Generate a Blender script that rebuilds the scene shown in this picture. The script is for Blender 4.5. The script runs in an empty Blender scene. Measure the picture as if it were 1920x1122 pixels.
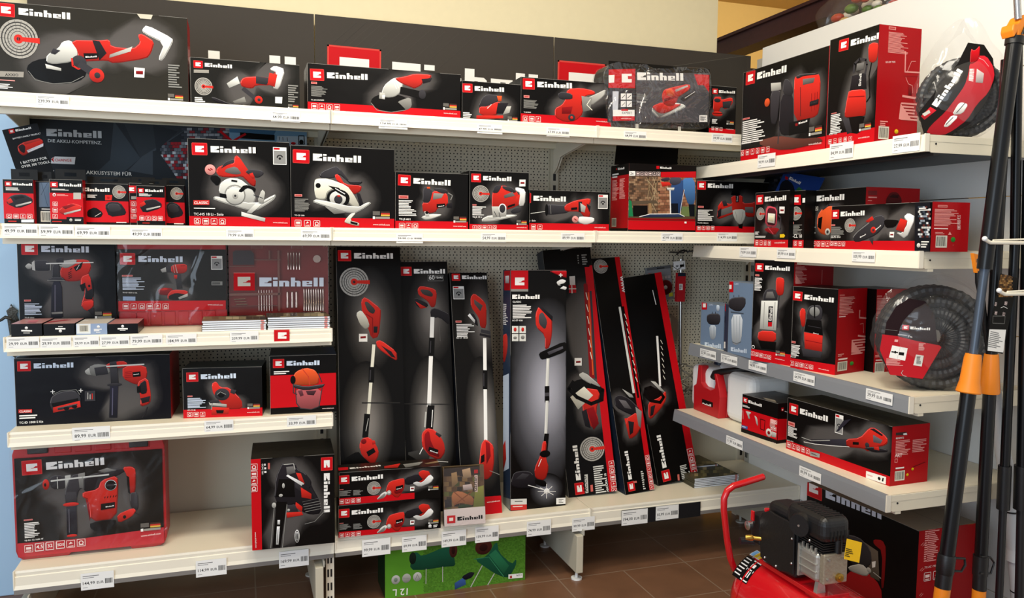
import bpy, math, random
from mathutils import Vector as V, Matrix
random.seed(7)
C = bpy.context.scene.collection
# ---------------------------------------------------------------- camera, world, light
FPX, YAW, PITCH, ROLL = 1494., -0.3278, 0.0789, 0.0098
CP = V((.7016, -2.8249, 1.3578))
cF = V((-math.sin(YAW)*math.cos(PITCH), math.cos(YAW)*math.cos(PITCH), -math.sin(PITCH)))
_r = V((math.cos(YAW), math.sin(YAW), 0)); _u = _r.cross(cF)
cR = _r*math.cos(ROLL)+_u*math.sin(ROLL); cU = _u*math.cos(ROLL)-_r*math.sin(ROLL)
cd = bpy.data.cameras.new('camera'); cam = bpy.data.objects.new('camera', cd); C.objects.link(cam)
cd.sensor_width = 36; cd.lens = FPX/1920*36; cd.clip_start = .02
M = Matrix((cR, cU, -cF)).transposed().to_4x4(); M.translation = CP
cam.matrix_world = M; bpy.context.scene.camera = cam
vs = bpy.context.scene.view_settings
vs.view_transform = 'Standard'; vs.look = 'None'; vs.gamma = 1; vs.exposure = -0.08; vs.use_curve_mapping = False
w = bpy.data.worlds.new('shop'); bpy.context.scene.world = w; w.use_nodes = True
w.node_tree.nodes['Background'].inputs[0].default_value = (.93, .96, 1, 1)
w.node_tree.nodes['Background'].inputs[1].default_value = .62
def area(name, loc, tgt, size, sy, power, col):
    l = bpy.data.lights.new(name, 'AREA'); l.shape = 'RECTANGLE'; l.size = size; l.size_y = sy; l.energy = power; l.color = col
    o = bpy.data.objects.new(name, l); C.objects.link(o); o.location = loc
    o.rotation_euler = (V(tgt)-V(loc)).to_track_quat('-Z', 'Y').to_euler(); return o
area('overhead_light', (.6, -1.1, 3.05), (.6, -.55, 0), 1.6, .35, 46, (1, .93, .80))
area('overhead_light', (1.8, -1.5, 3.05), (3.0, -.5, 1.0), .35, 1.6, 52, (1, .93, .80))
area('overhead_light', (3.9, .9, 3.0), (3.9, 2.3, 2.4), 1.0, .4, 30, (1, .92, .75))  # unseen fill light, added to brighten the far wall of the back room
area('shop_window', (-1.6, -3.6, 1.6), (1.2, 0, .8), 2.2, 2.2, 78, (.72, .86, 1))

# ---------------------------------------------------------------- colour, material, mesh helpers
def s2l(c): return c/12.92 if c <= .04045 else ((c+.055)/1.055)**2.4
PAL = dict(K='0c0a09', N='232024', R='c60f19', T='d02c22', t='8c1418', W='f3f1ec', G='8a8984', g='bcbbb4', D='38363a', S='d9d9d2',
           O='e2582a', Y='e6c21c', I='e6e3d2', P='e89a94', H='6e6c6a', b='d3e0f0', B='33528f', n='7a5a3c', V='4e7a2c', v='1d5c42', u='8a1016')
def hx(s):
    s = PAL.get(s, s); return tuple(s2l(int(s[i:i+2], 16)/255) for i in (0, 2, 4))+(1,)
MATS = {}
def mat(name, col='808080', rough=.5, metal=0, bump=0, scale=60, var=0, attr=False, spec=.5, coat=0, emis=None):
    if name in MATS: return MATS[name]
    m = bpy.data.materials.new(name); m.use_nodes = True; nt = m.node_tree; b = nt.nodes['Principled BSDF']
    b.inputs['Roughness'].default_value = rough; b.inputs['Metallic'].default_value = metal
    b.inputs['Specular IOR Level'].default_value = spec; b.inputs['Coat Weight'].default_value = coat
    if attr:
        a = nt.nodes.new('ShaderNodeAttribute'); a.attribute_name = 'Col'; nt.links.new(a.outputs['Color'], b.inputs['Base Color'])
    else: b.inputs['Base Color'].default_value = hx(col)
    tc = nt.nodes.new('ShaderNodeTexCoord'); n = nt.nodes.new('ShaderNodeTexNoise'); n.inputs['Scale'].default_value = scale
    nt.links.new(tc.outputs['Object'], n.inputs['Vector'])
    if var and not attr:
        mx = nt.nodes.new('ShaderNodeMix'); mx.data_type = 'RGBA'; c = hx(col)
        mx.inputs[6].default_value = tuple(x*(1-var) for x in c[:3])+(1,); mx.inputs[7].default_value = tuple(min(1, x*(1+var)) for x in c[:3])+(1,)
        nt.links.new(n.outputs['Fac'], mx.inputs[0]); nt.links.new(mx.outputs[2], b.inputs['Base Color'])
    if bump:
        bp = nt.nodes.new('ShaderNodeBump'); bp.inputs['Strength'].default_value = bump; bp.inputs['Distance'].default_value = .01
        nt.links.new(n.outputs['Fac'], bp.inputs['Height']); nt.links.new(bp.outputs[0], b.inputs['Normal'])
    MATS[name] = m; return m
m_print = mat('printed carton', rough=.32, attr=True, bump=.10, scale=12, spec=.14)
m_matte = mat('printed board', rough=.6, attr=True, bump=.02, scale=40, spec=.15)
m_shelf = mat('cream lacquered steel', 'ece3cb', .42, var=.03, scale=3)
m_rail = mat('cream price rail', 'efe8d6', .35, var=.03, scale=5)
m_lip = mat('grey plastic lip', '77726e', .4)
m_grail = mat('shaded grey price rail', '84878c', .35, var=.04, scale=6)  # shade and cool light on the lower side rails, put into their grey
m_post = mat('grey upright steel', 'b9b6ac', .4, var=.05, scale=8)
m_black = mat('black plastic', '101012', .42, bump=.05, scale=200)
m_dark = mat('dark steel and shade', '17171a', .4)
m_satin = mat('black satin tube', '0d0e11', .28, metal=.3)
m_red = mat('red plastic', 'b3141c', .38, var=.06, scale=10)
m_redp = mat('red enamel', 'c4101a', .22, coat=.6)
m_orange = mat('orange plastic', 'f08a1c', .4, var=.05, scale=20)
m_alu = mat('cast aluminium', 'b9b7b0', .38, metal=.75, bump=.1, scale=90)
m_chrome = mat('steel', 'c9c9c9', .25, metal=.95)
m_brass = mat('brass', 'b08a3e', .3, metal=.9)
m_white = mat('white polyethylene', 'e9eaea', .45, var=.02, scale=6)
m_paper = mat('white paper edges', 'e6e9ee', .6, var=.05, scale=90)
m_duct = mat('grey white tube', 'c3c6ca', .5, var=.05, scale=9)
m_hose = mat('black ribbed hose', '1c1c1f', .5, var=.2, scale=40)
m_iron = mat('dark bronze iron', '3d3a33', .4, metal=.6, bump=.15, scale=120)
def film(name, a, gl=.12, tint='ffffff', bs=14, bd=.6):
    if name in MATS: return MATS[name]
    m = bpy.data.materials.new(name); m.use_nodes = True; nt = m.node_tree; nt.nodes.clear()
    o = nt.nodes.new('ShaderNodeOutputMaterial'); mx = nt.nodes.new('ShaderNodeMixShader'); t = nt.nodes.new('ShaderNodeBsdfTransparent')
    g = nt.nodes.new('ShaderNodeBsdfGlossy'); g.inputs['Roughness'].default_value = .12; t.inputs[0].default_value = hx(tint)
    d = nt.nodes.new('ShaderNodeBsdfDiffuse'); d.inputs[0].default_value = (.7, .7, .7, 1); m2 = nt.nodes.new('ShaderNodeMixShader')
    m2.inputs[0].default_value = a; nt.links.new(t.outputs[0], m2.inputs[1]); nt.links.new(d.outputs[0], m2.inputs[2])
    n = nt.nodes.new('ShaderNodeTexNoise'); n.inputs['Scale'].default_value = bs; n.inputs['Distortion'].default_value = 1.5
    tc = nt.nodes.new('ShaderNodeTexCoord'); nt.links.new(tc.outputs['Object'], n.inputs['Vector'])
    bp = nt.nodes.new('ShaderNodeBump'); bp.inputs['Strength'].default_value = bd; bp.inputs['Distance'].default_value = .03
    nt.links.new(n.outputs['Fac'], bp.inputs['Height']); nt.links.new(bp.outputs[0], g.inputs['Normal'])
    mx.inputs[0].default_value = gl; nt.links.new(m2.outputs[0], mx.inputs[1]); nt.links.new(g.outputs[0], mx.inputs[2])
    nt.links.new(mx.outputs[0], o.inputs[0]); MATS[name] = m; return m
m_film = film('clear shrink film', .005, .035, bs=6, bd=.5)
m_bag = film('crumpled clear bag', .035, .035, bs=6, bd=.45)
m_clear = film('clear hard plastic', .0, .04, 'f6eeea', 3, .1)

class MB:
    rs = 1.0   # stock thickness factor for tubes
    def __init__(s): s.v = []; s.f = []; s.c = []; s.m = []; s.col = (.5, .5, .5, 1); s.mi = 0
    def add(s, vs, fs, col=None, mi=None):
        o = len(s.v); s.v += [V(p) for p in vs]
        for f in fs: s.f.append([i+o for i in f]); s.c.append(col or s.col); s.m.append(s.mi if mi is None else mi)
        return s
    def box(s, lo, hi, col=None, mi=None, M=None):
        x0, y0, z0 = lo; x1, y1, z1 = hi
        vs = [V(p) for p in ((x0,y0,z0),(x1,y0,z0),(x1,y1,z0),(x0,y1,z0),(x0,y0,z1),(x1,y0,z1),(x1,y1,z1),(x0,y1,z1))]
        if M: vs = [M @ p for p in vs]
        return s.add(vs, [(0,3,2,1),(4,5,6,7),(0,1,5,4),(1,2,6,5),(2,3,7,6),(3,0,4,7)], col, mi)
    def tube(s, pts, r, n=12, col=None, mi=None, cap=True):
        pts = [V(p) for p in pts]; L = len(pts); rs = [q*MB.rs for q in (r if isinstance(r, (list, tuple)) else [r]*L)]
        o = []; up = None
        for i, p in enumerate(pts):
            d = (pts[min(i+1, L-1)]-pts[max(i-1, 0)]).normalized()
            if up is None: up = d.orthogonal().normalized()
            up = (up-d*up.dot(d)).normalized(); b = d.cross(up)
            o += [p+(up*math.cos(a)+b*math.sin(a))*rs[i] for a in [2*math.pi*k/n for k in range(n)]]
        fs = [(i*n+k, i*n+(k+1) % n, (i+1)*n+(k+1) % n, (i+1)*n+k) for i in range(L-1) for k in range(n)]
        if cap: fs += [tuple(reversed(range(n))), tuple(range((L-1)*n, L*n))]
        return s.add(o, fs, col, mi)
    def prism(s, poly, d0, d1, M=None, col=None, mi=None):
        # poly in (x,z); extruded along y from d0 to d1
        n = len(poly); vs = [V((p[0], d0, p[1])) for p in poly]+[V((p[0], d1, p[1])) for p in poly]
        if M: vs = [M @ p for p in vs]
        fs = [tuple(range(n)), tuple(reversed(range(n, 2*n)))]+[(i, i+n, (i+1) % n+n, (i+1) % n) for i in range(n)]
        return s.add(vs, fs, col, mi)
    def ball(s, c, r, n=12, m=8, col=None, mi=None, sc=(1,1,1)):
        vs = []; c = V(c)
        for i in range(m+1):
            t = math.pi*i/m
            for k in range(n):
                a = 2*math.pi*k/n; vs.append(c+V((math.sin(t)*math.cos(a)*sc[0], math.sin(t)*math.sin(a)*sc[1], math.cos(t)*sc[2]))*r)
        return s.add(vs, [(i*n+k, (i+1)*n+k, (i+1)*n+(k+1) % n, i*n+(k+1) % n) for i in range(m) for k in range(n)], col, mi)
    def build(s, name, mats, parent=None, mw=None, org=None, smooth=False, bevel=0, colors=False, seg=2):
        me = bpy.data.meshes.new(name); o = V(org) if org else V((0,0,0))
        me.from_pydata([tuple(p-o) for p in s.v], [], s.f)
        for m in (mats if isinstance(mats, list) else [mats]): me.materials.append(m)
        me.polygons.foreach_set('material_index', s.m)
        if colors:
            a = me.color_attributes.new('Col', 'FLOAT_COLOR', 'CORNER'); out = []
            for f, c in zip(s.f, s.c):
                if isinstance(c[0], (tuple, list)):
                    for q in c: out += q
                else: out += list(c)*len(f)
            a.data.foreach_set('color', out)
        if smooth:
            me.polygons.foreach_set('use_smooth', [True]*len(s.f))
        me.validate(); me.update()
        ob = bpy.data.objects.new(name, me); C.objects.link(ob)
        if parent: ob.parent = parent
        elif mw is not None: ob.matrix_world = mw
        elif org: ob.location = org
        if smooth:
            try: me.set_sharp_from_angle(angle=math.radians(40))
            except Exception: pass
        if bevel:
            b = ob.modifiers.new('bevel', 'BEVEL'); b.width = bevel; b.segments = seg; b.limit_method = 'ANGLE'
        return ob
def tag(o, label=None, cat=None, group=None, kind=None):
    if label: o['label'] = label
    if cat: o['category'] = cat
    if group: o['group'] = group
    if kind: o['kind'] = kind
    return o
def empty(name, loc, label, cat, group=None):
    o = bpy.data.objects.new(name, None); C.objects.link(o); o.location = loc; o.empty_display_size = .05
    return tag(o, label, cat, group)
def ray(x, y): return cF+cR*((x-960)/FPX)-cU*((y-561)/FPX)
def at(x, y, X=None, Y=None, Z=None):
    d = ray(x, y); t = (X-CP.x)/d.x if X is not None else (Y-CP.y)/d.y if Y is not None else (Z-CP.z)/d.z
    return CP+d*t

# ---------------------------------------------------------------- printed artwork on flat faces
EP = [(0,0),(1.29,0),(1.29,.37),(.54,.37),(.54,.42),(.85,.44),(.92,.53),(1.05,.6),(1.05,.64),(1.29,.64),(1.29,1),(0,1)]
def rc(a, b, c, d): return [(a,b),(c,b),(c,d),(a,d)]
GL = [EP, rc(1.457,0,1.943,.62), rc(1.457,.76,1.943,1), [(2.11,0),(2.57,0),(2.57,.46),(2.74,.46),(2.74,0),(3.2,0),(3.2,.52),(3.05,.64),(2.11,.64)],
      [(3.37,0),(3.83,0),(3.83,.46),(4.0,.46),(4.0,0),(4.43,0),(4.43,.52),(4.28,.64),(3.83,.64),(3.83,1),(3.37,1)],
      rc(4.63,0,5.1,.64), rc(5.1,.5,5.7,.64), rc(5.36,.25,5.7,.5), rc(5.1,.25,5.36,.37), rc(5.1,0,5.7,.15), rc(5.86,0,6.31,1), rc(6.5,0,6.97,1)]
TXT = {}
def text_mesh(t):
    if t not in TXT:
        cu = bpy.data.curves.new('t', 'FONT'); cu.body = t; cu.resolution_u = 2; cu.offset = .012
        ob = bpy.data.objects.new('t', cu); me = bpy.data.meshes.new_from_object(ob)
        vs = [(v.co.x, v.co.y) for v in me.vertices]; fs = [tuple(p.vertices) for p in me.polygons]
        x0 = min(v[0] for v in vs); x1 = max(v[0] for v in vs)
        TXT[t] = ([(v[0]-x0, v[1]) for v in vs], fs, x1-x0)
        bpy.data.objects.remove(ob); bpy.data.curves.remove(cu); bpy.data.meshes.remove(me)
    return TXT[t]
def clip(poly, w, h):
    for ax, lim, sg in ((0, 0, 1), (0, w, -1), (1, 0, 1), (1, h, -1)):
        out = []; n = len(poly)
        for i in range(n):
            a, b = poly[i], poly[(i+1) % n]; da = (a[ax]-lim)*sg; db = (b[ax]-lim)*sg
            if da >= 0: out.append(a)
            if (da > 0) != (db > 0) and da != db:
                t = da/(da-db); out.append((a[0]+(b[0]-a[0])*t, a[1]+(b[1]-a[1])*t))
        poly = out
        if len(poly) < 3: return []
    r = []
    for p in poly:
        if not r or abs(p[0]-r[-1][0])+abs(p[1]-r[-1][1]) > 1e-6: r.append(p)
    if len(r) > 2 and abs(r[0][0]-r[-1][0])+abs(r[0][1]-r[-1][1]) < 1e-6: r.pop()
    return r if len(r) > 2 else []
class Face:
    """a flat printed face: origin O, axes U (right), W (up), world space; object frame Mi"""
    def __init__(s, mb, O, U, W, w, h, Mi, bg='K', mi=0, step=.00006, z0=.0003):
        s.mb = mb; s.O = O; s.U = U; s.W = W; s.N = U.cross(W); s.w = w; s.h = h; s.Mi = Mi; s.bg = bg; s.lz = z0; s.step = step; s.mi = mi; s.set(0, 0, 1)
    def set(s, a, b, c): s.ox, s.oy, s.sc = a, b, c
    def P(s, x, y):
        d = ray(s.ox+x/s.sc, s.oy+y/s.sc); t = (s.O-CP).dot(s.N)/d.dot(s.N); p = CP+d*t-s.O
        return (p.dot(s.U), p.dot(s.W))
    def put(s, poly, col, grad=False, noclip=False):
        q = poly if noclip else clip(poly, s.w, s.h)
        if not q: return
        vs = [s.Mi @ (s.O+s.U*a+s.W*b+s.N*s.lz) for a, b in q]
        if isinstance(col, str): col = hx(col)
        c = col
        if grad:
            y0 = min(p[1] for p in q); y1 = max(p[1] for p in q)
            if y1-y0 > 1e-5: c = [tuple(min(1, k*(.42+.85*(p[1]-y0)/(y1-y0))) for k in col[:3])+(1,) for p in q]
        s.mb.add(vs, [tuple(range(len(q)))], c, s.mi)
    def layer(s): s.lz += s.step
    def glyphs(s, A, B, col, gl=None, base=6.97, ht=1.0):
        d = ((B[0]-A[0])/base, (B[1]-A[1])/base); e = (-d[1]*ht, d[0]*ht)
        for g in (gl or GL): s.put([(A[0]+d[0]*x+e[0]*y, A[1]+d[1]*x+e[1]*y) for x, y in g], col)
    def text(s, A, B, t, col):
        vs, fs, L = text_mesh(t); d = ((B[0]-A[0])/L, (B[1]-A[1])/L); e = (-d[1], d[0])
        q = [(A[0]+d[0]*x+e[0]*y, A[1]+d[1]*x+e[1]*y) for x, y in vs]
        if any(not(-.001 <= a <= s.w+.001 and -.001 <= b <= s.h+.001) for a, b in q):
            for f in fs: s.put([q[i] for i in f], col)
        else: s.mb.add([s.Mi @ (s.O+s.U*a+s.W*b+s.N*s.lz) for a, b in q], fs, hx(col), s.mi)
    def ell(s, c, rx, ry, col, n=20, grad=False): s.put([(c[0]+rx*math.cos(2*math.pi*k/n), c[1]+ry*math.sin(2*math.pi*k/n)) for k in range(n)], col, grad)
    def ring(s, c, rx, ry, t, col, n=24, a0=0, a1=2*math.pi):
        for k in range(n):
            a, b = a0+(a1-a0)*k/n, a0+(a1-a0)*(k+1)/n; f = 1-t
            s.put([(c[0]+rx*math.cos(a), c[1]+ry*math.sin(a)), (c[0]+rx*math.cos(b), c[1]+ry*math.sin(b)), (c[0]+rx*f*math.cos(b), c[1]+ry*f*math.sin(b)), (c[0]+rx*f*math.cos(a), c[1]+ry*f*math.sin(a))], col)
    def stroke(s, pts, wd, col):
        for i in range(len(pts)-1):
            a, b = pts[i], pts[i+1]; dx, dy = b[0]-a[0], b[1]-a[1]; L = math.hypot(dx, dy)
            if L < 1e-6: continue
            ex, ey = -dy/L*wd/2, dx/L*wd/2; kx, ky = dx/L*wd*.25, dy/L*wd*.25
            s.put([(a[0]+ex-kx, a[1]+ey-ky), (b[0]+ex+kx, b[1]+ey+ky), (b[0]-ex+kx, b[1]-ey+ky), (a[0]-ex-kx, a[1]-ey-ky)], col)
    def halo(s, pts, c='625e5c'):
        if len(pts) < 3: return
        cx = sum(p[0] for p in pts)/len(pts); cy = sum(p[1] for p in pts)/len(pts); n = 28; bg = hx(s.bg); hc = hx(c)
        sz = max(max(p[0] for p in pts)-min(p[0] for p in pts), max(p[1] for p in pts)-min(p[1] for p in pts))
        R = []
        for k in range(n):
            a = 2*math.pi*k/n; d = (math.cos(a), math.sin(a)); m = sz*.08
            for x, y in pts:
                px, py = x-cx, y-cy; L = math.hypot(px, py)
                if L > 1e-6:
                    cs = (px*d[0]+py*d[1])/L
                    if cs > .93: m = max(m, L)
            R.append(m)
        R = [(R[k-1]+2*R[k]+R[(k+1) % n])/4 for k in range(n)]
        mixc = lambda f: tuple(bg[i]+(hc[i]-bg[i])*f for i in range(3))+(1,)
        e_ = min(.22*sz, .035); rings = [(0, .8), (1, .66), (2, .4), (3, .12), (4, 0)]
        def pt(k, f):
            a = 2*math.pi*k/n; r = (0, R[k % n]*.85, R[k % n]+e_*.1, R[k % n]+e_*.5, R[k % n]+e_)[f]; return (min(max(cx+math.cos(a)*r, 0), s.w), min(max(cy+math.sin(a)*r, 0), s.h))
        for j in range(len(rings)-1):
            f0, c0 = rings[j]; f1, c1 = rings[j+1]
            for k in range(n):
                q = [pt(k, f0), pt(k, f1), pt(k+1, f1), pt(k+1, f0)]; cc = [mixc(c0), mixc(c1), mixc(c1), mixc(c0)]
                if j == 0: q, cc = q[:3], cc[:3]
                s.mb.add([s.Mi @ (s.O+s.U*a+s.W*b+s.N*s.lz) for a, b in q], [tuple(range(len(q)))], cc, s.mi)
        s.layer()
    def run(s, art):
        lines = [l.strip() for l in art.replace(';', '\n').split('\n') if l.strip()]
        # first pass: halo and bands lie under everything
        hp = []; tool = False
        for l in lines:
            a = l.split()
            if a[0] == 'Z': s.set(float(a[1]), float(a[2]), float(a[3]))
            elif a[0] == '{': tool = True
            elif a[0] == '}': tool = False; s.halo(hp); hp = []
            elif tool and a[0] in 'pq':
                n = [float(x) for x in a[2:]]; hp += [s.P(n[i], n[i+1]) for i in range(0, len(n), 2)]
            elif tool and a[0] == 'e':
                n = [float(x) for x in a[2:]]; hp += [s.P(n[0]+n[2]*i, n[1]+n[3]*j) for i, j in ((1,0),(-1,0),(0,1),(0,-1))]
        for l in lines:
            a = l.split(); k = a[0]; s.layer()
            if k == 'Z': s.set(float(a[1]), float(a[2]), float(a[3])); continue
            if k in '{}': continue
            if k == 'b': s.put(rc(0, float(a[1])*s.h, s.w, float(a[2])*s.h), a[3]); continue
            if k == 'B': s.put(rc(float(a[1])*s.w, 0, float(a[2])*s.w, (float(a[4]) if len(a) > 4 else 1)*s.h), a[3]); continue
            if k == 'x':
                n = [float(x) for x in a[2:6]]; s.text(s.P(n[0], n[1]), s.P(n[2], n[3]), a[6].replace('_', ' '), a[1]); continue
            if k in 'pqs':
                n = [float(x) for x in a[2:]]
                if k == 's':
                    wd = n[0]; n = n[1:]
                pts = [s.P(n[i], n[i+1]) for i in range(0, len(n), 2)]
                if k == 's':
                    p0 = s.P(n[0], n[1]); p1 = s.P(n[0]+wd, n[1]); p2 = s.P(n[0], n[1]+wd)
                    s.stroke(pts, (math.dist(p0, p1)+math.dist(p0, p2))/2, a[1]); continue
                if k == 'p' and len(pts) > 4:
                    pts = [q for i in range(len(pts)) for q in ((pts[i][0]*.8+pts[(i+1) % len(pts)][0]*.2, pts[i][1]*.8+pts[(i+1) % len(pts)][1]*.2), (pts[i][0]*.2+pts[(i+1) % len(pts)][0]*.8, pts[i][1]*.2+pts[(i+1) % len(pts)][1]*.8))]
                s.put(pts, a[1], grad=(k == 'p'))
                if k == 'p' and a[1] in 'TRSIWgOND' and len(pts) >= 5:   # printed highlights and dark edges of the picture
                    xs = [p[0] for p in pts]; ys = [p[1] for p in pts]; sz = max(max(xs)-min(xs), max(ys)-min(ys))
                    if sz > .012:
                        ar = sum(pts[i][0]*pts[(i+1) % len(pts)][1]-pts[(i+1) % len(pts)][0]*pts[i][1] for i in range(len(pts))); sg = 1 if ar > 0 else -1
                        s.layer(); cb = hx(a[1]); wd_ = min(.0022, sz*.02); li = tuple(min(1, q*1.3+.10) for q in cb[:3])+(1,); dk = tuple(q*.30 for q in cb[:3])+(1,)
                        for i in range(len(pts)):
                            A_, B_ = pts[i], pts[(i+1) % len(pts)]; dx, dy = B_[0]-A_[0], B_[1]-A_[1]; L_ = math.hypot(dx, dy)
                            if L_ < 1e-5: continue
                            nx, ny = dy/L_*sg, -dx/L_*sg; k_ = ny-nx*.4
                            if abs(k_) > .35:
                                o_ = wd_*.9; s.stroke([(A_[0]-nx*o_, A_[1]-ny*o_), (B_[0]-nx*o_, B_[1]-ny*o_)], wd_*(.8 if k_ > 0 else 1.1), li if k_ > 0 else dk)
                continue
            if k == 'e':
                n = [float(x) for x in a[2:6]]; c = s.P(n[0], n[1]); r = s.P(n[0]+n[2], n[1]); u = s.P(n[0], n[1]-n[3])
                s.ell(c, math.dist(c, r), math.dist(c, u), a[1], grad=True); continue
            if k == 'l':
                n = [float(x) for x in a[2:7]]; A = s.P(n[0], n[1]); B = s.P(n[2], n[3]); m = int(n[4]); ph = (A[1]-B[1])/m; rot = abs(B[0]-A[0]) < 1e-9
                for i in range(m):
                    y = A[1]-ph*(i+.2); L = (B[0]-A[0])*random.uniform(.55, 1) if m > 1 else B[0]-A[0]
                    s.put(rc(A[0], y-ph*.55, A[0]+L, y), a[1])
                continue
            c = a[-1] if not a[-1].lstrip('-').replace('.', '').isdigit() else None
            n = [float(x) for x in a[1:] if x.lstrip('-').replace('.', '').isdigit()]
            if k in 'Ww':
                A = s.P(n[0], n[1]); B = s.P(n[2], n[3]); s.glyphs(A, B, c or 'W')
                if k == 'W':
                    s.glyphs(A, B, 'R', [rc(-2.85, -.49, -.5, 1.48)]); s.layer()
                    fr = .07
                    s.glyphs(A, B, 'd8463e', [rc(-2.85, -.49, -2.85+fr, 1.48), rc(-.5-fr, -.49, -.5, 1.48), rc(-2.85, 1.48-fr, -.5, 1.48), rc(-2.85, -.49, -.5, -.49+fr)])
                    s.glyphs(A, B, 'W', [[(x-2.32, y) for x, y in EP]])
            elif k == 'M':
                A = s.P(n[0], n[3]); B = s.P(n[2], n[3]); s.put([A, B, s.P(n[2], n[1]), s.P(n[0], n[1])], 'R'); s.layer()
                d = ((B[0]-A[0])/2.35, (B[1]-A[1])/2.35); e = (-d[1], d[0])
                s.put([(A[0]+d[0]*(x+.53)+e[0]*(y+.5), A[1]+d[1]*(x+.53)+e[1]*(y+.5)) for x, y in EP], 'W')
            elif k == 'i':
                m = int(n[4]); r = n[5]/2
                for j in range(m):
                    t = j/max(1, m-1); X = n[0]+(n[2]-n[0])*t; Y = n[1]+(n[3]-n[1])*t; p = s.P(X, Y); h = abs(s.P(X, Y-r)[1]-p[1]); f = abs(s.P(X+r, Y)[0]-p[0]); h = f = (h+f)/2
                    for q in (rc(-f, -h, f, -h*.86), rc(-f, h*.86, f, h), rc(-f, -h, -f*.86, h), rc(f*.86, -h, f, h)): s.put([(p[0]+x, p[1]+y) for x, y in q], 'f0d8d4')
                    ty = (j+int(n[0])) % 3
                    if ty == 0: s.ring(p, f*.6, h*.6, .4, 'f0d8d4', 10)
                    elif ty == 1: s.put([(p[0]+x, p[1]+y) for x, y in rc(-f*.6, -h*.2, f*.6, h*.45)], 'f0d8d4')
                    else: s.put([(p[0]-f*.5, p[1]-h*.1), (p[0]+f*.5, p[1]+h*.1), (p[0], p[1]+h*.6)], 'f0d8d4')
                    s.put([(p[0]+x, p[1]+y) for x, y in rc(-f*.6, -h*.7, f*.6, -h*.5)], 'f0d8d4')
            elif k == 'g':
                c0 = s.P(n[0], n[1]); rx = math.dist(c0, s.P(n[0]+n[2], n[1])); ry = math.dist(c0, s.P(n[0], n[1]-(n[3] if len(n) > 3 else n[2])))
                s.ell(c0, rx, ry, 'aaa69e', 28); s.layer()
                for f in (.88, .72, .56, .40): s.ring(c0, rx*f, ry*f, .07, '3a3836', 24)
                for j in range(18):
                    a_ = j*math.pi/9; s.stroke([(c0[0]+rx*.45*math.cos(a_), c0[1]+ry*.45*math.sin(a_)), (c0[0]+rx*.95*math.cos(a_), c0[1]+ry*.95*math.sin(a_))], rx*.018, '5a5856')
                s.layer(); s.ell(c0, rx*.24, ry*.24, 'T', 12); s.layer(); s.ell(c0, rx*.1, ry*.1, 'D', 8); s.put([(c0[0], c0[1]-ry*.1), (c0[0]+rx*1.08, c0[1]-ry*.16), (c0[0]+rx*1.08, c0[1]+ry*.12), (c0[0], c0[1]+ry*.1)], 'T')
            elif k == 'f':
                A = s.P(n[0], n[1]); B = s.P(n[0]+n[2], n[1]); L = B[0]-A[0]; y = A[1]
                s.put(rc(A[0], y-.02*L, A[0]+.42*L, y+.22*L), '66625c')
                s.put(rc(A[0]+.48*L, y+.12*L, B[0], y+.22*L), '3a2a24'); s.put(rc(A[0]+.48*L, y+.03*L, B[0], y+.12*L), 'c0392b'); s.put(rc(A[0]+.48*L, y-.06*L, B[0], y+.03*L), 'd9b44a')
                s.put(rc(A[0], y-.24*L, A[0]+.13*L, y-.08*L), 'W'); s.put(rc(A[0]+.16*L, y-.22*L, B[0], y-.1*L), '9a978f')
            elif k == 'q':
                c0 = s.P(n[0], n[1]); r = math.dist(c0, s.P(n[0]+n[2], n[1]))
                s.ring(c0, r, r, .22, 'W', 12, 0, math.pi)
                s.put([(c0[0]-r*.7, c0[1]-r*.25), (c0[0]+r, c0[1]-r*.1), (c0[0]+r, c0[1]+r*.2), (c0[0]-r*.7, c0[1]+r*.05)], 'W'); s.put([(c0[0]-r*.2, c0[1]-r*.5), (c0[0]+r, c0[1]-r*.35), (c0[0]+r, c0[1]-r*.1), (c0[0]-r*.2, c0[1]-r*.25)], 'cf5a4a')
                s.put([(c0[0]-r, c0[1]-r*.9), (c0[0]+r*.3, c0[1]-r*.85), (c0[0]+r*.3, c0[1]-r*.5), (c0[0]-r, c0[1]-r*.5)], 'e6c860')
            elif k == 'k':
                A = s.P(n[0], n[3]); B = s.P(n[2], n[1]); w_, h_ = B[0]-A[0], B[1]-A[1]
                s.put(rc(A[0], A[1], B[0], B[1]), 'W'); s.layer(); s.put(rc(A[0]+w_*.05, A[1]+h_*.04, B[0]-w_*.05, B[1]-h_*.2), '8d8d8b'); s.put(rc(A[0]+w_*.05, B[1]-h_*.15, A[0]+w_*.5, B[1]-h_*.04), 'R')
                s.layer(); s.ring((A[0]+w_*.5, A[1]+h_*.42), w_*.24, w_*.2, .45, '2a2a2c', 14, 0, math.pi*1.1); s.ell((A[0]+w_*.5, A[1]+h_*.35), w_*.1, w_*.1, '202022', 8)
            elif k == 'y':
                A = s.P(n[0], n[3]); B = s.P(n[2], n[1]); s.put(rc(A[0], A[1], B[0], B[1]), 'd98a84')
                s.layer(); h_ = B[1]-A[1]; s.put(rc(A[0]+h_*.3, A[1]+h_*.3, B[0]-h_*.3, B[1]-h_*.3), 'b83a36')
            elif k == 'u': s.text(s.P(n[0], n[1]), s.P(n[2], n[3]), 'www.einhell.com', c or 'f3d6d2')
            elif k == 'a':
                A = s.P(n[0], n[3]); B = s.P(n[2], n[1]); s.put(rc(A[0], A[1], B[0], B[1]), 'd8d4c6'); s.layer(); x = A[0]+(B[0]-A[0])*.08; e = B[0]-(B[0]-A[0])*.08; hh = B[1]-A[1]
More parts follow.
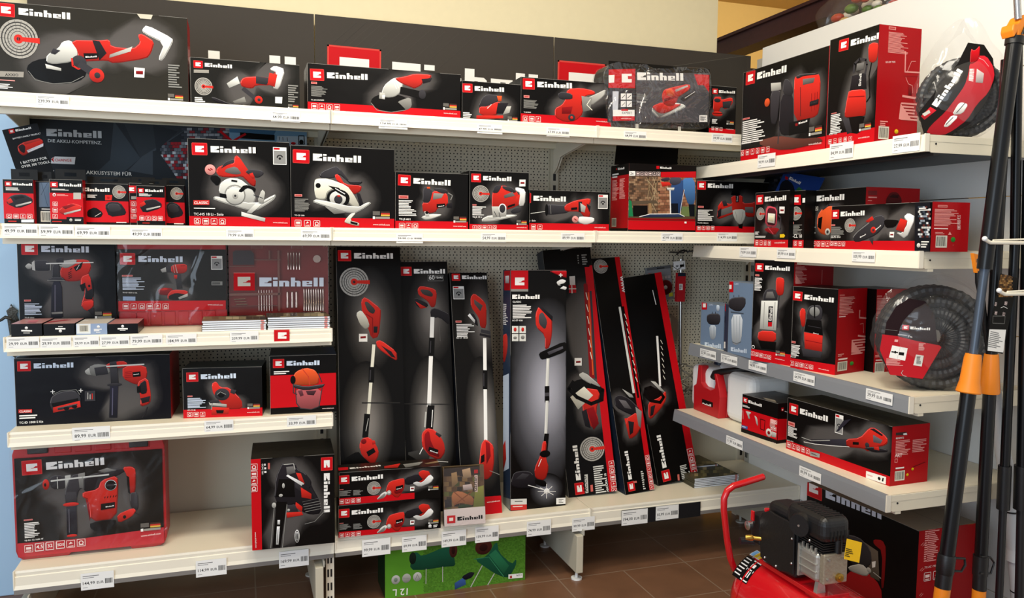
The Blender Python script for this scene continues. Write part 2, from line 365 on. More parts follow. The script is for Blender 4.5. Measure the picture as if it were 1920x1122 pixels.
                while x < e:
                    d = (B[0]-A[0])*random.uniform(.02, .06); s.put(rc(x, A[1]+hh*.12, min(e, x+d), B[1]-hh*.1), '2b2a28'); x += d+(B[0]-A[0])*random.uniform(.02, .05)
            elif k == 'R':   # printed radial glow: n = cx cy rx ry
                c0 = s.P(n[0], n[1]); rx = math.dist(c0, s.P(n[0]+n[2], n[1])); ry = math.dist(c0, s.P(n[0], n[1]+n[3])); bg = hx(s.bg); hc = hx(c); N = 32
                fr = [(0, 1), (.25, .7), (.5, .32), (.75, .1), (1, 0)]; cl = lambda p: (min(max(p[0], 0), s.w), min(max(p[1], 0), s.h))
                for j in range(4):
                    for q in range(N):
                        P = [cl((c0[0]+rx*f*math.cos(2*math.pi*z/N), c0[1]+ry*f*math.sin(2*math.pi*z/N))) for f, z in ((fr[j][0], q), (fr[j+1][0], q), (fr[j+1][0], q+1), (fr[j][0], q+1))]
                        cc = [tuple(bg[i]+(hc[i]-bg[i])*f for i in range(3))+(1,) for f in (fr[j][1], fr[j+1][1], fr[j+1][1], fr[j][1])]
                        if j == 0: P, cc = P[:3], cc[:3]
                        s.mb.add([s.Mi @ (s.O+s.U*x+s.W*y+s.N*s.lz) for x, y in P], [tuple(range(len(P)))], cc, s.mi)
            elif k == 'm':   # mottled photo patch: x0 y0 x1 y1 nx ny pal...
                pal = a[7:]; nx, ny = int(n[4]), int(n[5])
                for i in range(nx):
                    for j in range(ny):
                        f = lambda i, j: s.P(n[0]+(n[2]-n[0])*i/nx, n[1]+(n[3]-n[1])*j/ny)
                        o = .5 if (j % 2 and nx > 3) else 0
                        s.put([f(i+o, j), f(i+o+.92, j), f(i+o+.92, j+.88), f(i+o, j+.88)], random.choice(pal))
            else: print('ART?', l)

def frame_of(bl, br, tl, mode, zs=None, ty=None, zl=None):
    """bl, br, tl: photo pixels; mode: ('Y',v) / ('X',v) plane of the front, or ('Z',) for a base standing at zs"""
    if mode[0] == 'Z': A = at(*bl, Z=zs); B = at(*br, Z=zs)
    else:
        kw = {mode[0]: mode[1]}; A = at(*bl, **kw); B = at(*br, **kw)
        if len(mode) > 2: B = at(*br, **{mode[0]: mode[2]})
    A.z = B.z = zs; u = (B-A); wd = u.length; u.normalize()
    if ty is not None:
        T = at(*tl, Y=ty); v = T-A; h = v.length; v.normalize(); u = (u-v*u.dot(v)).normalized()
    else:
        n = u.cross(V((0,0,1))); d = ray(*tl); t = (A-CP).dot(n)/d.dot(n); T = CP+d*t; h = T.z-A.z; v = V((0,0,1))
    return A, u, v, wd-.0015, h
def face_frames(A, u, v, wd, h, dep):
    n = u.cross(v); B = A+u*wd
    return dict(F=(A, u, v, wd, h), R=(B, -n, v, dep, h), L=(A-n*dep, n, v, dep, h), T=(A+v*h, u, -n, wd, dep))
def shell(mb, wd, h, dep, cols, r=.0):
    # closed box in local frame x 0..wd, y 0..dep (back), z 0..h; cols for F,B,L,R,T,D
    vs = [V(p) for p in ((0,0,0),(wd,0,0),(wd,dep,0),(0,dep,0),(0,0,h),(wd,0,h),(wd,dep,h),(0,dep,h))]
    fs = dict(D=(0,3,2,1), T=(4,5,6,7), F=(0,1,5,4), R=(1,2,6,5), B=(2,3,7,6), L=(3,0,4,7))
    for k, f in fs.items():
        o = len(mb.v)
        mb.add([vs[i] for i in f], [(0,1,2,3)], hx(cols.get(k, cols['*'])))
def carton(name, label, cat, bl, br, tl, mode, zs, dep, cols, art, ty=None, group=None, fold=True, m=None, glow=None):
    A, u, v, wd, h = frame_of(bl, br, tl, mode, zs, ty)
    n = u.cross(v); Mo = Matrix((u, -n, v)).transposed().to_4x4(); Mo.translation = A; Mi = Mo.inverted()
    mb = MB(); shell(mb, wd, h, dep, cols)
    if fold:   # cut edges of the board showing as light lines, and the closed top flaps
        e = .0009; c = hx('8f8c86')
        mb.add([(0,-e*.3,h-e),(wd,-e*.3,h-e),(wd,-e*.3,h),(0,-e*.3,h)], [(0,1,2,3)], c)
        mb.add([(0,-e*.3,0),(e,-e*.3,0),(e,-e*.3,h),(0,-e*.3,h)], [(0,1,2,3)], c)
        mb.add([(.004,dep*.5,h+.0004),(wd-.004,dep*.5,h+.0004),(wd-.004,dep*.5+.0016,h+.0004),(.004,dep*.5+.0016,h+.0004)], [(0,1,2,3)], hx('4a4744'))
    fr = face_frames(A, u, v, wd, h, dep)
    for k, a in art.items():
        F = Face(mb, *fr[k], Mi, bg=cols.get(k, cols['*'])); F.run(a)
    o = mb.build(name, m or m_print, mw=Mo, colors=True)
    tag(o, label, cat, group); o.data.update()
    return o, (wd, h, dep)
def board(name, P0, P1, P2, thick, col, art, label=None, cat=None, group=None, parent=None, edge=None, m=None, kind=None):
    """a thin flat printed thing: P0 bottom left, P1 bottom right, P2 top left (world)"""
    u = (P1-P0); wd = u.length; u.normalize(); v = P2-P0; v -= u*v.dot(u); h = v.length; v.normalize(); n = u.cross(v)
    Mo = Matrix((u, -n, v)).transposed().to_4x4(); Mo.translation = P0
    mb = MB(); shell(mb, wd, h, thick, {'*': edge or col, 'F': col})
    if art: Face(mb, P0, u, v, wd, h, Mo.inverted(), bg=col).run(art)
    if parent: bpy.context.view_layer.update(); o = mb.build(name, m or m_matte, parent=parent, colors=True); o.matrix_local = parent.matrix_world.inverted() @ Mo
    else: o = mb.build(name, m or m_matte, mw=Mo, colors=True)
    return tag(o, label, cat, group, kind)
ZS = [1.7801, 1.3802, 1.0285, .728, .28]           # shelf tops of the wall unit, top to bottom
ZR = [1.6548, 1.3252, .9052, .6205]                 # shelf tops of the side unit
XR = [2.533, 2.533, 2.524, 2.458]                   # their front edges
YN, YF, XB = -1.049, .151, 3.0

# ---------------------------------------------------------------- setting
def struct(name, lo, hi, m):
    o = MB().box(lo, hi).build(name, m); return tag(o, kind='structure')
m_wall = mat('cream wall paint', 'e3d7b2', .85, bump=.06, scale=30, var=.03)
m_wallf = mat('ochre wall paint', 'c9a864', .85, bump=.05, scale=20, var=.03)
m_beam = mat('dark stained wood', '3a120c', .5, bump=.1, scale=30, var=.25)
m_door = mat('white door paint with cool light tint', 'b4d6f4', .45, var=.03, scale=2)  # white door; the blue of the cool daylight is put into its colour
m_panel = mat('white steel back panel', 'f3f2ee', .5, var=.02, scale=2)
def tile_mat():
    m = bpy.data.materials.new('brown floor tiles'); m.use_nodes = True; nt = m.node_tree; b = nt.nodes['Principled BSDF']; N = nt.nodes.new; Lk = nt.links.new
    g = N('ShaderNodeNewGeometry'); sp = N('ShaderNodeSeparateXYZ'); Lk(g.outputs['Position'], sp.inputs[0])
    def mth(op, a, b_=None):
        n = N('ShaderNodeMath'); n.operation = op
        for i, x in enumerate((a, b_)):
            if x is None: continue
            if isinstance(x, (int, float)): n.inputs[i].default_value = x
            else: Lk(x, n.inputs[i])
        return n.outputs[0]
    def grid(c, off, per, hw):
        t = mth('FLOORED_MODULO', mth('SUBTRACT', c, off), per)
        return mth('LESS_THAN', mth('MINIMUM', t, mth('SUBTRACT', per, t)), hw)
    gy = grid(sp.outputs[1], .012, .285, .0028); front = mth('LESS_THAN', sp.outputs[1], .012)
    gb = grid(sp.outputs[0], 1.873, .57, .0028); gf = grid(sp.outputs[0], 1.873, .285, .0028)
    l = mth('MAXIMUM', gy, mth('MAXIMUM', gb, mth('MULTIPLY', gf, front)))
    n = N('ShaderNodeTexNoise'); n.inputs['Scale'].default_value = 7; Lk(g.outputs['Position'], n.inputs['Vector']); n.inputs['Detail'].default_value = 6
    cr = N('ShaderNodeValToRGB'); cr.color_ramp.elements[0].color = hx('5e4230'); cr.color_ramp.elements[1].color = hx('8a6248'); Lk(n.outputs['Fac'], cr.inputs[0])
    mx = N('ShaderNodeMix'); mx.data_type = 'RGBA'; Lk(l, mx.inputs[0]); Lk(cr.outputs[0], mx.inputs[6]); mx.inputs[7].default_value = hx('8c7562'); Lk(mx.outputs[2], b.inputs['Base Color'])
    b.inputs['Roughness'].default_value = .35; bp = N('ShaderNodeBump'); bp.inputs['Strength'].default_value = .25; bp.inputs['Distance'].default_value = .002
    Lk(mth('SUBTRACT', n.outputs['Fac'], l), bp.inputs['Height']); Lk(bp.outputs[0], b.inputs['Normal']); return m
def peg_mat(name, col, ax, zmin):
    m = bpy.data.materials.new(name); m.use_nodes = True; nt = m.node_tree; b = nt.nodes['Principled BSDF']; N = nt.nodes.new; Lk = nt.links.new
    g = N('ShaderNodeNewGeometry'); sp = N('ShaderNodeSeparateXYZ'); Lk(g.outputs['Position'], sp.inputs[0]); h = sp.outputs[ax]; z = sp.outputs[2]
    def mth(op, a, b_=None):
        n = N('ShaderNodeMath'); n.operation = op
        for i, x in enumerate((a, b_)):
            if x is None: continue
            if isinstance(x, (int, float)): n.inputs[i].default_value = x
            else: Lk(x, n.inputs[i])
        return n.outputs[0]
    def holes(px, ox, oz, r):
        a = mth('SUBTRACT', mth('FLOORED_MODULO', mth('ADD', h, ox), px), px/2); c = mth('SUBTRACT', mth('FLOORED_MODULO', mth('ADD', z, oz), .025), .0125)
        return mth('LESS_THAN', mth('ADD', mth('MULTIPLY', a, a), mth('MULTIPLY', c, c)), r*r)
    k = mth('MAXIMUM', holes(.025, .004, 0, .0029), holes(.0150, 0, .0125, .0028)); k = mth('MULTIPLY', k, mth('GREATER_THAN', z, zmin))
    mx = N('ShaderNodeMix'); mx.data_type = 'RGBA'; Lk(k, mx.inputs[0]); mx.inputs[6].default_value = hx(col); mx.inputs[7].default_value = hx('14120f'); Lk(mx.outputs[2], b.inputs['Base Color'])
    b.inputs['Roughness'].default_value = .5; return m
struct('floor', (-2, -3.4, -.05), (5.2, 3.2, 0), tile_mat())
struct('ceiling', (-2, -3.4, 3.1), (5.2, 3.2, 3.15), m_wallf)
struct('wall_back', (-.03, .5, 0), (2.839, .6, 3.1), m_wall)
struct('wall_back', (-2, .5, 2.12), (-.03, .6, 3.1), m_wall)
struct('wall_far', (2.6, 2.4, 0), (5.2, 2.5, 3.1), m_wallf)
struct('wall_right', (4.9, -3.4, 0), (5.0, 2.4, 3.1), m_wallf)
tag(MB().box((3.3, -1.9, 2.39), (3.42, 2.4, 2.474)).box((3.28, -1.9, 2.474), (3.44, 2.4, 2.49)).build('trim_1', m_beam), kind='structure')
tag(MB().box((3.86, 2.385, 1.9), (3.875, 2.4, 3.1)).build('trim_2', m_beam), kind='structure')
tag(MB().box((3.0, .9, 2.1), (4.6, .96, 2.27)).build('trim_3', m_beam), kind='structure')
d = MB().box((-1.2, .5, .0), (-.03, .54, 2.12)); d.box((-1.1, .492, .25), (-.2, .5, .95)); d.box((-1.1, .492, 1.15), (-.2, .5, 1.95))
door = tag(d.build('door_1', m_door, bevel=.004), kind='structure')
# door handle: wrought plate and lever
p = at(28, 630, Y=.49); q = lambda x, y: (at(x, y, Y=.49).x, at(x, y, Y=.49).z)
pl = [q(*a) for a in ((21,570),(25,576),(35,583),(31,590),(36,600),(37,622),(34,650),(35,662),(29,672),(19,664),(21,650),(18,625),(14,600),(15,592),(12,583),(18,578))]
hm = MB().prism(pl, .486, .492); hd = hm.build('handle_plate', m_iron, parent=door, bevel=.001)
c = at(22, 602, Y=.47); MBh = MB().tube([at(24,604,Y=.49), at(24,604,Y=.44), at(20,598,Y=.43), at(10,595,Y=.43), at(3,600,Y=.43), at(-6,604,Y=.43)], [.006,.006,.0065,.006,.005,.005]).ball(at(24,604,Y=.445), .011)
MBh.build('lever', m_iron, parent=door, smooth=True)
s_ = at(21,576,Y=.484); MB().ball(s_, .004).build('screw', m_chrome, parent=door, smooth=True)

# wall unit frame: uprights, back panels, base feet
fr = empty('shelving_frame', (1.5, .45, 0), 'cream steel wall shelving frame with perforated back panels behind the shelves', 'shelving')
m_peg = peg_mat('perforated cream steel', 'cdc6b2', 0, .60); O = (1.5, .45, 0)
for i in range(3): MB().box((i+.015, .452, .06), (i+.985, .46, 2.16)).build('back_panel', m_peg, parent=fr, org=O)
m_slot = mat('slotted upright', 'c9c2ae', .45)
for i in range(4):
    mb = MB().box((i-.018, .435, 0), (i+.018, .47, 1.79)); mb.mi = 1
    z = .3
    while z < 1.7: mb.box((i-.006, .4335, z), (i+.006, .4352, z+.03)); z += .05
    mb.build('upright', [m_slot, m_dark], parent=fr, org=O)
for i in range(4):
    x = (.03, .945, 1.945, 2.95)[i]; o = (x, .2, 0); lb = ('under the left end of the bottom shelf', 'under the first shelf joint, behind the slotted post', 'in the open between the green box and the compressor', 'in the dark corner behind the compressor')[i]
    t = empty('base_bracket', o, 'white steel shelf foot '+lb, 'shelf foot')
    MB().box((x-.014, -.03, .034), (x+.014, .43, .185)).build('bracket_plate', m_slot, parent=t, org=o, bevel=.002)
    MB().prism([(-.03,.185),(.43,.185),(.43,.222),(-.03,.205)], -.002, .002, M=Matrix.Translation((x+.016,0,0)) @ Matrix(((0,1,0),(1,0,0),(0,0,1))).to_4x4()).build('bracket_arm', m_post, parent=t, org=o)
    for yy in (0, .35): MB().tube([(x,yy,0),(x,yy,.006),(x,yy,.0065),(x,yy,.034)], [.022,.022,.006,.006], 16).build('levelling_foot', m_white if i == 2 else m_post, parent=t, org=o, smooth=True)
mb = MB().box((.972, .01, 0), (1.0, .03, .225)); mb.mi = 1
for z in (.03, .08, .13, .18):
    for dx in (.004, .015): mb.box((.972+dx, .0088, z), (.972+dx+.006, .0101, z+.028))
tag(mb.build('slotted_post', [m_rail, m_dark], org=(.986, .02, 0)), 'cream slotted steel post under the first joint of the bottom shelf', 'post')

def shelf(i, zi, label, base=False, y0=0, shift=0):
    z = ZS[zi]; x0, x1 = i+.001, i+.999; o = (i+.5, .2, z); t = empty('shelf', o, label, 'shelf', None)
    mb = MB(); mb.box((x0, y0+.006, z-.022), (x1, .43, z)).box((x0, y0+.006, z-.036), (x1, y0+.02, z-.022)).box((x0, .41, z-.045), (x1, .43, z-.022)); mb.build('shelf_board', m_shelf, parent=t, org=o, bevel=.0015)
    hgt = .058 if base else .044
    pr = [(y0+.006, z+.001), (y0, z+.001), (y0-.002, z-.006), (y0-.001, z-.016), (y0-.004, z-.018), (y0-.005, z-hgt+.012), (y0-.009, z-hgt), (y0+.006, z-hgt)]
    R3 = Matrix(((0,1,0,0),(1,0,0,0),(0,0,1,0),(0,0,0,1)))
    MB().prism(pr, x0+.002, x1-.002, M=R3).build('price_rail', m_rail, parent=t, org=o)
    if base: MB().prism([(y0+.006, z-hgt), (y0-.009, z-hgt), (y0-.011, z-hgt-.014), (y0+.006, z-hgt-.012)], x0+.002, x1-.002, M=R3).build('rail_lip', m_lip, parent=t, org=o)
    else:
        if not (i == 2 and zi == 1): MB().box((x0, y0+.03, z-.062), (x1, y0+.05, z-.022)).build('stiffener', m_shelf, parent=t, org=o)
        for xx in (x0+.004, x1-.004):
            MB().prism([(y0+.0, z-.001), (.434, z-.001), (.434, z-.15), (.40, z-.13), (.36, z-.085), (y0+.02, z-.043), (y0, z-.035)], xx-.0022, xx+.0022, M=R3).build('shelf_bracket', m_rail, parent=t, org=o, bevel=.0008)
    for xx in (x0, x1-.004): MB().box((xx, y0-.008, z-hgt), (xx+.004, y0+.008, z+.002)).build('end_cap', m_rail, parent=t, org=o)
    return t
shelf(0, 0, 'top left cream shelf holding the big worn angle grinder carton')
shelf(1, 0, 'top middle cream shelf below the grinder and sander cartons')
shelf(2, 0, 'top cream shelf nearest the corner, under the film wrapped sander case')
shelf(0, 1, 'second cream shelf from the top at left, holding battery packs and circular saw cartons')
shelf(1, 1, 'second cream shelf, middle bay, holding the jigsaw cartons')
shelf(2, 1, 'second cream shelf in the corner bay, holding the mixer cartons')
shelf(0, 2, 'third cream shelf at left with brochures and drill sets')
shelf(0, 3, 'fourth cream shelf at left with kit, sharpener and helmet cartons')
shelf(0, 4, 'bottom left base shelf holding the red hammer drill case and chainsaw carton', True)
shelf(1, 4, 'bottom middle base shelf with the tall trimmer cartons', True)
shelf(2, 4, 'bottom base shelf in the corner with the leaning hedge trimmer cartons', True)
# side unit
O2 = (XB, -.4, 0); f2 = empty('side_shelving_frame', O2, 'white steel shelving frame with plain back panels along the right side', 'shelving')
for k, (z0, z1) in enumerate(((.02, .217), (.22, .617), (.62, 1.057), (1.06, 1.497), (1.50, 1.897), (1.90, 2.236))): MB().box((XB, YN-.0, z0), (XB+.012, .37, z1)).build('back_panel', m_panel, parent=f2, org=O2, bevel=.001)
for y, top in ((.39, 2.19), (YN-.02, 2.2)):
    mb = MB().box((XB, y-.018, 0), (XB+.03, y+.018, top)); mb.mi = 1; z = .1
    while z < 2.1:
        for dy in (-.008, .003): mb.box((XB-.0012, y+dy, z), (XB+.0002, y+dy+.006, z+.03))
        z += .05
    mb.build('upright', [m_post if y > -1 else m_dark, m_dark], parent=f2, org=O2)
m_peg2 = peg_mat('perforated white steel', 'e4e2dc', 1, .02)
MB().box((XB, YN-1.2, .05), (XB+.012, YN-.045, 2.2)).build('perforated_panel', m_peg2, parent=f2, org=O2)
def rshelf(i, label):
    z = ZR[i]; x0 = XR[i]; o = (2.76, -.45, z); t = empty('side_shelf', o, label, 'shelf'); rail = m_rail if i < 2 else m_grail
    mb = MB().box((x0+.006, YN, z-.02), (XB-.002, YF, z)); mb.build('shelf_board', m_shelf, parent=t, org=o, bevel=.0012)
    MB().box((x0+.03, YN+.002, z-.058), (x0+.05, YF-.002, z-.02)).box((x0+.06, YN+.01, z-.04), (XB-.02, YF-.01, z-.021)).build('stiffener', m_dark if i == 0 else m_shelf, parent=t, org=o)  # top side shelf only: dark colour stands in for shade on its underside
    pr = [(x0+.006, z+.001), (x0, z+.001), (x0-.003, z-.012), (x0-.008, z-.048), (x0+.006, z-.048)]
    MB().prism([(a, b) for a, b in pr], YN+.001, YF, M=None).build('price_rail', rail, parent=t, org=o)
    MB().box((x0-.008, YN-.003, z-.048), (x0+.008, YN+.001, z+.002)).build('end_cap', m_rail, parent=t, org=o)
    for y in (YN+.001, YF-.003):
        MB().prism([(x0, z), (XB-.002, z), (XB-.002, z-.075 if y > -1 else z-.05), (x0+.02, z-.05), (x0, z-.04)], y, y+.003).build('shelf_bracket', m_shelf, parent=t, org=o, bevel=.0006)
    hole = MB().tube([(x0+.035, YN-.0005, z-.025), (x0+.035, YN+.001, z-.025)], .003, 10); hole.build('bracket_hole', m_dark, parent=t, org=o)
rshelf(0, 'top shelf of the side unit holding the pump cartons')
rshelf(1, 'second shelf of the side unit with work lamp and pruning saw cartons')
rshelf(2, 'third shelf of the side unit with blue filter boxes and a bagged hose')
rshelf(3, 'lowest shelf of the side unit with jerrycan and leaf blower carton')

rnd_ = random.Random(4); og = (3.14,-.10,2.17); t = empty('decoration_bag', og, 'clear crumpled bag of small colourful decorations above the white panel', 'bag')
mb = MB(); cc = V((3.14,-.10,2.295)); nn = 26
vs_ = []
for i in range(15):
    for k in range(nn):
        th, an = math.pi*i/14, 2*math.pi*k/nn; w_ = 1+.05*math.sin(5*an+3*th)+.04*math.sin(9*an-4*th)
        vs_.append(cc+V((.11*math.sin(th)*math.cos(an), .24*math.sin(th)*math.sin(an), .115*math.cos(th)))*w_)
mb.add(vs_, [(i*nn+k, (i+1)*nn+k, (i+1)*nn+(k+1) % nn, i*nn+(k+1) % nn) for i in range(14) for k in range(nn)]); mb.build('clear_bag', m_bag, parent=t, org=og, smooth=True)
for k in range(22):
    p = cc+V((rnd_.uniform(-.06,.06), rnd_.uniform(-.15,.15), rnd_.uniform(-.07,.05))); MB().ball(p, rnd_.uniform(.014,.026), 10, 6, sc=(1,1.4,.8)).build('decoration', mat('decoration '+str(k % 5), ('5a7a2a','b8442a','caa86a','3a2a20','e0d8c8')[k % 5], .35), parent=t, org=og, smooth=True)
tag(MB().box((3.04,-.55,2.13), (3.27,.33,2.17)).build('display_ledge', m_beam), 'dark wooden ledge behind the white panel carrying the clear bag', 'ledge')
tag(MB().box((3.05,-.55,0), (3.07,.33,2.13)).box((3.24,-.55,0), (3.26,.33,2.13)).build('ledge_support', m_beam), 'dark wooden support under the ledge behind the white panel', 'support')

# header boards with the big logos
hz0, hz1 = 1.80, 2.214
def hb(x0, x1, art, label): return board('header_board', V((x0, .444, hz0)), V((x1, .444, hz0)), V((x0, .444, hz1)), .006, '3f3a35', art, label, 'advertising board', edge='8a8478')
st = 'Z 560 0 3;'+';'.join(f's 45403b 3 {x} {y} {x-260} {y+230}' for x, y in ((420,130),(460,140),(540,150),(600,160),(660,160),(740,170),(820,180),(900,190),(1000,195),(330,120),(380,125)))+';'
hb(.004, .985, 'Z 0 0 3;w 682 384 1665 453', 'charcoal header board top left with white letter tops above the cordless grinder carton')
hb(.989, 1.992, st+'W 525 475 1343 542', 'charcoal header board top middle with large red square logo')
hb(1.996, 2.99, 'Z 560 0 3;W 1783 555 2520 610;q 3a3631 1990 390 2520 310 2520 700 1990 700;s 5a554e 2 1990 390 2520 312', 'charcoal header board top right with red logo behind the wrapped sander case')

# ---------------------------------------------------------------- cartons
KK = {'*': 'K', 'T': '1a1816'}
KR = {'*': 'K', 'R': 'a80c14', 'T': '1a1816'}
CA = 'carton'
def car(label, bl, br, tl, mode, zs, dep, cols, art, **k): return carton('carton', label, CA, bl, br, tl, mode, zs, dep, cols, art, **k)[0]
Z1, Z2, Z3, Z4, Z5 = ZS
# --- top shelf
car('large worn grey-black carton with big cordless angle grinder picture, top left', (-10,190), (355,190), (-6,2), ('Y',.03), Z1, .14, {'*': '1b1a17', 'R': 'a80c14', 'F': '2b2822'}, {'F': '''Z 0 0 3
W 105 82 395 110
{
e K 320 400 165 72
p S 260 350 262 310 330 270 350 235 395 225 440 270 440 320 400 350 300 362
p T 395 225 560 228 615 222 625 262 750 275 790 240 775 195 800 190 870 235 850 300 825 330 640 358 600 340 500 345 430 350 440 290
p W 800 165 825 140 970 215 972 240 915 345 888 335 925 245 805 185
}
s G 3 160 400 200 450 300 472 400 465 470 430
p D 285 300 300 272 340 285 310 308
p g 618 308 745 262 735 290 615 326
p N 520 228 560 232 600 300 560 340
p K 470 300 555 300 550 330 475 335
w 482 326 545 322
p S 255 360 345 385 345 400 262 385
e D 445 352 42 40
s T 10 405 330 410 370 440 388 470 380
s D 42 455 365 540 420
e T 545 425 42 40
e D 548 425 17 17
g 105 220 110
q 9a958c -20 400 135 405 133 436 -20 432
x K 30 428 105 430 AXXIO
l P -20 445 85 460 1
l W -20 468 90 505 4
q W 755 380 815 385 812 438 755 435
p t 765 400 805 400 805 420 765 418
l G 945 360 1030 500 10
f 945 545 85
q c8c2b0 770 78 860 85 850 110 790 105'''})
car('black carton with cordless cutting tool picture beside the worn grinder carton', (358,195), (563,204), (359,107), ('Y',.03), Z1, .13, {'*': '1b1a17', 'F': '1d1c19'}, {'F': '''Z 0 0 3
W 1152 375 1305 385
{
p T 1350 460 1370 435 1440 430 1530 440 1550 400 1530 480 1440 480 1420 500 1360 490
p W 1515 390 1545 368 1605 390 1570 505 1530 495 1560 410
p S 1275 470 1335 430 1350 470 1290 495
p G 1310 570 1375 545 1385 575 1320 582
}
p D 1440 430 1520 440 1500 478 1440 470
p T 1515 410 1560 420 1545 490 1505 475
p N 1190 540 1300 585 1380 590 1300 600 1200 570
s D 22 1370 500 1450 565
e T 1455 562 22 22
e D 1457 562 9 9
g 1145 487 50
q 9a958c 1090 392 1175 394 1175 412 1090 410
l W 1095 545 1165 578 3
q W 1548 545 1588 547 1586 583 1548 581
l G 1620 475 1678 580 8
f 1620 598 58'''})
car('long black carton with large angle grinder picture and red stripe, top middle', (577,210), (864,222), (577,118), ('Y',.03), Z1, .15, KK, {'F': '''Z 560 0 3
b 0 .19 R
W 160 440 388 450
{
e K 520 580 112 52
p S 460 540 480 480 530 440 570 435 590 460 575 520 540 545 500 550
p T 540 440 600 430 650 415 745 420 745 440 700 460 690 480 650 500 630 490 600 480 560 460
}
s G 3 408 580 440 620 520 632 600 620 632 590
p G 555 572 630 545 637 600 607 622 570 585
s W 4 538 470 550 500; s W 4 550 466 562 496; s W 4 562 462 574 490
p N 690 445 750 440 740 460 700 470
s K 40 580 510 690 535
e D 695 532 20 26
p g 455 520 485 525 480 560 452 555
p W 470 535 486 535 484 560 468 555
i 88 600 215 605 4 34
y 70 462 103 472
l G 70 482 170 548 10
x W 70 566 142 568 TC-AG_230/2350
f 812 598 76
u 815 640 890 645'''})
car('small black carton with palm sander picture between the grinder and belt sander cartons', (866,225), (975,230), (867,151), ('Y',.035), Z1, .12, KK, {'F': '''Z 560 0 3
W 990 510 1155 518
{
p D 1010 600 1030 550 1060 530 1120 535 1135 560 1060 605 1040 620
p T 1015 600 1060 600 1120 570 1150 590 1130 640 1060 660 1015 640
p T 1000 650 1150 650 1150 666 1000 670
p g 1140 600 1195 598 1185 635 1150 645
}
p N 1120 580 1180 580 1150 640 1110 640
p O 1115 540 1142 540 1140 570 1122 572
w 1062 612 1085 590
l W 925 630 980 668 4
f 1175 668 55'''})
car('black carton with red belt sander picture and red stripe, right of the palm sander carton', (976,232), (1146,238), (977,144), ('Y',.03), Z1, .14, KK, {'F': '''Z 560 0 3
b 0 .21 R
W 1342 490 1537 498
{
p T 1510 500 1590 495 1660 510 1670 530 1610 540 1590 580 1600 640 1560 680 1500 690 1440 660 1440 610 1480 590 1500 560
p g 1600 560 1670 530 1730 500 1720 540 1640 600
}
p D 1455 530 1480 515 1540 530 1540 560 1470 560
p G 1590 540 1650 550 1640 620 1600 630
s I 4 1640 560 1620 590 1650 620
e D 1535 662 20 20; e T 1535 662 8 8
p t 1480 605 1540 600 1530 640 1480 640
i 1275 668 1347 672 3 30
y 1265 538 1297 550
l G 1265 560 1355 615 8
x W 1265 634 1305 636 TC-BS_8038
q 1715 632 20
u 1672 685 1740 690'''})
car('narrow black carton with small red sander picture beside the film wrapped case', (1329,247), (1379,249), (1331,160), ('Y',.04), Z1, .1, KK, {'F': '''Z 1100 0 3.3
b 0 .13 R
W 818 575 917 580
{
p T 785 600 830 598 832 620 900 600 905 640 860 680 830 660 815 700 780 690
e T 808 705 32 16
}
p D 840 630 900 625 882 670 842 670
e D 808 622 20 12
s K 4 780 700 838 702
i 780 795 830 800 3 20
l W 775 735 808 768 4
u 860 800 908 805
f 865 758 44'''})
# --- top of the side unit
car('black carton with red garden pump picture on the top side shelf', (1389,296), (1548,272), (1399,135), ('X',2.5477), ZR[0], 0.1920, KR, {'F': '''Z 1380 0 3.3
b 0 .13 R
W 130 492 312 446
{
p T 360 500 370 470 410 455 510 455 520 475 525 520 515 700 480 730 360 755
p N 275 590 355 560 360 835 285 840 265 790
}
p H 415 490 490 480 480 512 415 527
p D 370 470 410 455 500 452 510 462 420 470 380 490
s N 3 400 540 400 720; s t 4 470 580 468 690; s t 4 490 575 488 680; s t 4 505 570 503 670
p D 215 560 275 555 275 600 255 770 215 765
p g 218 515 280 510 282 555 220 565
e O 195 635 16 26
p D 300 490 330 490 360 560 340 600 290 580
p K 330 760 460 730 445 810 330 840
w 390 770 443 754
q t 370 765 385 762 385 778 370 781
p N 460 630 515 612 512 645 458 658
l W 465 640 508 630 1
p 6a3a30 150 870 260 840 400 860 520 850 545 880 300 935 150 900
s D 8 270 790 262 890
i 42 948 200 925 6 26
y 45 725 88 745
l W 45 752 190 870 12
x W 37 895 95 885 GE-WW_1045
u 452 900 532 890
f 455 815 80'''}, ty=None)
car('tall carton with red dirty water pump picture and red side, top side shelf', (1549,273), (1640,262), (1573,70), ('X',2.5477), ZR[0], 0.1644, KR, {'F': '''Z 1380 0 3.3
b 0 .13 R
W 710 285 902 235
{
p T 700 560 800 550 805 600 805 690 800 720 690 730 670 720 690 600
p N 720 470 805 450 810 550 705 560
p T 820 280 850 262 885 268 875 370 850 390 822 380
}
s D 12 730 450 735 395 765 365 805 370 812 400 800 455
p H 745 440 750 395 795 385 790 430
p K 665 730 800 715 790 750 770 830 680 820
p D 660 735 700 730 720 820 690 830
s K 8 840 390 825 470 830 600 810 630
s u 4 700 600 795 595
x W 775 530 780 455 Einhell
i 583 878 710 858 5 24
u 757 860 828 850
f 765 790 72
y 592 695 625 708
l W 590 712 655 820 12
x W 578 838 628 830 GC-DP_7835''', 'R': '''Z 1380 0 3.3
y 945 168 990 182
l P 945 195 1070 340 18
x f6d8d4 925 390 985 388 GC-DP_7835
s P 8 1048 320 1045 445 1142 450 1152 335
s P 3 1148 230 1140 440; s P 3 1060 440 1085 380 1110 380; s u 3 1035 470 1130 475
s P 3 1050 480 1065 520 1090 530 1092 575
s P 12 1030 595 1120 610
s P 3 1120 520 1115 600; p u 1065 530 1085 530 1085 590 1065 588
q P 1017 640 1085 745 1005 738
l P 1020 630 1135 755 6
a 878 785 945 860
e Y 990 815 12 14
l P 890 745 945 785 3'''})
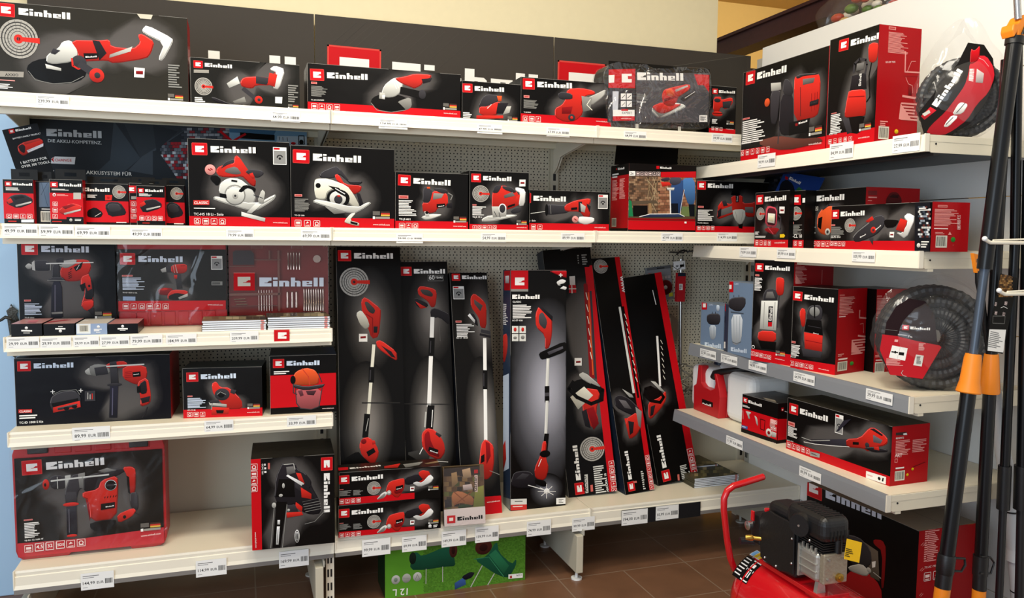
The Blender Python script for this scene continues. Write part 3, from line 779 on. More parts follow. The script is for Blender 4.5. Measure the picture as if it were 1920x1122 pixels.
# --- second shelf, left: battery packs with hang tabs
def tabbed(label, bl, br, tl, y, dep, cols, art, tab):
    o, (wd, h, dp) = carton('battery_pack', label, 'battery pack box', bl, br, tl, ('Y', y), Z2, dep, cols, art)
    t0, t1 = (at(x, tl[1], Y=y) for x in tab[:2]); A = o.matrix_world.translation; a, b = t0.x-A.x, t1.x-A.x; th = at(tab[0], tab[2], Y=y+.01).z-A.z; th = max(th, h+.02); mb = MB(); mb.col = hx('14120f')
    zc = (h+th)/2; xc = (a+b)/2; hw, hh = (b-a)*.2, (th-h)*.18; y0, y1 = .006, .0072
    for lo, hi in (((a,h),(xc-hw,th)), ((xc+hw,h),(b,th)), ((xc-hw,h),(xc+hw,zc-hh)), ((xc-hw,zc+hh),(xc+hw,th))): mb.box((lo[0],y0,lo[1]), (hi[0],y1,hi[1]))
    mb.build('hang_tab', m_print, parent=o, colors=True)
    return o
RB = {'*': 'K', 'R': 'a80c14'}
bat = 'p N 55 740 100 700 200 690 275 730 275 770 150 815 60 775;p T 55 745 90 725 112 760 72 775;p g 130 785 265 752 265 765 135 800;p K 110 720 190 705 210 720 130 740'
tabbed('small red and black battery pack box with hang tab, leftmost on the second shelf', (8,420), (66,420), (8,336), .02, .05, RB, {'F': 'Z 0 210 4.489;b .12 .69 R;W 108 617 270 622;l W 48 635 210 664 3;'+bat+';i 78 880 250 880 4 42;q W 180 908 285 905 285 930 180 930;l T 70 912 140 930 1'}, (20,70,317))
tabbed('narrow dark box with barcode on its side between two battery pack boxes', (67,420), (96,420), (67,340), .05, .04, {'*': '15181d'}, {'F': 'Z 0 210 4.489;q 5d6f86 330 595 425 595 425 800 330 800;s 2f3b4c 3 350 600 400 790;s 2f3b4c 3 400 600 345 700;l W 350 812 425 825 1;q W 345 835 425 835 425 925 345 925;a 345 838 425 925'}, (70,96,322))
tabbed('red battery pack box with round emblem on a label strip, second from left', (95,420), (158,420), (95,336), .02, .05, RB, {'F': 'Z 0 210 4.489;b .12 .7 R;W 500 625 683 630;l W 435 645 615 664 2;l P 478 690 600 710 2;e W 457 698 14 14;e R 457 698 7 7;q b8b4ac 618 680 682 680 682 735 618 735;i 465 775 465 880 3 40;p T 495 820 600 765 690 790 690 825 540 868 500 845;p t 520 800 600 775 640 785 550 820;p g 535 852 680 817 680 830 545 867;q K 560 885 710 885 710 935 560 935;e g 597 910 13 13;l W 630 900 685 920 2;l T 440 915 520 930 1'}, (103,160,317))
chg = 'e'
tabbed('black and red box with battery and charger picture, half hidden by the red box', (150,420), (243,420), (150,343), .075, .06, RB, {'F': 'Z 0 210 4.489;b .07 .58 R;W 685 668 922 673;l W 735 695 830 725 3;g 1002 675 56;q T 885 700 945 700 940 745 885 745;e R 912 720 12 12;p N 880 790 920 755 1010 760 1065 840 1050 870 920 885;p D 900 795 930 770 1000 775 1030 830 930 850;p K 735 830 800 800 870 850 850 890 770 890 735 880;s W 3 800 880 850 850;l W 980 925 1065 938 1'}, (163,245,331))
tabbed('dark box edge with stacked white symbols behind the battery box, right of the charger set', (244,420), (290,420), (244,343), .075, .06, RB, {'F': 'Z 0 210 4.489;b .07 .6 R;W 1165 668 1400 672;i 1125 775 1125 880 3 42;q 9c9890 1105 710 1150 710 1150 735 1105 735;e P 1133 880 20 16'}, (246,290,332))
tabbed('small battery pack box showing a black battery with red end, third red front from left', (257,421), (311,421), (257,348), .02, .05, RB, {'F': 'Z 0 210 4.489;b .12 .71 R;W 1222 672 1370 674;l W 1170 686 1290 712 3;p N 1170 790 1210 745 1300 730 1362 770 1360 810 1210 855;p T 1172 775 1212 752 1228 778 1188 802;p g 1230 815 1350 790 1350 800 1235 830;i 1195 895 1350 898 4 40;l T 1200 930 1260 942 1'}, (265,312,336))
tabbed('battery charger box at the right end of the battery packs, beside the circular saw carton', (300,421), (348,421), (300,347), .085, .06, RB, {'F': 'Z 0 210 4.489;b .07 .58 R;g 1487 688 52;p N 1395 790 1430 755 1500 775 1545 845 1530 880 1420 900;p D 1410 800 1440 770 1490 785 1515 840 1440 855;l W 1465 935 1545 950 1'}, (304,347,334))
# --- second shelf cartons
car('black carton with cordless circular saw picture, red saw handle, second shelf', (355,425), (545,428), (354,259), ('Y',.025), Z2, .19, KK, {'F': '''Z 340 230 4.571
b 0 .115 R
W 252 255 638 264
{
p T 300 400 325 375 410 350 450 350 455 295 475 280 500 300 560 390 640 490 635 550 600 540 560 500 520 460 440 470 330 465 300 430
p S 320 600 330 520 400 475 500 480 600 560 640 640 620 700 560 690 380 650
p S 275 640 300 630 640 700 800 615 812 625 790 665 640 760 560 750 275 660
p D 555 410 600 400 690 410 710 440 660 475 590 450
}
p H 385 395 470 375 520 440 460 447 370 425
p D 340 395 370 340 450 310 455 345 400 360 350 388
p D 545 420 590 400 690 410 708 440 660 475 600 460
p T 580 440 610 430 630 470 610 480
p K 250 460 300 450 345 490 310 550 250 490
e G 460 620 90 88
e S 460 622 80 78
s G 3 400 570 440 545 500 560
e g 462 628 26 28; e D 462 628 10 10
p K 485 590 540 530 640 560 632 600 600 570 560 560 520 600
q K 430 490 480 497 478 512 428 505
p K 330 605 385 615 390 650 330 640
p g 650 680 690 570 720 600 710 660 700 700
s G 5 640 700 700 690 790 640; s D 6 620 620 700 650
p S 515 765 720 820 715 850 515 800
p S 640 690 690 700 600 780 560 770
e P 248 405 46 46; s t 10 232 400 250 412; s t 10 250 395 266 405
k 787 215 900 360
q c8332e 104 665 240 665 240 706 104 706
x W 110 698 232 698 CLASSIC
l W 108 728 290 744 1
x W 108 795 362 798 TC-HS_18_Li_-_Solo
i 138 845 352 850 4 54
u 785 862 910 866
q 855 775 44'''})
car('black carton with ivory circular saw picture, right of the red circular saw carton', (546,428), (740,432), (547,272), ('Y',.025), Z2, .19, KK, {'F': '''Z 340 230 4.571
b 0 .125 R
W 1128 325 1540 345
{
p D 1175 470 1200 420 1320 370 1350 385 1430 490 1450 510 1550 500 1550 520 1500 545 1430 510 1350 440 1300 480
p I 1140 500 1160 480 1260 480 1420 540 1480 620 1530 720 1500 735 1440 700 1380 590 1300 560 1250 600 1240 660 1160 660 1140 600
p S 1130 670 1160 655 1500 730 1600 680 1628 690 1560 740 1470 790 1130 685
}
p T 1310 450 1345 440 1400 530 1550 540 1535 590 1480 620 1430 560 1340 510
p D 1330 375 1350 385 1430 490 1450 505 1550 500 1548 520 1500 540 1430 520
p I 1140 500 1160 480 1260 480 1420 540 1480 620 1530 720 1500 735 1440 700 1380 600 1300 570 1250 600 1240 660 1160 660 1140 600
e K 1172 540 22 22
p G 1230 720 1400 740 1400 775 1310 785
e K 1345 650 98 78
e S 1340 650 70 62
e D 1345 660 36 38; e T 1350 630 14 8
p K 1258 540 1350 560 1430 650 1340 602
s W 7 1320 565 1400 612
p S 1130 670 1160 655 1500 730 1600 680 1628 690 1560 740 1470 790 1130 685
p I 1400 840 1450 780 1500 770 1440 840 1525 860 1520 890 1400 858
q K 1450 845 1510 860 1508 880 1448 865
p N 1500 600 1530 610 1560 700 1530 720
i 1000 862 1160 866 3 56
y 970 615 1035 634
l G 970 650 1102 765 10
x W 970 800 1055 802 TC-CS_1200
u 1642 880 1785 884
f 1640 792 145'''})
car('small black carton with corded red jigsaw picture', (741,432), (878,433), (743,322), ('Y',.03), Z2, .12, KK, {'F': '''Z 720 250 4.364
b 0 .14 R
W 240 412 543 430
{
p T 310 565 370 570 395 470 480 480 520 500 525 590 440 610 420 650 320 655
p D 315 570 320 450 350 435 400 470 375 570
p S 300 685 380 660 490 665 380 705 330 710
}
p G 405 490 490 495 470 530 400 545
p D 400 455 450 448 515 462 520 490 480 495 440 480
p O 350 440 375 440 378 455 352 455
p N 510 580 555 570 555 610 515 610
q K 430 580 500 575 500 603 430 610
w 445 603 492 597
s G 7 525 490 560 510 545 545
p S 330 640 360 640 370 680 340 680; e K 350 650 14 12
i 145 758 255 758 3 46
y 120 510 198 535
l W 120 545 265 680 11
x W 122 710 215 712 TC-JS_60/1
u 565 765 670 768
f 568 705 105'''})
car('square black carton with cordless jigsaw picture and round grey battery emblem', (880,433), (991,433), (881,320), ('Y',.02), Z2, .13, KK, {'F': '''Z 720 250 4.364
b 0 .095 R
W 810 385 1042 392
{
p T 880 600 885 480 930 430 1000 430 1080 470 1110 520 1100 590 1030 620 940 640 890 640
p S 800 700 860 670 1085 665 1080 680 900 720 800 725
}
p D 885 490 905 430 960 420 955 450 930 490
p D 960 430 1040 440 1085 480 1060 490 980 460
p H 980 510 1050 480 1070 512 985 532
p W 1075 440 1160 460 1150 590 1100 600 1115 490 1075 470
p T 1080 520 1112 500 1100 590 1060 600
p g 880 600 1000 600 1000 680 890 690
e W 968 618 32 42; e D 968 618 24 34
q K 1010 595 1070 575 1070 592 1010 612
p D 1030 640 1060 615 1120 600 1120 640 1060 660
s D 5 900 640 920 680; s D 5 940 650 950 690; s g 8 850 690 950 700
g 790 495 68
q W 1107 380 1157 380 1155 435 1105 435; p t 1115 400 1148 400 1148 415 1115 415
y 722 582 755 592
l W 722 597 835 675 7
x W 722 692 800 692 TE-JS_18_Li
i 740 772 903 773 5 34
u 1083 775 1165 777
f 1083 730 82'''})
car('long low black carton with reciprocating saw picture, right of the jigsaws', (992,434), (1142,434), (993,356), ('Y',.03), Z2, .12, KK, {'F': '''Z 720 250 4.364
b 0 .18 R
W 1222 552 1487 560
{
s G 4 1205 655 1320 640
p D 1320 600 1340 580 1480 590 1520 600 1520 650 1350 670 1320 650
p T 1475 590 1560 550 1690 530 1690 570 1660 600 1690 650 1680 690 1640 690 1600 640 1480 640
p W 1590 700 1600 680 1720 690 1720 725 1650 750 1590 730
}
s S 4 1200 657 1320 640
e K 1330 628 14 48; s G 3 1360 590 1365 660
p N 1590 560 1620 560 1610 650 1590 640
p g 1605 570 1650 600 1640 650 1610 640
p N 1655 575 1690 600 1680 650
p K 1530 610 1580 605 1580 625 1530 630
e P 1563 705 26 28; s t 8 1555 700 1572 712
x W 1182 722 1240 722 Li_-_Solo
i 1222 768 1275 768 2 38
k 1750 505 1830 618
q 1785 700 32
u 1720 775 1812 778'''})
o16 = car('red and black carton with photo of a mixer by a brick wall, black lid up', (1177,434), (1303,434), (1178,306), ('Y',.02), Z2, .16, {'*': 'K', 'L': 'a80c14', 'F': '5a4634'}, {'F': '''Z 1120 260 5.1
m 296 365 610 750 9 18 7a5a44 8c6a50 5e4634 9a7c60 6b5442 4c3a2e
m 580 365 940 750 9 14 9a6a4c b08060 7a4e38 a8765a 8c5c44
b .83 1 K
b .17 .2 8a0c12
s a08a68 5 470 370 500 460 480 560 500 640; s 8a7452 6 500 370 490 470 530 560 520 700; s b09a78 5 530 370 560 450 540 540 560 640; s a89070 5 560 370 520 480 570 600; s 6a5a44 6 450 380 520 420 500 520 540 640 570 720; s b8a684 4 480 400 560 500 510 600 560 700; s 9a8462 5 590 380 550 460 580 560
q 5a4c3c 320 600 560 590 580 620 320 630
q K 340 640 480 640 480 745 340 745
q 9a7a54 488 620 515 620 518 745 488 745
q 1e7a4a 300 585 325 600 342 745 300 745
q 6a7a4a 800 650 940 650 940 745 800 745
p 4a78b0 815 380 930 375 935 620 870 640 830 520 815 460
p 2e4a7a 690 440 800 400 825 400 800 740 700 740
q 12161f 700 620 770 620 770 745 700 745
q 14161b 870 630 930 630 930 745 880 745
s d8dce0 5 830 490 800 640 790 720
p T 605 415 700 420 700 445 620 462
p 3a3a48 600 390 650 375 690 372 690 400 620 410
p 4a4a58 690 380 760 365 805 385 790 430 730 450 690 430
p S 660 470 735 470 730 495 670 495
s W 11 693 495 699 745
p 2c3c5c 400 740 500 722 780 722 830 745 780 752 400 752
s W 6 400 748 500 722 780 720 830 745
b 0 .165 R
q R 605 320 940 315 940 373 605 370
w 598 287 705 292
q R 562 262 590 262 590 290 562 290
q W 300 312 360 312 360 356 300 356; x K 312 345 345 345 2x
i 385 336 583 337 6 36
b 0 .03 K
q W 830 795 850 795 850 812 830 812''', 'L': '''Z 1120 260 5.1
b .84 1 K
w 197 300 258 292
q R 180 285 190 283 190 298 180 300
l W 145 335 215 375 2
l P 145 400 205 590 16
l P 215 385 275 575 16
a 138 760 183 845
b 0 .05 K'''})
p16 = o16.matrix_world.inverted(); q0, q1, q2 = (p16 @ at(x, y, Y=yy) for x, y, yy in ((1152,309,.10), (1270,309,.10), (1157,261,.16)))
mb = MB(); mb.col = hx('0c0a09'); u_ = q1-q0; v_ = q2-q0; n_ = u_.cross(v_).normalized()*.0015
mb.add([q0, q1, q1+v_, q2, q0-n_, q1-n_, q1+v_-n_, q2-n_], [(0,1,2,3),(7,6,5,4),(0,4,5,1),(1,5,6,2),(2,6,7,3),(3,7,4,0)])
c_ = q0+u_*.5+v_*.72; mb.col = hx('8a8984'); mb.add([c_-u_*.06, c_+u_*.06, c_+u_*.05+v_*.06, c_-u_*.05+v_*.06], [(0,1,2,3)]); mb.v[-4:] = [p+n_*1.2 for p in mb.v[-4:]]
mb.build('header_flap', m_print, parent=o16, colors=True)
car('black carton with red two-handled paint mixer picture in the corner', (1304,435), (1440,434), (1308,338), ('Y',.02), Z2, .13, KK, {'F': '''Z 1120 260 5.1
b 0 .125 R
W 1055 470 1297 476
{
p T 1275 550 1390 540 1390 620 1480 615 1510 600 1510 750 1430 750 1400 720 1310 715 1170 770 1140 760 1155 650 1190 590 1240 620 1290 625
p S 1290 680 1410 675 1415 760 1370 830 1330 800 1300 740
}
p H 1185 680 1285 645 1290 705 1180 742
p H 1410 655 1490 655 1490 715 1410 705
p K 1275 540 1290 500 1355 500 1362 545
p g 1290 680 1410 675 1415 760 1370 830 1330 800 1300 740
s G 4 1320 700 1335 790; s G 4 1390 700 1375 790
p K 1345 822 1390 815 1385 862 1350 855
q N 1320 545 1352 545 1350 610 1322 610
x W 1340 600 1342 552 Einhell
p D 1190 600 1225 590 1245 640 1205 650
p N 1150 690 1185 660 1180 740 1145 762
p T 1150 650 1170 620 1185 660 1155 690
i 970 855 1100 855 4 36
y 960 645 1015 662
l W 960 678 1120 790 11
x W 955 812 1058 815 TC-MX_1400-2_E'''})

# --- third shelf, left
car('black carton with large corded impact drill picture, third shelf at far left', (37,602), (220,604), (36,447), ('Y',.205), Z3, .22, {'*': 'K', 'F': '08090d'}, {'F': '''Z 0 430 4.488
W 348 192 748 196 b
{
p D 280 290 300 262 400 262 430 300 430 350 300 350 270 330
p T 505 340 560 280 620 255 720 255 755 270 770 330 720 420 640 440 560 440 510 400
p N 435 440 520 440 528 700 532 745 430 745 430 700
p T 690 610 790 595 785 650 740 690 700 670
}
p g 210 312 240 285 272 300 268 330 235 338
q g 268 280 290 262 298 350 272 342
s g 4 425 290 425 345
p g 500 270 650 252 640 290 560 332 500 312
p D 470 245 530 235 540 280 520 300 480 300
s S 10 390 290 785 280
p K 620 320 700 275 680 330 640 355
s W 4 645 340 668 300
s K 5 575 370 600 355; s K 5 575 385 600 370; s K 5 578 400 604 385; s K 5 580 415 606 400; s K 5 590 340 606 330
p T 680 400 760 370 792 640 780 660 700 660 680 640 720 520 680 480
p N 700 440 780 420 792 590 710 590 720 510
p T 700 420 760 400 775 500 740 520
e K 752 478 10 12
p K 672 470 720 450 712 520 690 522
p T 690 610 790 595 785 650 740 690 700 670
p N 740 680 790 660 795 735 782 735
p D 440 300 500 290 500 400 520 420 440 420
p D 395 422 450 405 520 405 548 424 520 440 430 442
s G 5 400 430 545 432
p 23222e 438 440 520 440 527 700 532 745 430 745 432 700
s 5c5a68 8 465 470 465 690
p G 435 700 530 695 528 712 438 716
y 205 592 262 608
l b 207 625 372 720 9
x W 210 748 290 750 TC-ID_650_E
f 800 722 140'''})
def books(px0, px1, y, n, labelf, group, cover, art, dep=.16, th=.0072, z=Z3, pg='e3e8f0', kind='brochure'):
    A = at(px0, 620 if z == Z3 else 925, Y=y); B = at(px1, 620 if z == Z3 else 925, Y=y); wd = B.x-A.x
    for k in range(n):
        dx = random.uniform(-.002, .002); o = (A.x+dx, y+random.uniform(0,.003), z+k*th+.0003); mb = MB()
        mb.col = hx(cover); mb.box((0,0,0), (wd,dep,.0005)).box((0,0,th-.0012), (wd,dep,th-.0006)).box((-.0004,0,0), (.0004,dep,th-.0006))
        mb.col = hx(pg); mb.box((.001,.0006,.0005), (wd-.001,dep-.001,th-.0012)); mb.col = hx('d9837e'); mb.box((wd*.91,.0003,.001), (wd*.96,.0008,th-.0016))
        if k == n-1:
            T = Matrix.Translation(o); F = Face(mb, V(o)+V((0,0,th-.0006)), V((1,0,0)), V((0,1,0)), wd, dep, T.inverted(), bg=cover); F.run(art)
        ob = mb.build(kind, m_print, mw=Matrix.Translation(o), colors=True)
        tag(ob, labelf(k, n), 'brochure', group)
def nth(k, n): return 'bottom one' if k == 0 else 'top one' if k == n-1 else ('second', 'third', 'fourth', 'fifth', 'sixth')[k-1]+' from the bottom'
mot = 'Z 0 0 1;m 360 570 640 600 22 5 5a5038 857a5c 3a3426 a89c7c 2c2a24 6e6448;'
books(379, 500, .012, 5, lambda k, n: f'white edged brochure, {nth(k,n)} in the left stack on the third shelf', 'brochures in the left stack on the third shelf', '6a6250', mot)
books(502, 619, .012, 6, lambda k, n: f'white edged brochure, {nth(k,n)} in the right stack on the third shelf', 'brochures in the right stack on the third shelf', '5a5446', mot)
for i, (a, b, ct, cf, lb) in enumerate(((21,80,'b5807c','101013','small flat box with black end, leftmost of the row on the third shelf'),(82,141,'b58a86','0d0d10','small flat box with black end, second in the row under the impact drill carton'),(143,202,'cfc9bd','8ea0bd','small flat box with blue and white barcode end, third in the row'),(203,260,'b57c78','0d0d10','small flat box with black end, rightmost of the row in front of the red case'))):
    car_art = {'F': 'Z 0 430 4.488;'+('e W 222 832 13 12;q W 180 848 270 850 270 862 180 860;s W 4 198 874 250 874','q W 465 832 550 832 550 844 465 844;q W 490 818 528 818 528 823 490 823;e W 508 858 13 12','q d8dde0 645 795 762 795 762 880 645 880;a 668 805 745 868;e W 828 822 13 12;l W 790 838 868 860 2;l W 808 864 845 872 1','e W 1032 818 12 12;q W 990 832 1075 832 1075 844 990 844;s W 4 1010 852 1055 852')[i], 'T': 'Z 0 430 4.488;'+('p c8646a 240 770 330 765 300 790 230 790','s a8343c 12 400 785 560 765','l W 700 765 760 775 2','')[i]}
    carton('small_box', lb, 'box', (a,626), (b,626), (a,608), ('Y',.012), Z3, .17, {'*': cf, 'T': ct}, car_art, fold=False)
# --- fourth shelf
car('wide black carton with impact drill and tool bag picture, fourth shelf', (31,800), (322,785), (27,673), ('Z',), Z4, .26, {'*': 'K', 'R': 'a80c14', 'T': '1c2226', 'F': '0b0a10'}, {'F': '''Z 0 640 3
W 190 154 413 148 b
{
p g 475 170 500 150 530 150 530 190 490 190
p T 690 140 820 135 830 190 810 240 760 245 690 210
p T 790 310 830 200 850 300 845 350 790 370
p N 620 250 665 250 660 430 615 430
}
p G 500 145 540 128 610 135 620 180 540 198 510 190
p D 530 150 600 140 610 185 540 195
p T 600 125 690 110 720 125 700 150 600 155
p D 615 118 655 112 660 150 620 155
s S 8 600 142 810 130
p T 690 140 820 135 830 190 810 240 760 245 690 210
s u 3 705 175 740 172; s u 3 705 185 740 182; s u 3 705 195 740 192; s u 3 705 205 740 202
p K 745 175 790 170 792 198 748 202
w 752 190 782 186
p T 770 230 830 200 850 300 845 350 790 370 790 310
p N 785 240 822 215 830 290 800 300 780 280
p N 790 322 845 308 840 340 800 350
p K 770 255 790 250 795 290 772 290
s N 5 830 370 815 410 800 430
p D 620 150 660 150 668 240 625 240
e D 645 245 42 9
p 23222e 620 252 665 250 660 430 615 430
s 56546a 5 635 265 632 415
p D 280 355 290 310 340 285 420 275 455 310 455 380 300 400
p K 290 350 440 320 445 345 300 375
p T 300 372 450 335 455 370 300 402
p D 320 375 360 368 400 358 440 350 430 365 330 390
s G 3 300 300 340 280 430 272 450 300
e K 375 378 16 10; e K 420 368 16 9
q D 478 280 538 278 538 335 478 337
s g 4 495 325 495 290; s g 4 508 325 508 300; s T 5 520 325 520 295
s W 4 287 284 309 284; s W 4 298 274 298 294; s W 4 445 277 467 277; s W 4 456 267 456 287
q c8332e 106 384 182 382 182 402 106 404
x W 112 400 178 398 CLASSIC
l W 110 414 235 434 2
x W 110 464 245 457 TC-ID_1000_E_Kit
q 910 422 26''', 'T': 'Z 0 640 3;l 3a4650 600 62 830 76 3;s 6a7680 2 560 75 830 60;s 6a7680 2 110 90 340 82'})
car('small black carton with red chain sharpener picture, middle of the fourth shelf', (344,785), (493,780), (343,691), ('Z',), Z4, .15, {'*': 'K', 'T': '20282c'}, {'F': '''Z 0 640 3
b 0 .17 R
W 1130 214 1327 208 b
{
p T 1190 240 1215 225 1240 260 1290 260 1360 330 1365 380 1280 385 1200 300
p T 1190 370 1290 375 1285 410 1190 415
}
e D 1250 300 42 34; e K 1245 300 20 18
s G 4 1222 300 1240 285 1270 300
p D 1300 270 1330 275 1320 300 1295 290
p g 1175 345 1275 355 1275 370 1180 360
s G 5 1195 345 1190 385
p D 1180 335 1230 330 1235 345 1180 350
q K 1215 388 1260 388 1255 406 1220 406
i 1068 413 1140 412 3 28
y 1055 306 1083 314
l b 1055 320 1160 375 9
x W 1055 392 1100 391 GC-CS_85
f 1392 366 70
u 1390 404 1460 401'''})
car('black and red carton with orange forestry helmet and visor picture', (507,778), (632,772), (507,668), ('Z',), Z4, .2, {'*': 'K', 'T': '1b2230'}, {'F': '''Z 0 640 3
W 1612 138 1797 134 b
l W 1540 168 1640 186 2
q R 1521 195 1890 178 1890 358 1522 378
p O 1640 215 1665 170 1720 150 1770 160 1795 200 1790 248 1650 250
s c8402a 5 1700 155 1735 200 1742 245
p b0585c 1660 262 1810 262 1797 370 1750 385 1690 380 1668 360
p 6a3840 1675 280 1700 275 1708 305 1690 312
p 4a2a30 1720 280 1780 278 1765 305 1730 302
s D 5 1662 262 1668 350 1690 378 1750 384 1795 368 1812 262
p D 1645 240 1720 256 1800 244 1830 240 1815 262 1720 278 1650 262
e K 1648 218 15 24; s D 5 1650 240 1650 290 1670 300
s D 5 1790 180 1810 230
u 1812 382 1878 379'''})
# --- bottom shelf, left bay
car('black carton standing on end with petrol chainsaw picture and sideways lettering', (473,1033), (629,1018), (468,862), ('Z',), Z5, .22, {'*': 'K', 'T': '161513', 'L': 'a80c14'}, {'F': '''Z 340 780 3.281
B 0 .115 R
W 877 355 877 595
{
p N 580 380 620 290 640 300 700 290 715 330 760 350 800 400 800 430 850 520 860 600 800 610 740 590 700 540 650 560 570 520
q K 585 530 650 530 610 812 560 812
}
p H 645 315 695 310 702 350 650 365
p K 600 390 690 390 700 500 580 500
s g 4 630 300 690 295 700 330
p D 700 390 760 410 740 470 700 440
p W 645 370 655 362 755 415 745 435
p T 705 350 735 355 760 420 722 392
p T 735 440 800 480 800 512 740 502
s N 14 745 430 790 440 830 510
p T 645 595 740 590 750 610 650 628
p T 705 530 745 560 742 592 700 560
p D 650 550 700 545 720 590 660 590
e g 612 490 12 9; e g 628 430 8 16; e g 660 580 8 8
s G 3 750 545 850 525; s G 3 752 560 855 540; s G 3 758 575 858 555; s G 3 764 590 860 570; s 5a5856 3 745 530 840 508
s G 4 573 545 550 812; s G 4 650 545 622 812
e g 570 550 13 17
p W 592 640 607 640 606 668 591 668; p W 588 680 606 680 598 792 582 792
s K 3 595 700 590 780
s G 3 885 580 820 650 760 665
e W 712 740 15 40; e K 712 740 11 35; e W 712 740 7 28; e K 712 740 4 22
q 800 300 28
x W 495 295 495 362 GC-PC_730_I
l W 510 290 526 356 3
q c8645c 532 290 545 290 545 328 532 328
i 447 315 447 447 4 42
x f3d6d2 452 715 455 812 www.einhell.com'''})
PR = '''W 157 250 390 230
{
p T 410 330 420 285 440 250 540 225 550 300 510 370 470 370 450 340
p T 640 240 740 190 745 215 680 265
p S 345 380 380 340 410 325 425 340 400 370 350 388
}
q R 40 380 625 335 625 380 40 432
p S 345 380 380 345 415 328 425 338 400 372 350 388
p G 350 385 400 340 410 350 395 375
p T 410 330 420 285 440 250 540 225 552 240 550 300 510 370 480 370 450 340
p u 470 320 480 345 530 335 540 300 500 310
p N 545 225 650 190 680 210 690 240 560 285
p T 650 190 680 165 740 175 730 220 690 240
p W 610 265 640 250 680 262 740 195 770 225 745 262 660 295
q K 485 290 540 275 540 300 485 322
w 492 312 532 300
e g 435 335 16 18; e W 435 335 7 8
g 322 300 50
l G 65 322 155 356 6
l G 168 316 242 350 6
y 65 308 95 316
q W 592 290 625 288 622 320 592 322; p t 598 298 620 297 620 308 598 309
f 728 300 75
i 82 402 208 390 4 32
'''
PR2 = ';q K 705 318 826 310 826 365 705 374;e W 740 332 12 12;l W 765 322 805 340 2;s W 2 728 340 752 342'
Z5b = .28
o31, (w31, h31, d31) = carton('carton', 'long low black carton with red cordless pruner picture, lower of the two', CA, (635,1009), (827,990), (635,949), ('Z',), Z5, .1, {'*': 'K'}, {'F': 'Z 620 903 3.979\n'+PR+PR2})
zt = Z5+h31+.0006
carton('carton', 'long low black carton with red cordless pruner picture, upper one with price label on it', CA, (636,948), (827,932), (635,887), ('Y', -.012, -.035), zt, .1, {'*': 'K', 'T': '17140f'}, {'F': 'Z 620 840 3.979\n'+PR, 'T': 'Z 620 840 3.979;q R 55 150 130 145 130 165 55 172;w 145 160 375 138;p T 400 140 520 118 500 150 400 155;p G 540 125 690 105 660 130 560 150;p 8a7a5a 700 118 800 98 815 110 720 125'})
# --- tall leaning cartons
def tall(label, bl, br, tl, ty, dep, cols, art, yb=None):
    return carton('carton', label, CA, bl, br, tl, ('Z',) if yb is None else ('Y', yb), Z5, dep, cols, art, ty=ty)[0]
tall('tall black carton with grass trimmer picture and round grey emblem, leftmost of the tall ones', (640,985), (764,979), (630,462), .30, .1, {'*': 'K', 'L': '15140f'}, {'F': '''Z 620 440 2.55
R 190 400 130 260 827c77
R 175 900 130 300 8f8983
W 112 115 298 116
s 1d1b18 4 25 120 25 1100
p T 145 315 165 297 240 355 240 390 230 490 195 500 170 420 150 370
p 4a4644 160 325 175 320 215 360 205 382 178 368
p I 120 378 145 360 175 400 187 440 165 455 140 430
p N 205 440 225 440 222 470 205 470
s t 4 168 380 200 400 200 480
p T 215 510 240 505 315 560 318 605 290 590 225 545
p N 240 530 290 560 310 590 290 585
s I 15 206 530 180 860
s K 26 196 640 194 702; s D 6 190 650 188 695
s K 28 174 865 165 965; s g 3 180 880 168 940
p T 135 1010 150 975 185 968 220 1010 232 1050 205 1105 150 1060
e u 158 990 13 12; s u 5 158 990 158 990
p K 170 1040 205 1020 215 1040 180 1062
p K 60 1075 130 1035 150 1060 200 1105 100 1108
p T 195 985 210 985 215 1000 200 1005
q W 135 475 175 475 175 513 135 513; p t 142 488 168 486 168 496 142 498
g 112 227 69
s 2a2826 5 150 805 330 805'''}, yb=.12)
tall('tall black carton with grass trimmer and anniversary mark, second of the tall ones', (765,985), (861,980), (745,491), .32, .1, {'*': 'K', 'L': '12110f'}, {'F': '''Z 620 440 2.55
R 480 380 110 240 7c7672
R 485 900 110 330 9a948e
W 398 187 547 187
x W 470 216 497 216 60
x W 500 210 535 210 YEARS
s G 2 465 195 537 195 537 222 465 222 465 195
p T 415 260 430 245 500 260 508 290 500 345 480 350 465 320 420 290
p 4a4644 425 262 470 265 490 285 485 300 440 287
p N 400 300 460 325 467 345 430 356 405 335
p T 405 320 440 340 460 350 430 356
p N 475 360 500 350 560 375 572 395 567 435 520 395 480 402
s W 19 486 400 470 820
s K 27 484 500 481 575; s D 5 478 510 476 565
s K 34 479 825 472 925; s W 4 487 840 482 920
s g 8 455 850 450 920
p T 435 950 460 925 500 935 540 990 548 1040 520 1080 450 1050 435 1000
p u 445 960 470 935 480 1000 530 1070 455 1045
p K 470 1015 515 1030 512 1050 465 1035
w 474 1036 510 1048
p D 505 945 530 960 520 972 500 955
p 3a3836 355 1045 430 1030 440 1018 480 1070 430 1088
s W 4 425 1050 440 1020; s W 3 430 1080 560 1088
s 2a2826 4 340 810 575 812; s 6a6866 1.5 520 440 523 510'''}, yb=.14)
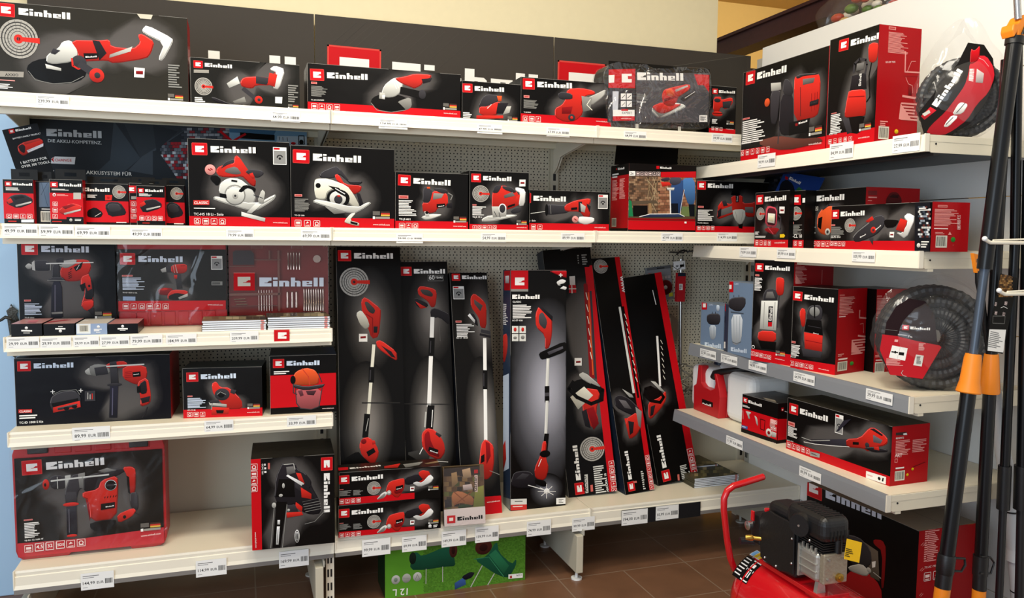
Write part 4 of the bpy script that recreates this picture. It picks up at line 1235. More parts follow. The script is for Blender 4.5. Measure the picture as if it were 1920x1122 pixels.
tall('slim tall black carton with cordless grass trimmer picture, third of the tall ones', (868,965), (942,955), (843,511), .33, .1, {'*': 'K', 'L': '101218'}, {'F': '''Z 620 440 2.55
R 725 400 90 230 7c7672
R 735 900 90 330 8f8983
W 628 213 745 214
p T 668 300 685 280 725 310 745 340 745 450 715 445 710 400 670 345
p 5a5654 685 310 727 340 715 367 687 332
p N 650 385 680 372 700 410 705 440 690 430
p W 655 388 665 378 690 410 688 425
s W 16 736 500 741 980
s K 23 738 655 738 735; s D 5 732 665 732 725
s N 11 715 478 775 492; s D 16 722 462 760 470
p T 718 1005 735 980 752 985 778 1010 782 1080 772 1150 745 1175 715 1160 708 1110
p u 740 990 760 1000 765 1060 745 1100
p K 718 1060 735 1050 735 1085 718 1095
s G 3 760 1130 810 1150 825 1160
k 587 248 636 310
y 597 412 625 422
l W 600 428 690 490 9
x W 600 498 655 498 GE-CT_18/28
Z 620 840 3.979
b 0 .045 R
q R 1125 368 1283 356 1283 460 1125 460
x W 1165 412 1262 400 www.einhell.com
q 1220 322 34'''}, yb=.06)
tall('tall upright carton with trimmer picture and bright burst, red square logo on top corner', (957,959), (1061,948), (957,507), .1, .09, {'*': 'K', 'L': '23242c', 'T': '8a1a18'}, {'F': '''Z 930 460 2.244
R 215 620 175 400 b9b9c4
R 213 1030 70 70 8c8c94
M 63 107 135 185
q G 63 185 135 185 135 195 63 195
w 68 226 183 226
x W 70 242 105 242 CLASSIC
l W 70 250 150 308 9
x W 68 320 112 320 GC-ET_4530
q S 67 340 94 340 94 370 67 370; q S 98 340 125 340 125 370 98 370; q S 67 374 94 374 94 404 67 404; q S 98 374 125 374 125 404 98 404
e T 80 355 6 9; e T 112 355 6 9; e G 80 390 8 6; e G 112 388 8 8
p T 165 290 180 255 235 300 236 370 225 430 205 440 206 380 168 345
p 4a484c 180 292 196 280 216 320 207 357 180 332
p N 185 252 238 300 236 320 180 262
p K 178 455 210 440 285 405 302 420 295 447 215 478 188 482
p 55535a 215 450 280 425 282 435 222 462
s S 13 218 480 213 600; s W 3 216 480 211 600
s K 20 214 598 214 656; s 4a484c 20 214 626 214 630
s S 13 214 658 208 800; s W 3 211 658 206 800
s K 20 212 798 205 880
p T 195 825 212 825 208 890 222 940 205 990 165 982 160 940 188 880
s W 3 190 900 178 930
e K 205 878 22 15
p N 62 990 75 955 120 948 150 955 172 1000 160 1022 100 1022 66 1015
p 3c3a3e 80 985 110 960 140 965 120 985
p K 160 985 205 990 215 1010 200 1018 165 1005
s W 3 135 1010 205 1030
e W 212 1035 12 12; s W 2.5 185 1020 240 1050; s W 2.5 190 1055 235 1015; s W 2.5 212 1005 212 1065; s W 2 175 1036 250 1036
p R 222 108 308 108 308 140 285 135 250 122
s W 4 264 126 278 126; s W 4 271 119 271 133
p W 252 155 275 142 296 150 280 165 262 172; p W 268 182 282 172 300 178 290 188; p K 265 165 285 160 282 172
q S 60 1068 128 1066 128 1090 60 1092; q c8332e 60 1092 128 1090 128 1112 60 1116; s W 3 70 1100 110 1098; s K 3 78 1078 110 1077
q W 252 1064 291 1062 291 1088 252 1090; l G 262 1068 285 1084 3''', 'L': '''Z 930 460 2.244
B .0 1 28364c
q R 35 108 60 107 60 190 35 190
p W 40 130 55 128 55 160 40 160
l W 30 245 50 340 12
p T 28 380 48 370 50 440 36 500 26 470
q b 10 560 55 540 55 940 20 960
p T 28 850 40 820 44 900 30 960
q G 32 1060 60 1068 60 1112 32 1100'''}, yb=None)
HD = dict
tall('long leaning hedge trimmer carton with black lid, round emblem and red edge stripe', (1066,934), (1158,927), (1017,470), .345, .085, {'*': 'K', 'L': '1a2230', 'T': '0c0a09'}, {'F': '''Z 930 460 2.244
B .84 1 R .925
W 357 988 341 842
{
q t 368 165 385 165 415 560 395 560
p K 310 600 330 570 380 560 445 590 450 650 370 665
p T 370 600 440 610 420 700 430 740 400 770 390 730 360 690
}
s t 13 377 165 400 560; s O 5 388 200 408 545; s D 9 398 195 420 560
s I 3 378 200 385 230; s I 3 380 250 388 280; s I 3 384 300 391 330; s I 3 388 350 395 380; s I 3 392 400 399 430; s I 3 396 450 403 480
p g 345 545 370 532 440 592 435 602 372 572
p T 370 600 440 610 420 700 432 740 405 775 390 730 360 690
p I 312 640 370 595 408 632 345 692
s K 15 325 575 306 605 340 640 400 668 445 650 448 610 400 590
p u 380 690 410 680 432 750 410 778
p N 360 700 380 690 398 770 375 762
q W 330 475 360 475 360 507 330 507; p t 336 488 355 487 355 495 336 496
g 404 858 51
l S 407 930 467 1040 13
q g 371 966 385 964 388 1042 376 1044
x K 384 1038 378 970 ACCU
q c8645c 396 1010 406 1008 408 1036 398 1038
x W 474 1038 462 960 ARCURRA_18
i 485 920 497 1035 5 24
q W 308 132 331 130 333 168 310 170; q R 305 168 335 168 337 200 307 202; s W 4 306 184 336 184; s W 4 318 168 319 202
q 0c0a09 180 0 400 0 392 92 200 98
l G 340 40 352 80 4; l G 358 38 386 84 5'''})
tall('long leaning carton with slim hedge trimmer picture and red stripe, middle of the leaning three', (1173,929), (1228,921), (1108,485), .34, .085, {'*': 'K', 'L': '1a2230'}, {'F': '''Z 930 460 2.244
B .83 1 R
W 572 985 554 866
{
s S 9 520 265 580 620
p K 495 640 530 630 600 690 600 720 560 710 500 680
p T 540 730 590 720 590 800 560 815
}
g 440 90 29
s S 9 520 262 578 620; s K 9 534 260 598 640; s I 3 540 290 548 310; s I 3 545 320 553 340; s I 3 551 352 559 372; s I 3 557 385 565 405; s I 3 563 418 571 438; s I 3 568 450 576 470; s I 3 574 485 582 505; s I 3 580 520 588 540; s I 3 586 555 594 575
p g 530 605 572 630 578 642 560 640
p N 495 640 520 628 560 645 605 690 600 722 560 712 502 682
p 6a6668 515 650 545 655 570 690 540 685
p T 540 735 595 700 612 760 590 800 562 818
p N 555 740 580 745 575 790 562 800
p G 585 680 612 700 608 770 598 760
q c86a60 575 995 590 992 592 1000 578 1002
l S 607 950 630 1028 9
i 636 895 655 1020 6 20
x W 520 130 530 200 www'''})
tall('thick leaning carton with short hedge trimmer picture and wide red stripe, rightmost', (1234,912), (1311,903), (1164,522), .335, .09, {'*': 'K', 'L': '14141a', 'D': '20202a', 'T': '0c0a09'}, {'F': '''Z 930 460 2.244
B .83 1 R
W 718 935 692 798
{
s S 8 677 385 690 590
p K 620 610 650 590 700 620 705 650 650 660
p T 640 660 670 655 715 620 715 650 690 690 650 735 640 720
}
s W 9 678 385 690 592; s K 9 690 370 705 590
s I 2.5 692 400 700 415; s I 2.5 693 425 701 440; s I 2.5 695 450 703 465; s I 2.5 697 475 705 490; s I 2.5 699 500 707 515; s I 2.5 701 525 709 540; s I 2.5 703 550 711 565
p g 650 572 670 575 712 620 690 612
p T 640 660 690 640 714 610 716 650 692 690 650 735 640 720
s K 12 628 605 624 630 650 655 690 662 705 640 690 620 650 598 628 605
p N 650 680 670 672 660 715 648 720
q 617 160 17
l S 772 928 812 985 9
q c86a60 762 965 770 964 772 990 764 990
x W 822 985 812 950 TC
i 815 870 842 985 5 26
s W 3 658 190 672 250'''})
books(1302, 1385, .10, 6, lambda k, n: f'white edged brochure, {nth(k,n)} of the stack beside the leaning hedge trimmer cartons', 'brochures on the bottom shelf', '4a4636', 'Z 0 0 1;m 1290 870 1400 925 14 9 4a4a2c 7a7448 2c2e1c 9a8c60 56502e 1e1e16', dep=.21, z=Z5)
books(1285, 1345, .24, 7, lambda k, n: f'white edged brochure, {nth(k,n)} of the rear stack behind the leaning carton', 'brochures behind the leaning hedge trimmer carton', '5c5234', 'Z 0 0 1;m 1270 860 1345 905 9 8 8a7c50 5a5030 3a3620 a09060', dep=.16, z=Z5)
# clear brochure stand with picture leaflets
P0, P1 = at(833,988,Z=Z5), at(910,981,Z=Z5); u_ = P1-P0; A_ = P0
t = empty('leaflet_stand', P0, 'clear leaflet stand with garden picture and white logo band, in front of the tall cartons', 'leaflet stand')
T_ = at(829,877,Y=P0.y+.035); Tl = T_-P0; Tl -= u_.normalized()*Tl.dot(u_.normalized())
def lb(name, a, b, c, thick, col, art, m=None, off=0):
    n = (b-a).cross(c-a).normalized()*off; return board(name, a+n, b+n, c+n, thick, col, art, parent=t, m=m)
bpy.context.view_layer.update()
lb('leaflet_pack', P0, P1, P0+Tl, .022, '6a5a40', '''Z 620 840 3.979
m 845 180 1120 480 7 8 5a4a30 7a6848 3c3626 8a7a52 4a5a34 6a7a3c 2c2a20
q 2e2418 845 145 1110 130 1112 200 845 215
p c8bc9c 980 165 1040 150 1050 220 990 230; p a89870 900 190 940 180 950 260 905 300
p b8845a 900 340 960 320 1070 370 1060 440 980 410 910 430
s 8a5c3c 8 920 330 1000 400; s 8a5c3c 8 1050 330 920 430
p d8dce4 985 280 1050 270 1060 310 990 320
p 8aa04a 1080 300 1140 280 1145 470 1060 470
p 2a2a2c 850 390 900 380 905 440 852 450
q R 1070 165 1098 163 1098 190 1070 192
q e8e8ec 1072 205 1096 203 1096 330 1074 330; x K 1090 325 1090 215 Garten
e 2c4a2c 1000 440 50 18''')
lb('front_band', P0, P1, P0+Tl.normalized()*.062, .003, 'e9eaee', '''Z 620 840 3.979
w 945 545 1133 530 K
q R 868 508 930 504 930 562 868 566
Z 620 840 3.979
q W 884 524 914 521 914 545 884 548''', off=.004)
lb('clear_front', P0, P1, P0+Tl*.98, .002, 'W', '', m=m_clear, off=.006)
# green spreader carton under the shelf, upside down
car('green carton lying upside down under the bottom shelf with spreader picture on grass', (722,1124), (985,1087.5), (722,1015), ('Z',), 0, .16, {'*': '173a1c', 'L': '12301a'}, {'F': '''Z 620 840 3.979
b 0 1 55902a
q 5c9a2c 380 700 700 700 700 1140 380 1140
m 690 640 1460 1080 70 46 4f7e28 55882b 487426 5a8c2f 4e7c27
p v 600 800 640 775 680 812 840 745 900 735 932 870 915 885 850 888 700 912 592 912
e 1a2a20 612 825 26 45
e 5a2a22 915 765 30 55; e 3a1a16 915 765 14 30
s g 5 712 905 710 1015; s g 5 835 888 835 1000
p v 1065 830 1160 818 1240 690 1252 780 1350 870 1385 828 1382 880 1330 968 1285 965 1210 930
p 2c7a52 1180 800 1230 760 1330 880 1290 940
s 3a8a60 5 1070 832 1180 815 1290 960
e 5a2a22 1140 740 62 58; e 3a1a16 1140 745 30 28
s g 7 1130 880 1045 1038; s g 7 1220 940 1172 1022
p 3a5c9a 925 1010 1000 962 1008 1020 925 1058
p 1c1c26 975 962 1040 925 1075 932 1050 970 1000 988
e c8c8c0 485 985 32 34; e b8b8ae 565 973 32 34; e c8c8c0 646 962 32 34
s G 4 630 985 646 945 664 982; s G 3 540 973 590 973; e 8a9a88 485 985 14 16
x W 575 1048 462 1058 12_L
q W 1325 945 1432 935 1432 968 1325 978
x K 1424 942 1385 946 CON
q b04038 1335 955 1352 953 1352 972 1335 974'''})
# compressor carton on the floor under the side unit
car('large black and red compressor carton on the floor behind the compressor', (1503,1180), (1715,1180), (1504,900), ('X',2.6197), 0, .234, {'*': '060509', 'R': '9c0c12', 'T': '8a8070'}, {'F': '''Z 1340 860 3.556
W 740 262 1112 408 b
p t 1060 540 1120 545 1145 600 1130 860 1110 870 1120 620 1060 570
p t 880 760 1000 740 1110 850 1120 1000 700 1000
p 6a6054 1000 560 1090 620 1100 820 1040 790
p D 830 500 960 520 1040 600 1050 700 1000 740 900 700
p g 890 720 980 700 1040 760 1010 790 900 750
e g 1030 745 14 17; q W 1050 690 1075 685 1072 725 1052 730
s g 4 1060 760 1110 800''', 'R': '''Z 1340 860 3.556
x f3d6d2 1412 422 1478 412 CLASSIC
s P 3 1382 415 1398 398; s P 3 1392 420 1408 402
l P 1425 445 1490 680 20
l P 1405 452 1415 690 16
s P 3 1375 580 1392 562; s P 3 1385 585 1402 568
x f3d6d2 1397 735 1505 716 TC-AC_190/24/8
s P 3 1368 748 1385 730; s P 3 1378 752 1395 735
i 1417 788 1478 778 2 52
s P 3 1362 915 1380 897; s P 3 1372 920 1388 902
q Y 1675 370 1727 365 1725 436 1672 442
q K 1686 380 1718 377 1718 384 1686 387; q K 1688 394 1696 393 1694 424 1686 425; q K 1706 392 1714 391 1712 422 1704 423; q K 1682 428 1718 424 1718 430 1682 434'''})

# --- side unit, second shelf
ZA, ZB, ZC, ZD = ZR
car('small black carton with red framed work lamp picture, side unit', (1414,461), (1478,463), (1417,362), ('X',2.5537), ZB, 0.1200, KK, {'F': '''Z 1380 300 3.556
b 0 .14 R
W 192 279 335 269
{
p c84a58 200 330 215 305 275 320 275 420 265 450 195 440
p t 200 455 270 450 300 470 260 505 190 470
}
p 4a1a22 210 340 222 318 268 328 268 410 258 440 205 430
p I 215 355 262 360 258 425 212 415
p e8e4c0 222 372 252 376 250 412 220 406
s D 8 285 370 300 385 298 460 268 500
s t 5 200 465 260 480; s c84a58 4 215 450 250 495
g 165 360 27 42
q W 292 312 327 312 325 357 292 357; p t 298 330 322 330 320 342 298 342
q Y 295 497 322 494 330 506 322 518 295 518
l W 130 478 160 500 3
l W 130 506 205 520 2
i 142 553 225 556 4 24
u 258 558 330 556'''})
car('narrow black carton edge with grey round emblem behind the work lamp carton', (1479,463), (1507,464), (1480,359), ('X',2.5741), ZB, 0.1200, KK, {'F': '''Z 1380 300 3.556
b 0 .14 R
q R 366 235 432 233 434 300 366 300
q W 385 250 418 249 418 262 405 270 418 272 418 284 385 284
q W 444 255 462 253 462 284 444 286
g 400 357 38 46
y 362 414 388 428
l G 358 432 446 500 9
x W 356 520 440 519 TE-CL_18
i 365 556 430 558 3 26'''})
car('black carton with orange welding helmet picture and red side, behind the pruning saw carton', (1507,464), (1620,464), (1509,359), ('X',2.6197), ZB, 0.2220, KR, {'F': '''Z 1380 300 3.556
b 0 .14 R
W 538 277 722 266
{
p O 545 370 580 320 640 305 700 320 690 420 610 505 560 490 540 440
}
p K 550 390 578 378 568 465 546 448
p O 600 340 645 320 640 480 605 500
s D 11 580 330 620 300 690 296
e g 612 480 17 23; e D 612 480 8 11
q 9a958c 468 313 550 310 550 338 468 340
x K 474 334 545 332 PRESTO
y 462 432 488 444
l G 460 446 535 520 8
i 462 558 612 562 6 28''', 'R': '''Z 1380 300 3.556
q u8 880 205 940 205 940 235 880 235
p 5a0c10 1000 260 1030 215 1075 215 1105 260 1100 310 1000 310
p 3a080a 1020 250 1045 228 1085 235 1080 255
q 7a2024 880 208 940 208 940 230 880 230
l P 882 242 938 258 1
l P 878 268 905 276 1'''.replace('u8','7a2024')})
car('long low carton with cordless pruning saw picture in front on the side unit', (1557,461), (1745,470), (1558,387), ('X',2.5417), ZB, 0.1380, KR, {'F': '''Z 1380 300 3.556
W 698 377 857 370
{
p N 780 510 800 480 900 400 930 370 985 365 1000 430 940 500 830 545 790 545
p W 1120 380 1150 352 1200 380 1130 530 1070 480 1110 490 1150 420
}
q R 600 540 1195 540 1195 640 600 640
p D 780 512 800 482 900 402 930 372 985 365 1000 430 940 500 830 547 790 547
s G 3 782 515 815 478 890 420
w 830 520 868 500
p T 865 410 910 375 922 398 885 418
p K 985 398 1060 400 1092 405 1060 450 1000 455
p W 1120 380 1150 352 1203 380 1135 532 1070 485 1108 490 1150 420
p T 1068 465 1100 390 1145 405 1120 482
e T 918 468 18 22; e D 918 468 7 9
w 935 470 970 440
p D 885 520 918 518 915 570
q W 1028 480 1058 480 1055 518 1026 516; p t 1032 494 1052 494 1052 504 1032 504
g 763 437 36 47
y 640 430 665 440
l G 640 446 730 508 8
x W 636 522 700 520 GE-PS_18_Li
i 642 558 720 561 4 26
q 14161c 1198 285 1300 280 1300 610 1195 610
m 1218 310 1296 520 5 14 14161c 3a4450 8a94a0 d0d4d8 5a2a24 1c2026 c8c8c4
l W 1225 318 1292 340 2; l S 1240 538 1290 590 3
e S 1222 570 12 15''', 'R': '''Z 1380 300 3.556
y 1345 302 1410 316
l P 1325 325 1480 445 14
l f6d8d4 1320 452 1412 466 1
l P 1328 480 1410 498 2
a 1328 505 1408 585
e 2a8a30 1446 532 15 17
i 1484 382 1484 450 3 24
q P 1412 500 1424 478 1436 500; e c83a3a 1446 570 4 5'''})
for k, (a, b, c_, y_, cl, art_, lb) in enumerate((((1432,362),(1500,372),(1452,323),2.79,'0c0e14','Z 1380 300 3.556;m 240 110 500 220 10 6 0c0e14 1c2028 141a26 3a3a40','black leaflet leaning behind the work lamp carton'), ((1452,358),(1526,372),(1468,322),2.74,'1f3f86','Z 1380 300 3.556;w 352 128 425 165;q R 330 108 350 116 345 135 327 127;p 12161f 300 150 340 130 380 160 400 230 280 230;p 2c6a3a 400 200 420 180 445 200 440 225','blue leaflet with white logo leaning behind the work lamp carton'))):
    A0 = at(*a, X=y_-.0); B0 = at(*b, X=y_); D0 = at(*c_, X=y_+.03); dz = min(A0.z, B0.z)-ZB; v_ = (D0-A0).normalized(); A0 = A0-v_*max(0, dz-.002); B0 = B0-v_*max(0, dz-.002)
    board('leaflet', A0, B0, D0, .001, cl, art_, lb, 'leaflet')
# --- side unit, third shelf
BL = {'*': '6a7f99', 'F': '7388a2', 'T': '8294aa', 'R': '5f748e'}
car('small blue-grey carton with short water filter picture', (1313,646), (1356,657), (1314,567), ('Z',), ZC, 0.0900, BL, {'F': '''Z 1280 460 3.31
p D 150 437 170 425 232 425 235 470 222 495 165 492 150 470
p c3cdd6 166 497 208 497 206 570 190 590 170 575
s 8a98a6 4 175 505 177 570; s 8a98a6 4 195 505 195 572
s N 4 185 425 185 415; s N 4 205 425 205 415
w 138 628 238 642 b
e b 220 388 10 22
x b 165 374 190 374 CLASSIC
q R 120 347 152 347 152 400 120 400
q W 127 362 145 362 145 386 127 386'''})
car('black and white striped small carton between the two blue filter cartons', (1357,658), (1364,661), (1358,569), ('Z',), ZC, 0.0720, {'*': '1c2026', 'F': '2c3a50'}, {'F': 'Z 1280 460 3.31;q R 245 360 268 360 268 410 245 410;q K 250 440 264 440 264 480 250 480;q W 252 600 266 600 266 640 252 640'})
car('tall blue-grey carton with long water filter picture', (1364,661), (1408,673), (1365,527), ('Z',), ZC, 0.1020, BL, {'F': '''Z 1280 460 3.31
p D 285 342 312 325 390 320 392 372 360 412 322 408 285 385
s N 4 318 322 318 312; s N 4 350 320 350 310; s N 5 285 350 285 375
s 4a5460 5 300 415 378 425
p d3dbe2 302 430 375 430 365 600 332 622 306 605
s 9aa8b4 4 318 440 320 600; s 9aa8b4 3 336 440 336 610; s 9aa8b4 4 356 440 352 600
s 5a6470 3 308 600 335 612 362 600
w 300 658 398 672 b
x b 322 246 350 246 CLASSIC
q R 272 226 316 226 316 292 272 290
q W 282 246 305 246 305 272 282 272''', 'R': 'Z 1280 460 3.31;q W 405 580 418 580 418 630 405 630;e 3a4656 427 380 6 26'})
car('tall black carton with silver and red submersible pump picture', (1408,675), (1483,687), (1418,487), ('Z',), ZC, 0.2400, KR, {'F': '''Z 1280 460 3.31
b 0 .11 R
W 512 152 665 160
{
p S 490 345 590 345 580 530 480 520
p T 475 530 580 535 580 600 500 605 465 580
p T 580 205 605 198 633 210 628 305 600 315 580 300
}
p T 580 205 605 198 633 210 628 305 600 315 580 300
s D 8 600 315 592 400 590 510
p D 500 310 520 272 570 268 592 305 585 348 500 348
p H 515 330 525 290 560 288 575 330
p S 490 345 592 345 580 530 480 520
s G 4 510 355 502 515; s G 4 575 355 566 520
q N 535 380 563 380 556 505 530 505
x W 552 470 560 390 Einhell
q R 532 478 556 478 556 505 532 505
p T 475 530 580 535 582 600 500 606 465 580
p K 470 590 582 602 575 652 490 642
y 453 182 478 192
l W 450 200 495 285 10
e W 440 632 9 12; e K 440 632 6 8
i 437 672 540 696 5 24
u 575 706 635 718
f 580 668 58''', 'R': '''Z 1280 460 3.31
y 700 118 735 126
l P 700 132 770 235 12
s P 3 865 155 862 240
q P 700 180 740 240 700 240'''})
def pumpR(dx, dy=0): return f'''Z {1280+dx} {460+dy} 3.31
y 975 306 1005 316
l P 975 322 1065 430 13
l f6d8d4 970 440 1010 448 1
s P 7 1098 405 1096 450 1155 455 1160 375
s P 2 1152 310 1150 370
s P 2 1100 490 1120 485 1122 545; s P 8 1088 562 1150 570
q P 1048 590 1108 668 1045 668
l P 1048 585 1150 672 6
l P 962 675 1000 690 2
l f6d8d4 965 702 1020 712 1
a 958 718 1020 784
e 3f9a3a 1047 734 12 12'''
car('black carton with black and red pump picture and red side with diagrams', (1482,690), (1566,704), (1489,537), ('Z',), ZC, 0.1668, KR, {'F': '''Z 1280 460 3.31
b 0 .12 R
W 755 335 937 357
{
p T 755 540 870 560 865 660 760 640
p D 770 460 860 465 870 560 755 530
p T 725 420 740 390 765 400 760 500 740 510
}
p T 725 420 740 388 765 400 762 500 740 512
s D 9 748 510 742 580 758 630
p D 770 420 790 375 850 370 870 400 865 470 775 470
e 8a8a88 820 412 32 30; s K 9 820 375 820 450
p K 770 460 862 468 872 562 755 535
s D 3 780 500 860 515
w 812 548 845 555
p T 755 540 870 562 866 662 760 642
s u 4 765 590 865 610
p D 740 640 868 662 858 700 750 690
y 678 597 703 607
l W 678 615 730 692 9
x W 672 694 706 700 GC-DP
q 893 705 24
i 680 733 800 757 5 26
u 845 768 910 782''', 'R': pumpR(0)})
def worldcarton(label, P0, ux, wd, h, dep, cols, art):
    u = V(ux); v = V((0,0,1)); n = u.cross(v); Mo = Matrix((u, -n, v)).transposed().to_4x4(); Mo.translation = V(P0)
    mb = MB(); shell(mb, wd, h, dep, cols); fr = face_frames(V(P0), u, v, wd, h, dep)
    for k, a in art.items(): Face(mb, *fr[k], Mo.inverted(), bg=cols.get(k, cols['*'])).run(a)
    return tag(mb.build('carton', m_print, mw=Mo, colors=True), label, CA)
# rear pump carton: front to the aisle like its neighbour, its red side shown beyond it
a1 = at(1568,703,Z=ZC); a2 = at(1637,700,Z=ZC); h44 = at(1566,543,X=a1.x).z-ZC
worldcarton('red sided pump carton standing behind the black and red pump carton', (a2.x+.008, a1.y+.155, ZC), (0,-1,0), .155, h44, .14, KR, {'R': pumpR(70,2)})
# --- side unit, lowest shelf
car('small black and red carton with compressed air tool set picture', (1390,810), (1457,833), (1393,739), ('Z',), ZD, 0.1560, {'*': 'K', 'T': '1c1611', 'R': '1a0c0c'}, {'F': '''Z 1270 660 3.491
q R 400 362 660 440 660 585 400 500
W 465 333 552 362
l W 428 345 475 372 3
p g 446 388 480 395 484 402 470 412 478 440 466 440 458 408
p g 505 415 524 432 530 490 518 472 512 440
s K 4 545 440 575 450 570 515 545 505 545 440
s g 3 430 385 432 440
e d8d4cc 600 530 19 27; e t 600 530 9 12; p g 620 520 650 532 646 562 618 556
p P 610 440 645 450 640 500 606 490
i 624 455 620 500 2 22; i 645 462 640 505 2 22
q 3a5a9a 422 478 462 490 460 508 422 498; l W 426 484 458 502 2
b 0 .1 K
u 600 590 648 604''', 'T': 'Z 1270 660 3.491;p 8a8070 560 300 640 318 650 335 590 322;s 3a342c 10 480 290 600 340', 'R': 'Z 1270 660 3.491;M 680 366 695 388;w 702 392 724 398;q R 655 440 730 440 730 570 655 580'})
car('long black and red carton with cordless leaf blower picture, lowest side shelf', (1474,841), (1669,913), (1479,746), ('Z',), ZD, 0.1500, {'*': 'K', 'R': 'b00d15', 'T': '2a261f'}, {'F': '''Z 1270 660 3.491
q R 700 572 1395 818 1395 900 700 640
W 803 405 985 459
{
p T 1105 570 1195 565 1260 495 1300 500 1375 560 1378 600 1350 615 1300 625 1250 655 1220 630 1110 622
p D 830 575 1090 572 1130 580 1130 618 1000 610
}
p 33313a 818 560 880 578 1090 570 1130 580 1130 622 1000 615 880 600
s g 3 815 560 880 583 1000 580; s W 3 830 590 900 604 1000 614 1140 624
p T 1105 570 1195 565 1262 495 1300 500 1377 560 1378 600 1350 617 1300 625 1250 655 1220 632 1110 624
p 6a666c 1283 543 1345 580 1332 602 1285 592
p N 1262 505 1290 502 1350 545 1340 552
q K 1150 590 1190 592 1190 610 1150 608
e D 1245 612 14 18
p N 1215 628 1290 622 1380 640 1376 656 1290 660
p T 1290 622 1320 620 1325 645 1290 640
k 1033 420 1090 528
q 2a2832 1090 450 1140 440 1060 520 1040 525
y 728 466 772 480
l W 728 484 790 572 10
x W 722 582 762 592 GE-CL_18_Li_E
i 733 610 857 652 5 28
q 9a9894 873 652 937 668 934 694 872 680; l K 880 660 930 688 2
q W 1240 780 1370 820 1368 868 1238 825; e K 1325 830 9 11; q K 1346 825 1356 827 1352 850 1342 848; l P 1248 800 1300 828 3
q 1345 770 32''', 'R': '''Z 1270 660 3.491
q 3a2a28 1430 530 1500 525 1506 545 1430 548
q W 1478 535 1500 530 1504 544 1478 545
x W 1430 573 1482 568 BENEFITS
l P 1430 582 1525 672 10
l P 1540 575 1635 650 8
x f6d8d4 1422 692 1470 688 ART
s P 3 1424 702 1440 701 1438 724 1422 724 1424 702
l W 1428 756 1482 766 1
a 1420 775 1488 848
e Y 1538 768 8 9; e Y 1504 805 8 9
s 4a1014 3 1540 755 1620 722''', 'T': 'Z 1270 660 3.491;w 1000 322 1160 372 4a463e;q 16130f 925 300 985 275 1010 290 940 312;l 3a352b 1040 330 1400 470 6'})

# ---------------------------------------------------------------- plastic cases
def rrect(w, h, r, n=5, x0=0, z0=0):
    o = []
    for cx, cz, a0 in ((w-r, r, -90), (w-r, h-r, 0), (r, h-r, 90), (r, r, 180)):
        o += [(x0+cx+r*math.cos(math.radians(a0+90*k/n)), z0+cz+r*math.sin(math.radians(a0+90*k/n))) for k in range(n+1)]
    return o
def case_root(name, label, bl, br, tl, mode, zs, group=None):
    A, u, v, wd, h = frame_of(bl, br, tl, mode, zs); n = u.cross(v)
    Mo = Matrix((u, -n, v)).transposed().to_4x4(); Mo.translation = A
    t = bpy.data.objects.new(name, None); C.objects.link(t); t.matrix_world = Mo; t.empty_display_size = .05
    tag(t, label, 'case', group); return t, A, u, v, wd, h, Mo
def sleeve(t, A, u, v, wd, Mo, z0, z1, x0, x1, art, name='printed_sleeve', dy=.005, bg='15130f', th=.002, mm=None):
    O_ = A+u*x0+v*z0+u.cross(v)*dy; F_M = Mo.copy(); mb = MB(); fr_w, fr_h = x1-x0, z1-z0
    for lo, hi in (((x0,-dy,z0),(x1,-dy+th,z1)),): mb.col = hx(bg); mb.box(lo, hi)
    Face(mb, O_, u, v, fr_w, fr_h, Mo.inverted(), bg=bg).run(art)
    return mb.build(name, mm or m_print, parent=t, colors=True)
# red drill case, third shelf
t, A, u, v, wd, h, Mo = case_root('tool_case', 'red plastic case in clear film with cordless drill sleeve, third shelf', (223,606), (427,603), (223,450), ('Y',.225), Z3)
h = 1.352-Z3
mb = MB().prism(rrect(wd, h, .018), 0, .09)
for k in range(6): mb.box((wd*(.16+.125*k), -.003, .004), (wd*(.16+.125*k)+wd*.105, .004, h*.16))
for k in range(4): mb.box((wd*(.06+.24*k), -.003, h*.9), (wd*(.06+.24*k)+wd*.2, .004, h*.985))
mb.build('case_shell', m_red, parent=t, bevel=.003)
MB().tube([(wd*.13,-.002,h*.12),(wd*.13,-.006,h*.12)], .011, 14).build('latch', m_red, parent=t)
zt_, zb_ = (at(300,y,Y=.22).z-Z3 for y in (468,583))
sleeve(t, A, u, v, wd, Mo, zb_, zt_, .0, wd, '''Z 0 430 4.488
q R 960 606 1900 600 1900 720 960 720
W 1165 275 1537 278 b
{
p T 1440 300 1570 290 1575 350 1540 375 1440 370
p T 1330 510 1380 490 1460 500 1440 560 1340 550
p T 1410 550 1450 510 1580 515 1580 570 1470 600 1410 590
p D 1470 375 1520 375 1535 500 1490 505
}
p D 1395 310 1440 305 1445 365 1400 365
p g 1350 340 1395 320 1400 360 1365 365
p T 1440 300 1570 290 1577 350 1540 375 1440 370
s g 5 1475 300 1492 368; s g 3 1455 302 1470 368; s K 4 1520 310 1560 308
p D 1470 375 1520 375 1537 500 1490 506
p T 1465 385 1492 385 1490 418 1466 415
p u 1330 515 1380 490 1460 500 1440 560 1340 552
p T 1345 512 1385 496 1420 502 1380 520
p T 1410 550 1450 508 1582 515 1582 570 1470 602 1410 590
p K 1420 560 1480 535 1570 550 1560 585 1470 600 1420 590
p g 1500 575 1580 540 1580 565 1510 592
y 1027 385 1117 399
l b 1030 407 1222 510 10
x W 1032 538 1155 540 TE-CD_18/50_Li-i_BL
q 8ea4c4 1035 566 1140 568 1140 602 1035 600
k 1778 225 1870 340
q G 1780 440 1872 440 1872 472 1780 472; l K 1786 446 1866 466 2
q 1832 555 42
i 1060 650 1395 650 6 50
u 1748 640 1875 643''')
MB().prism(rrect(wd+.008, h+.004, .02, x0=-.004), -.009, .094).build('clear_film', m_film, parent=t)
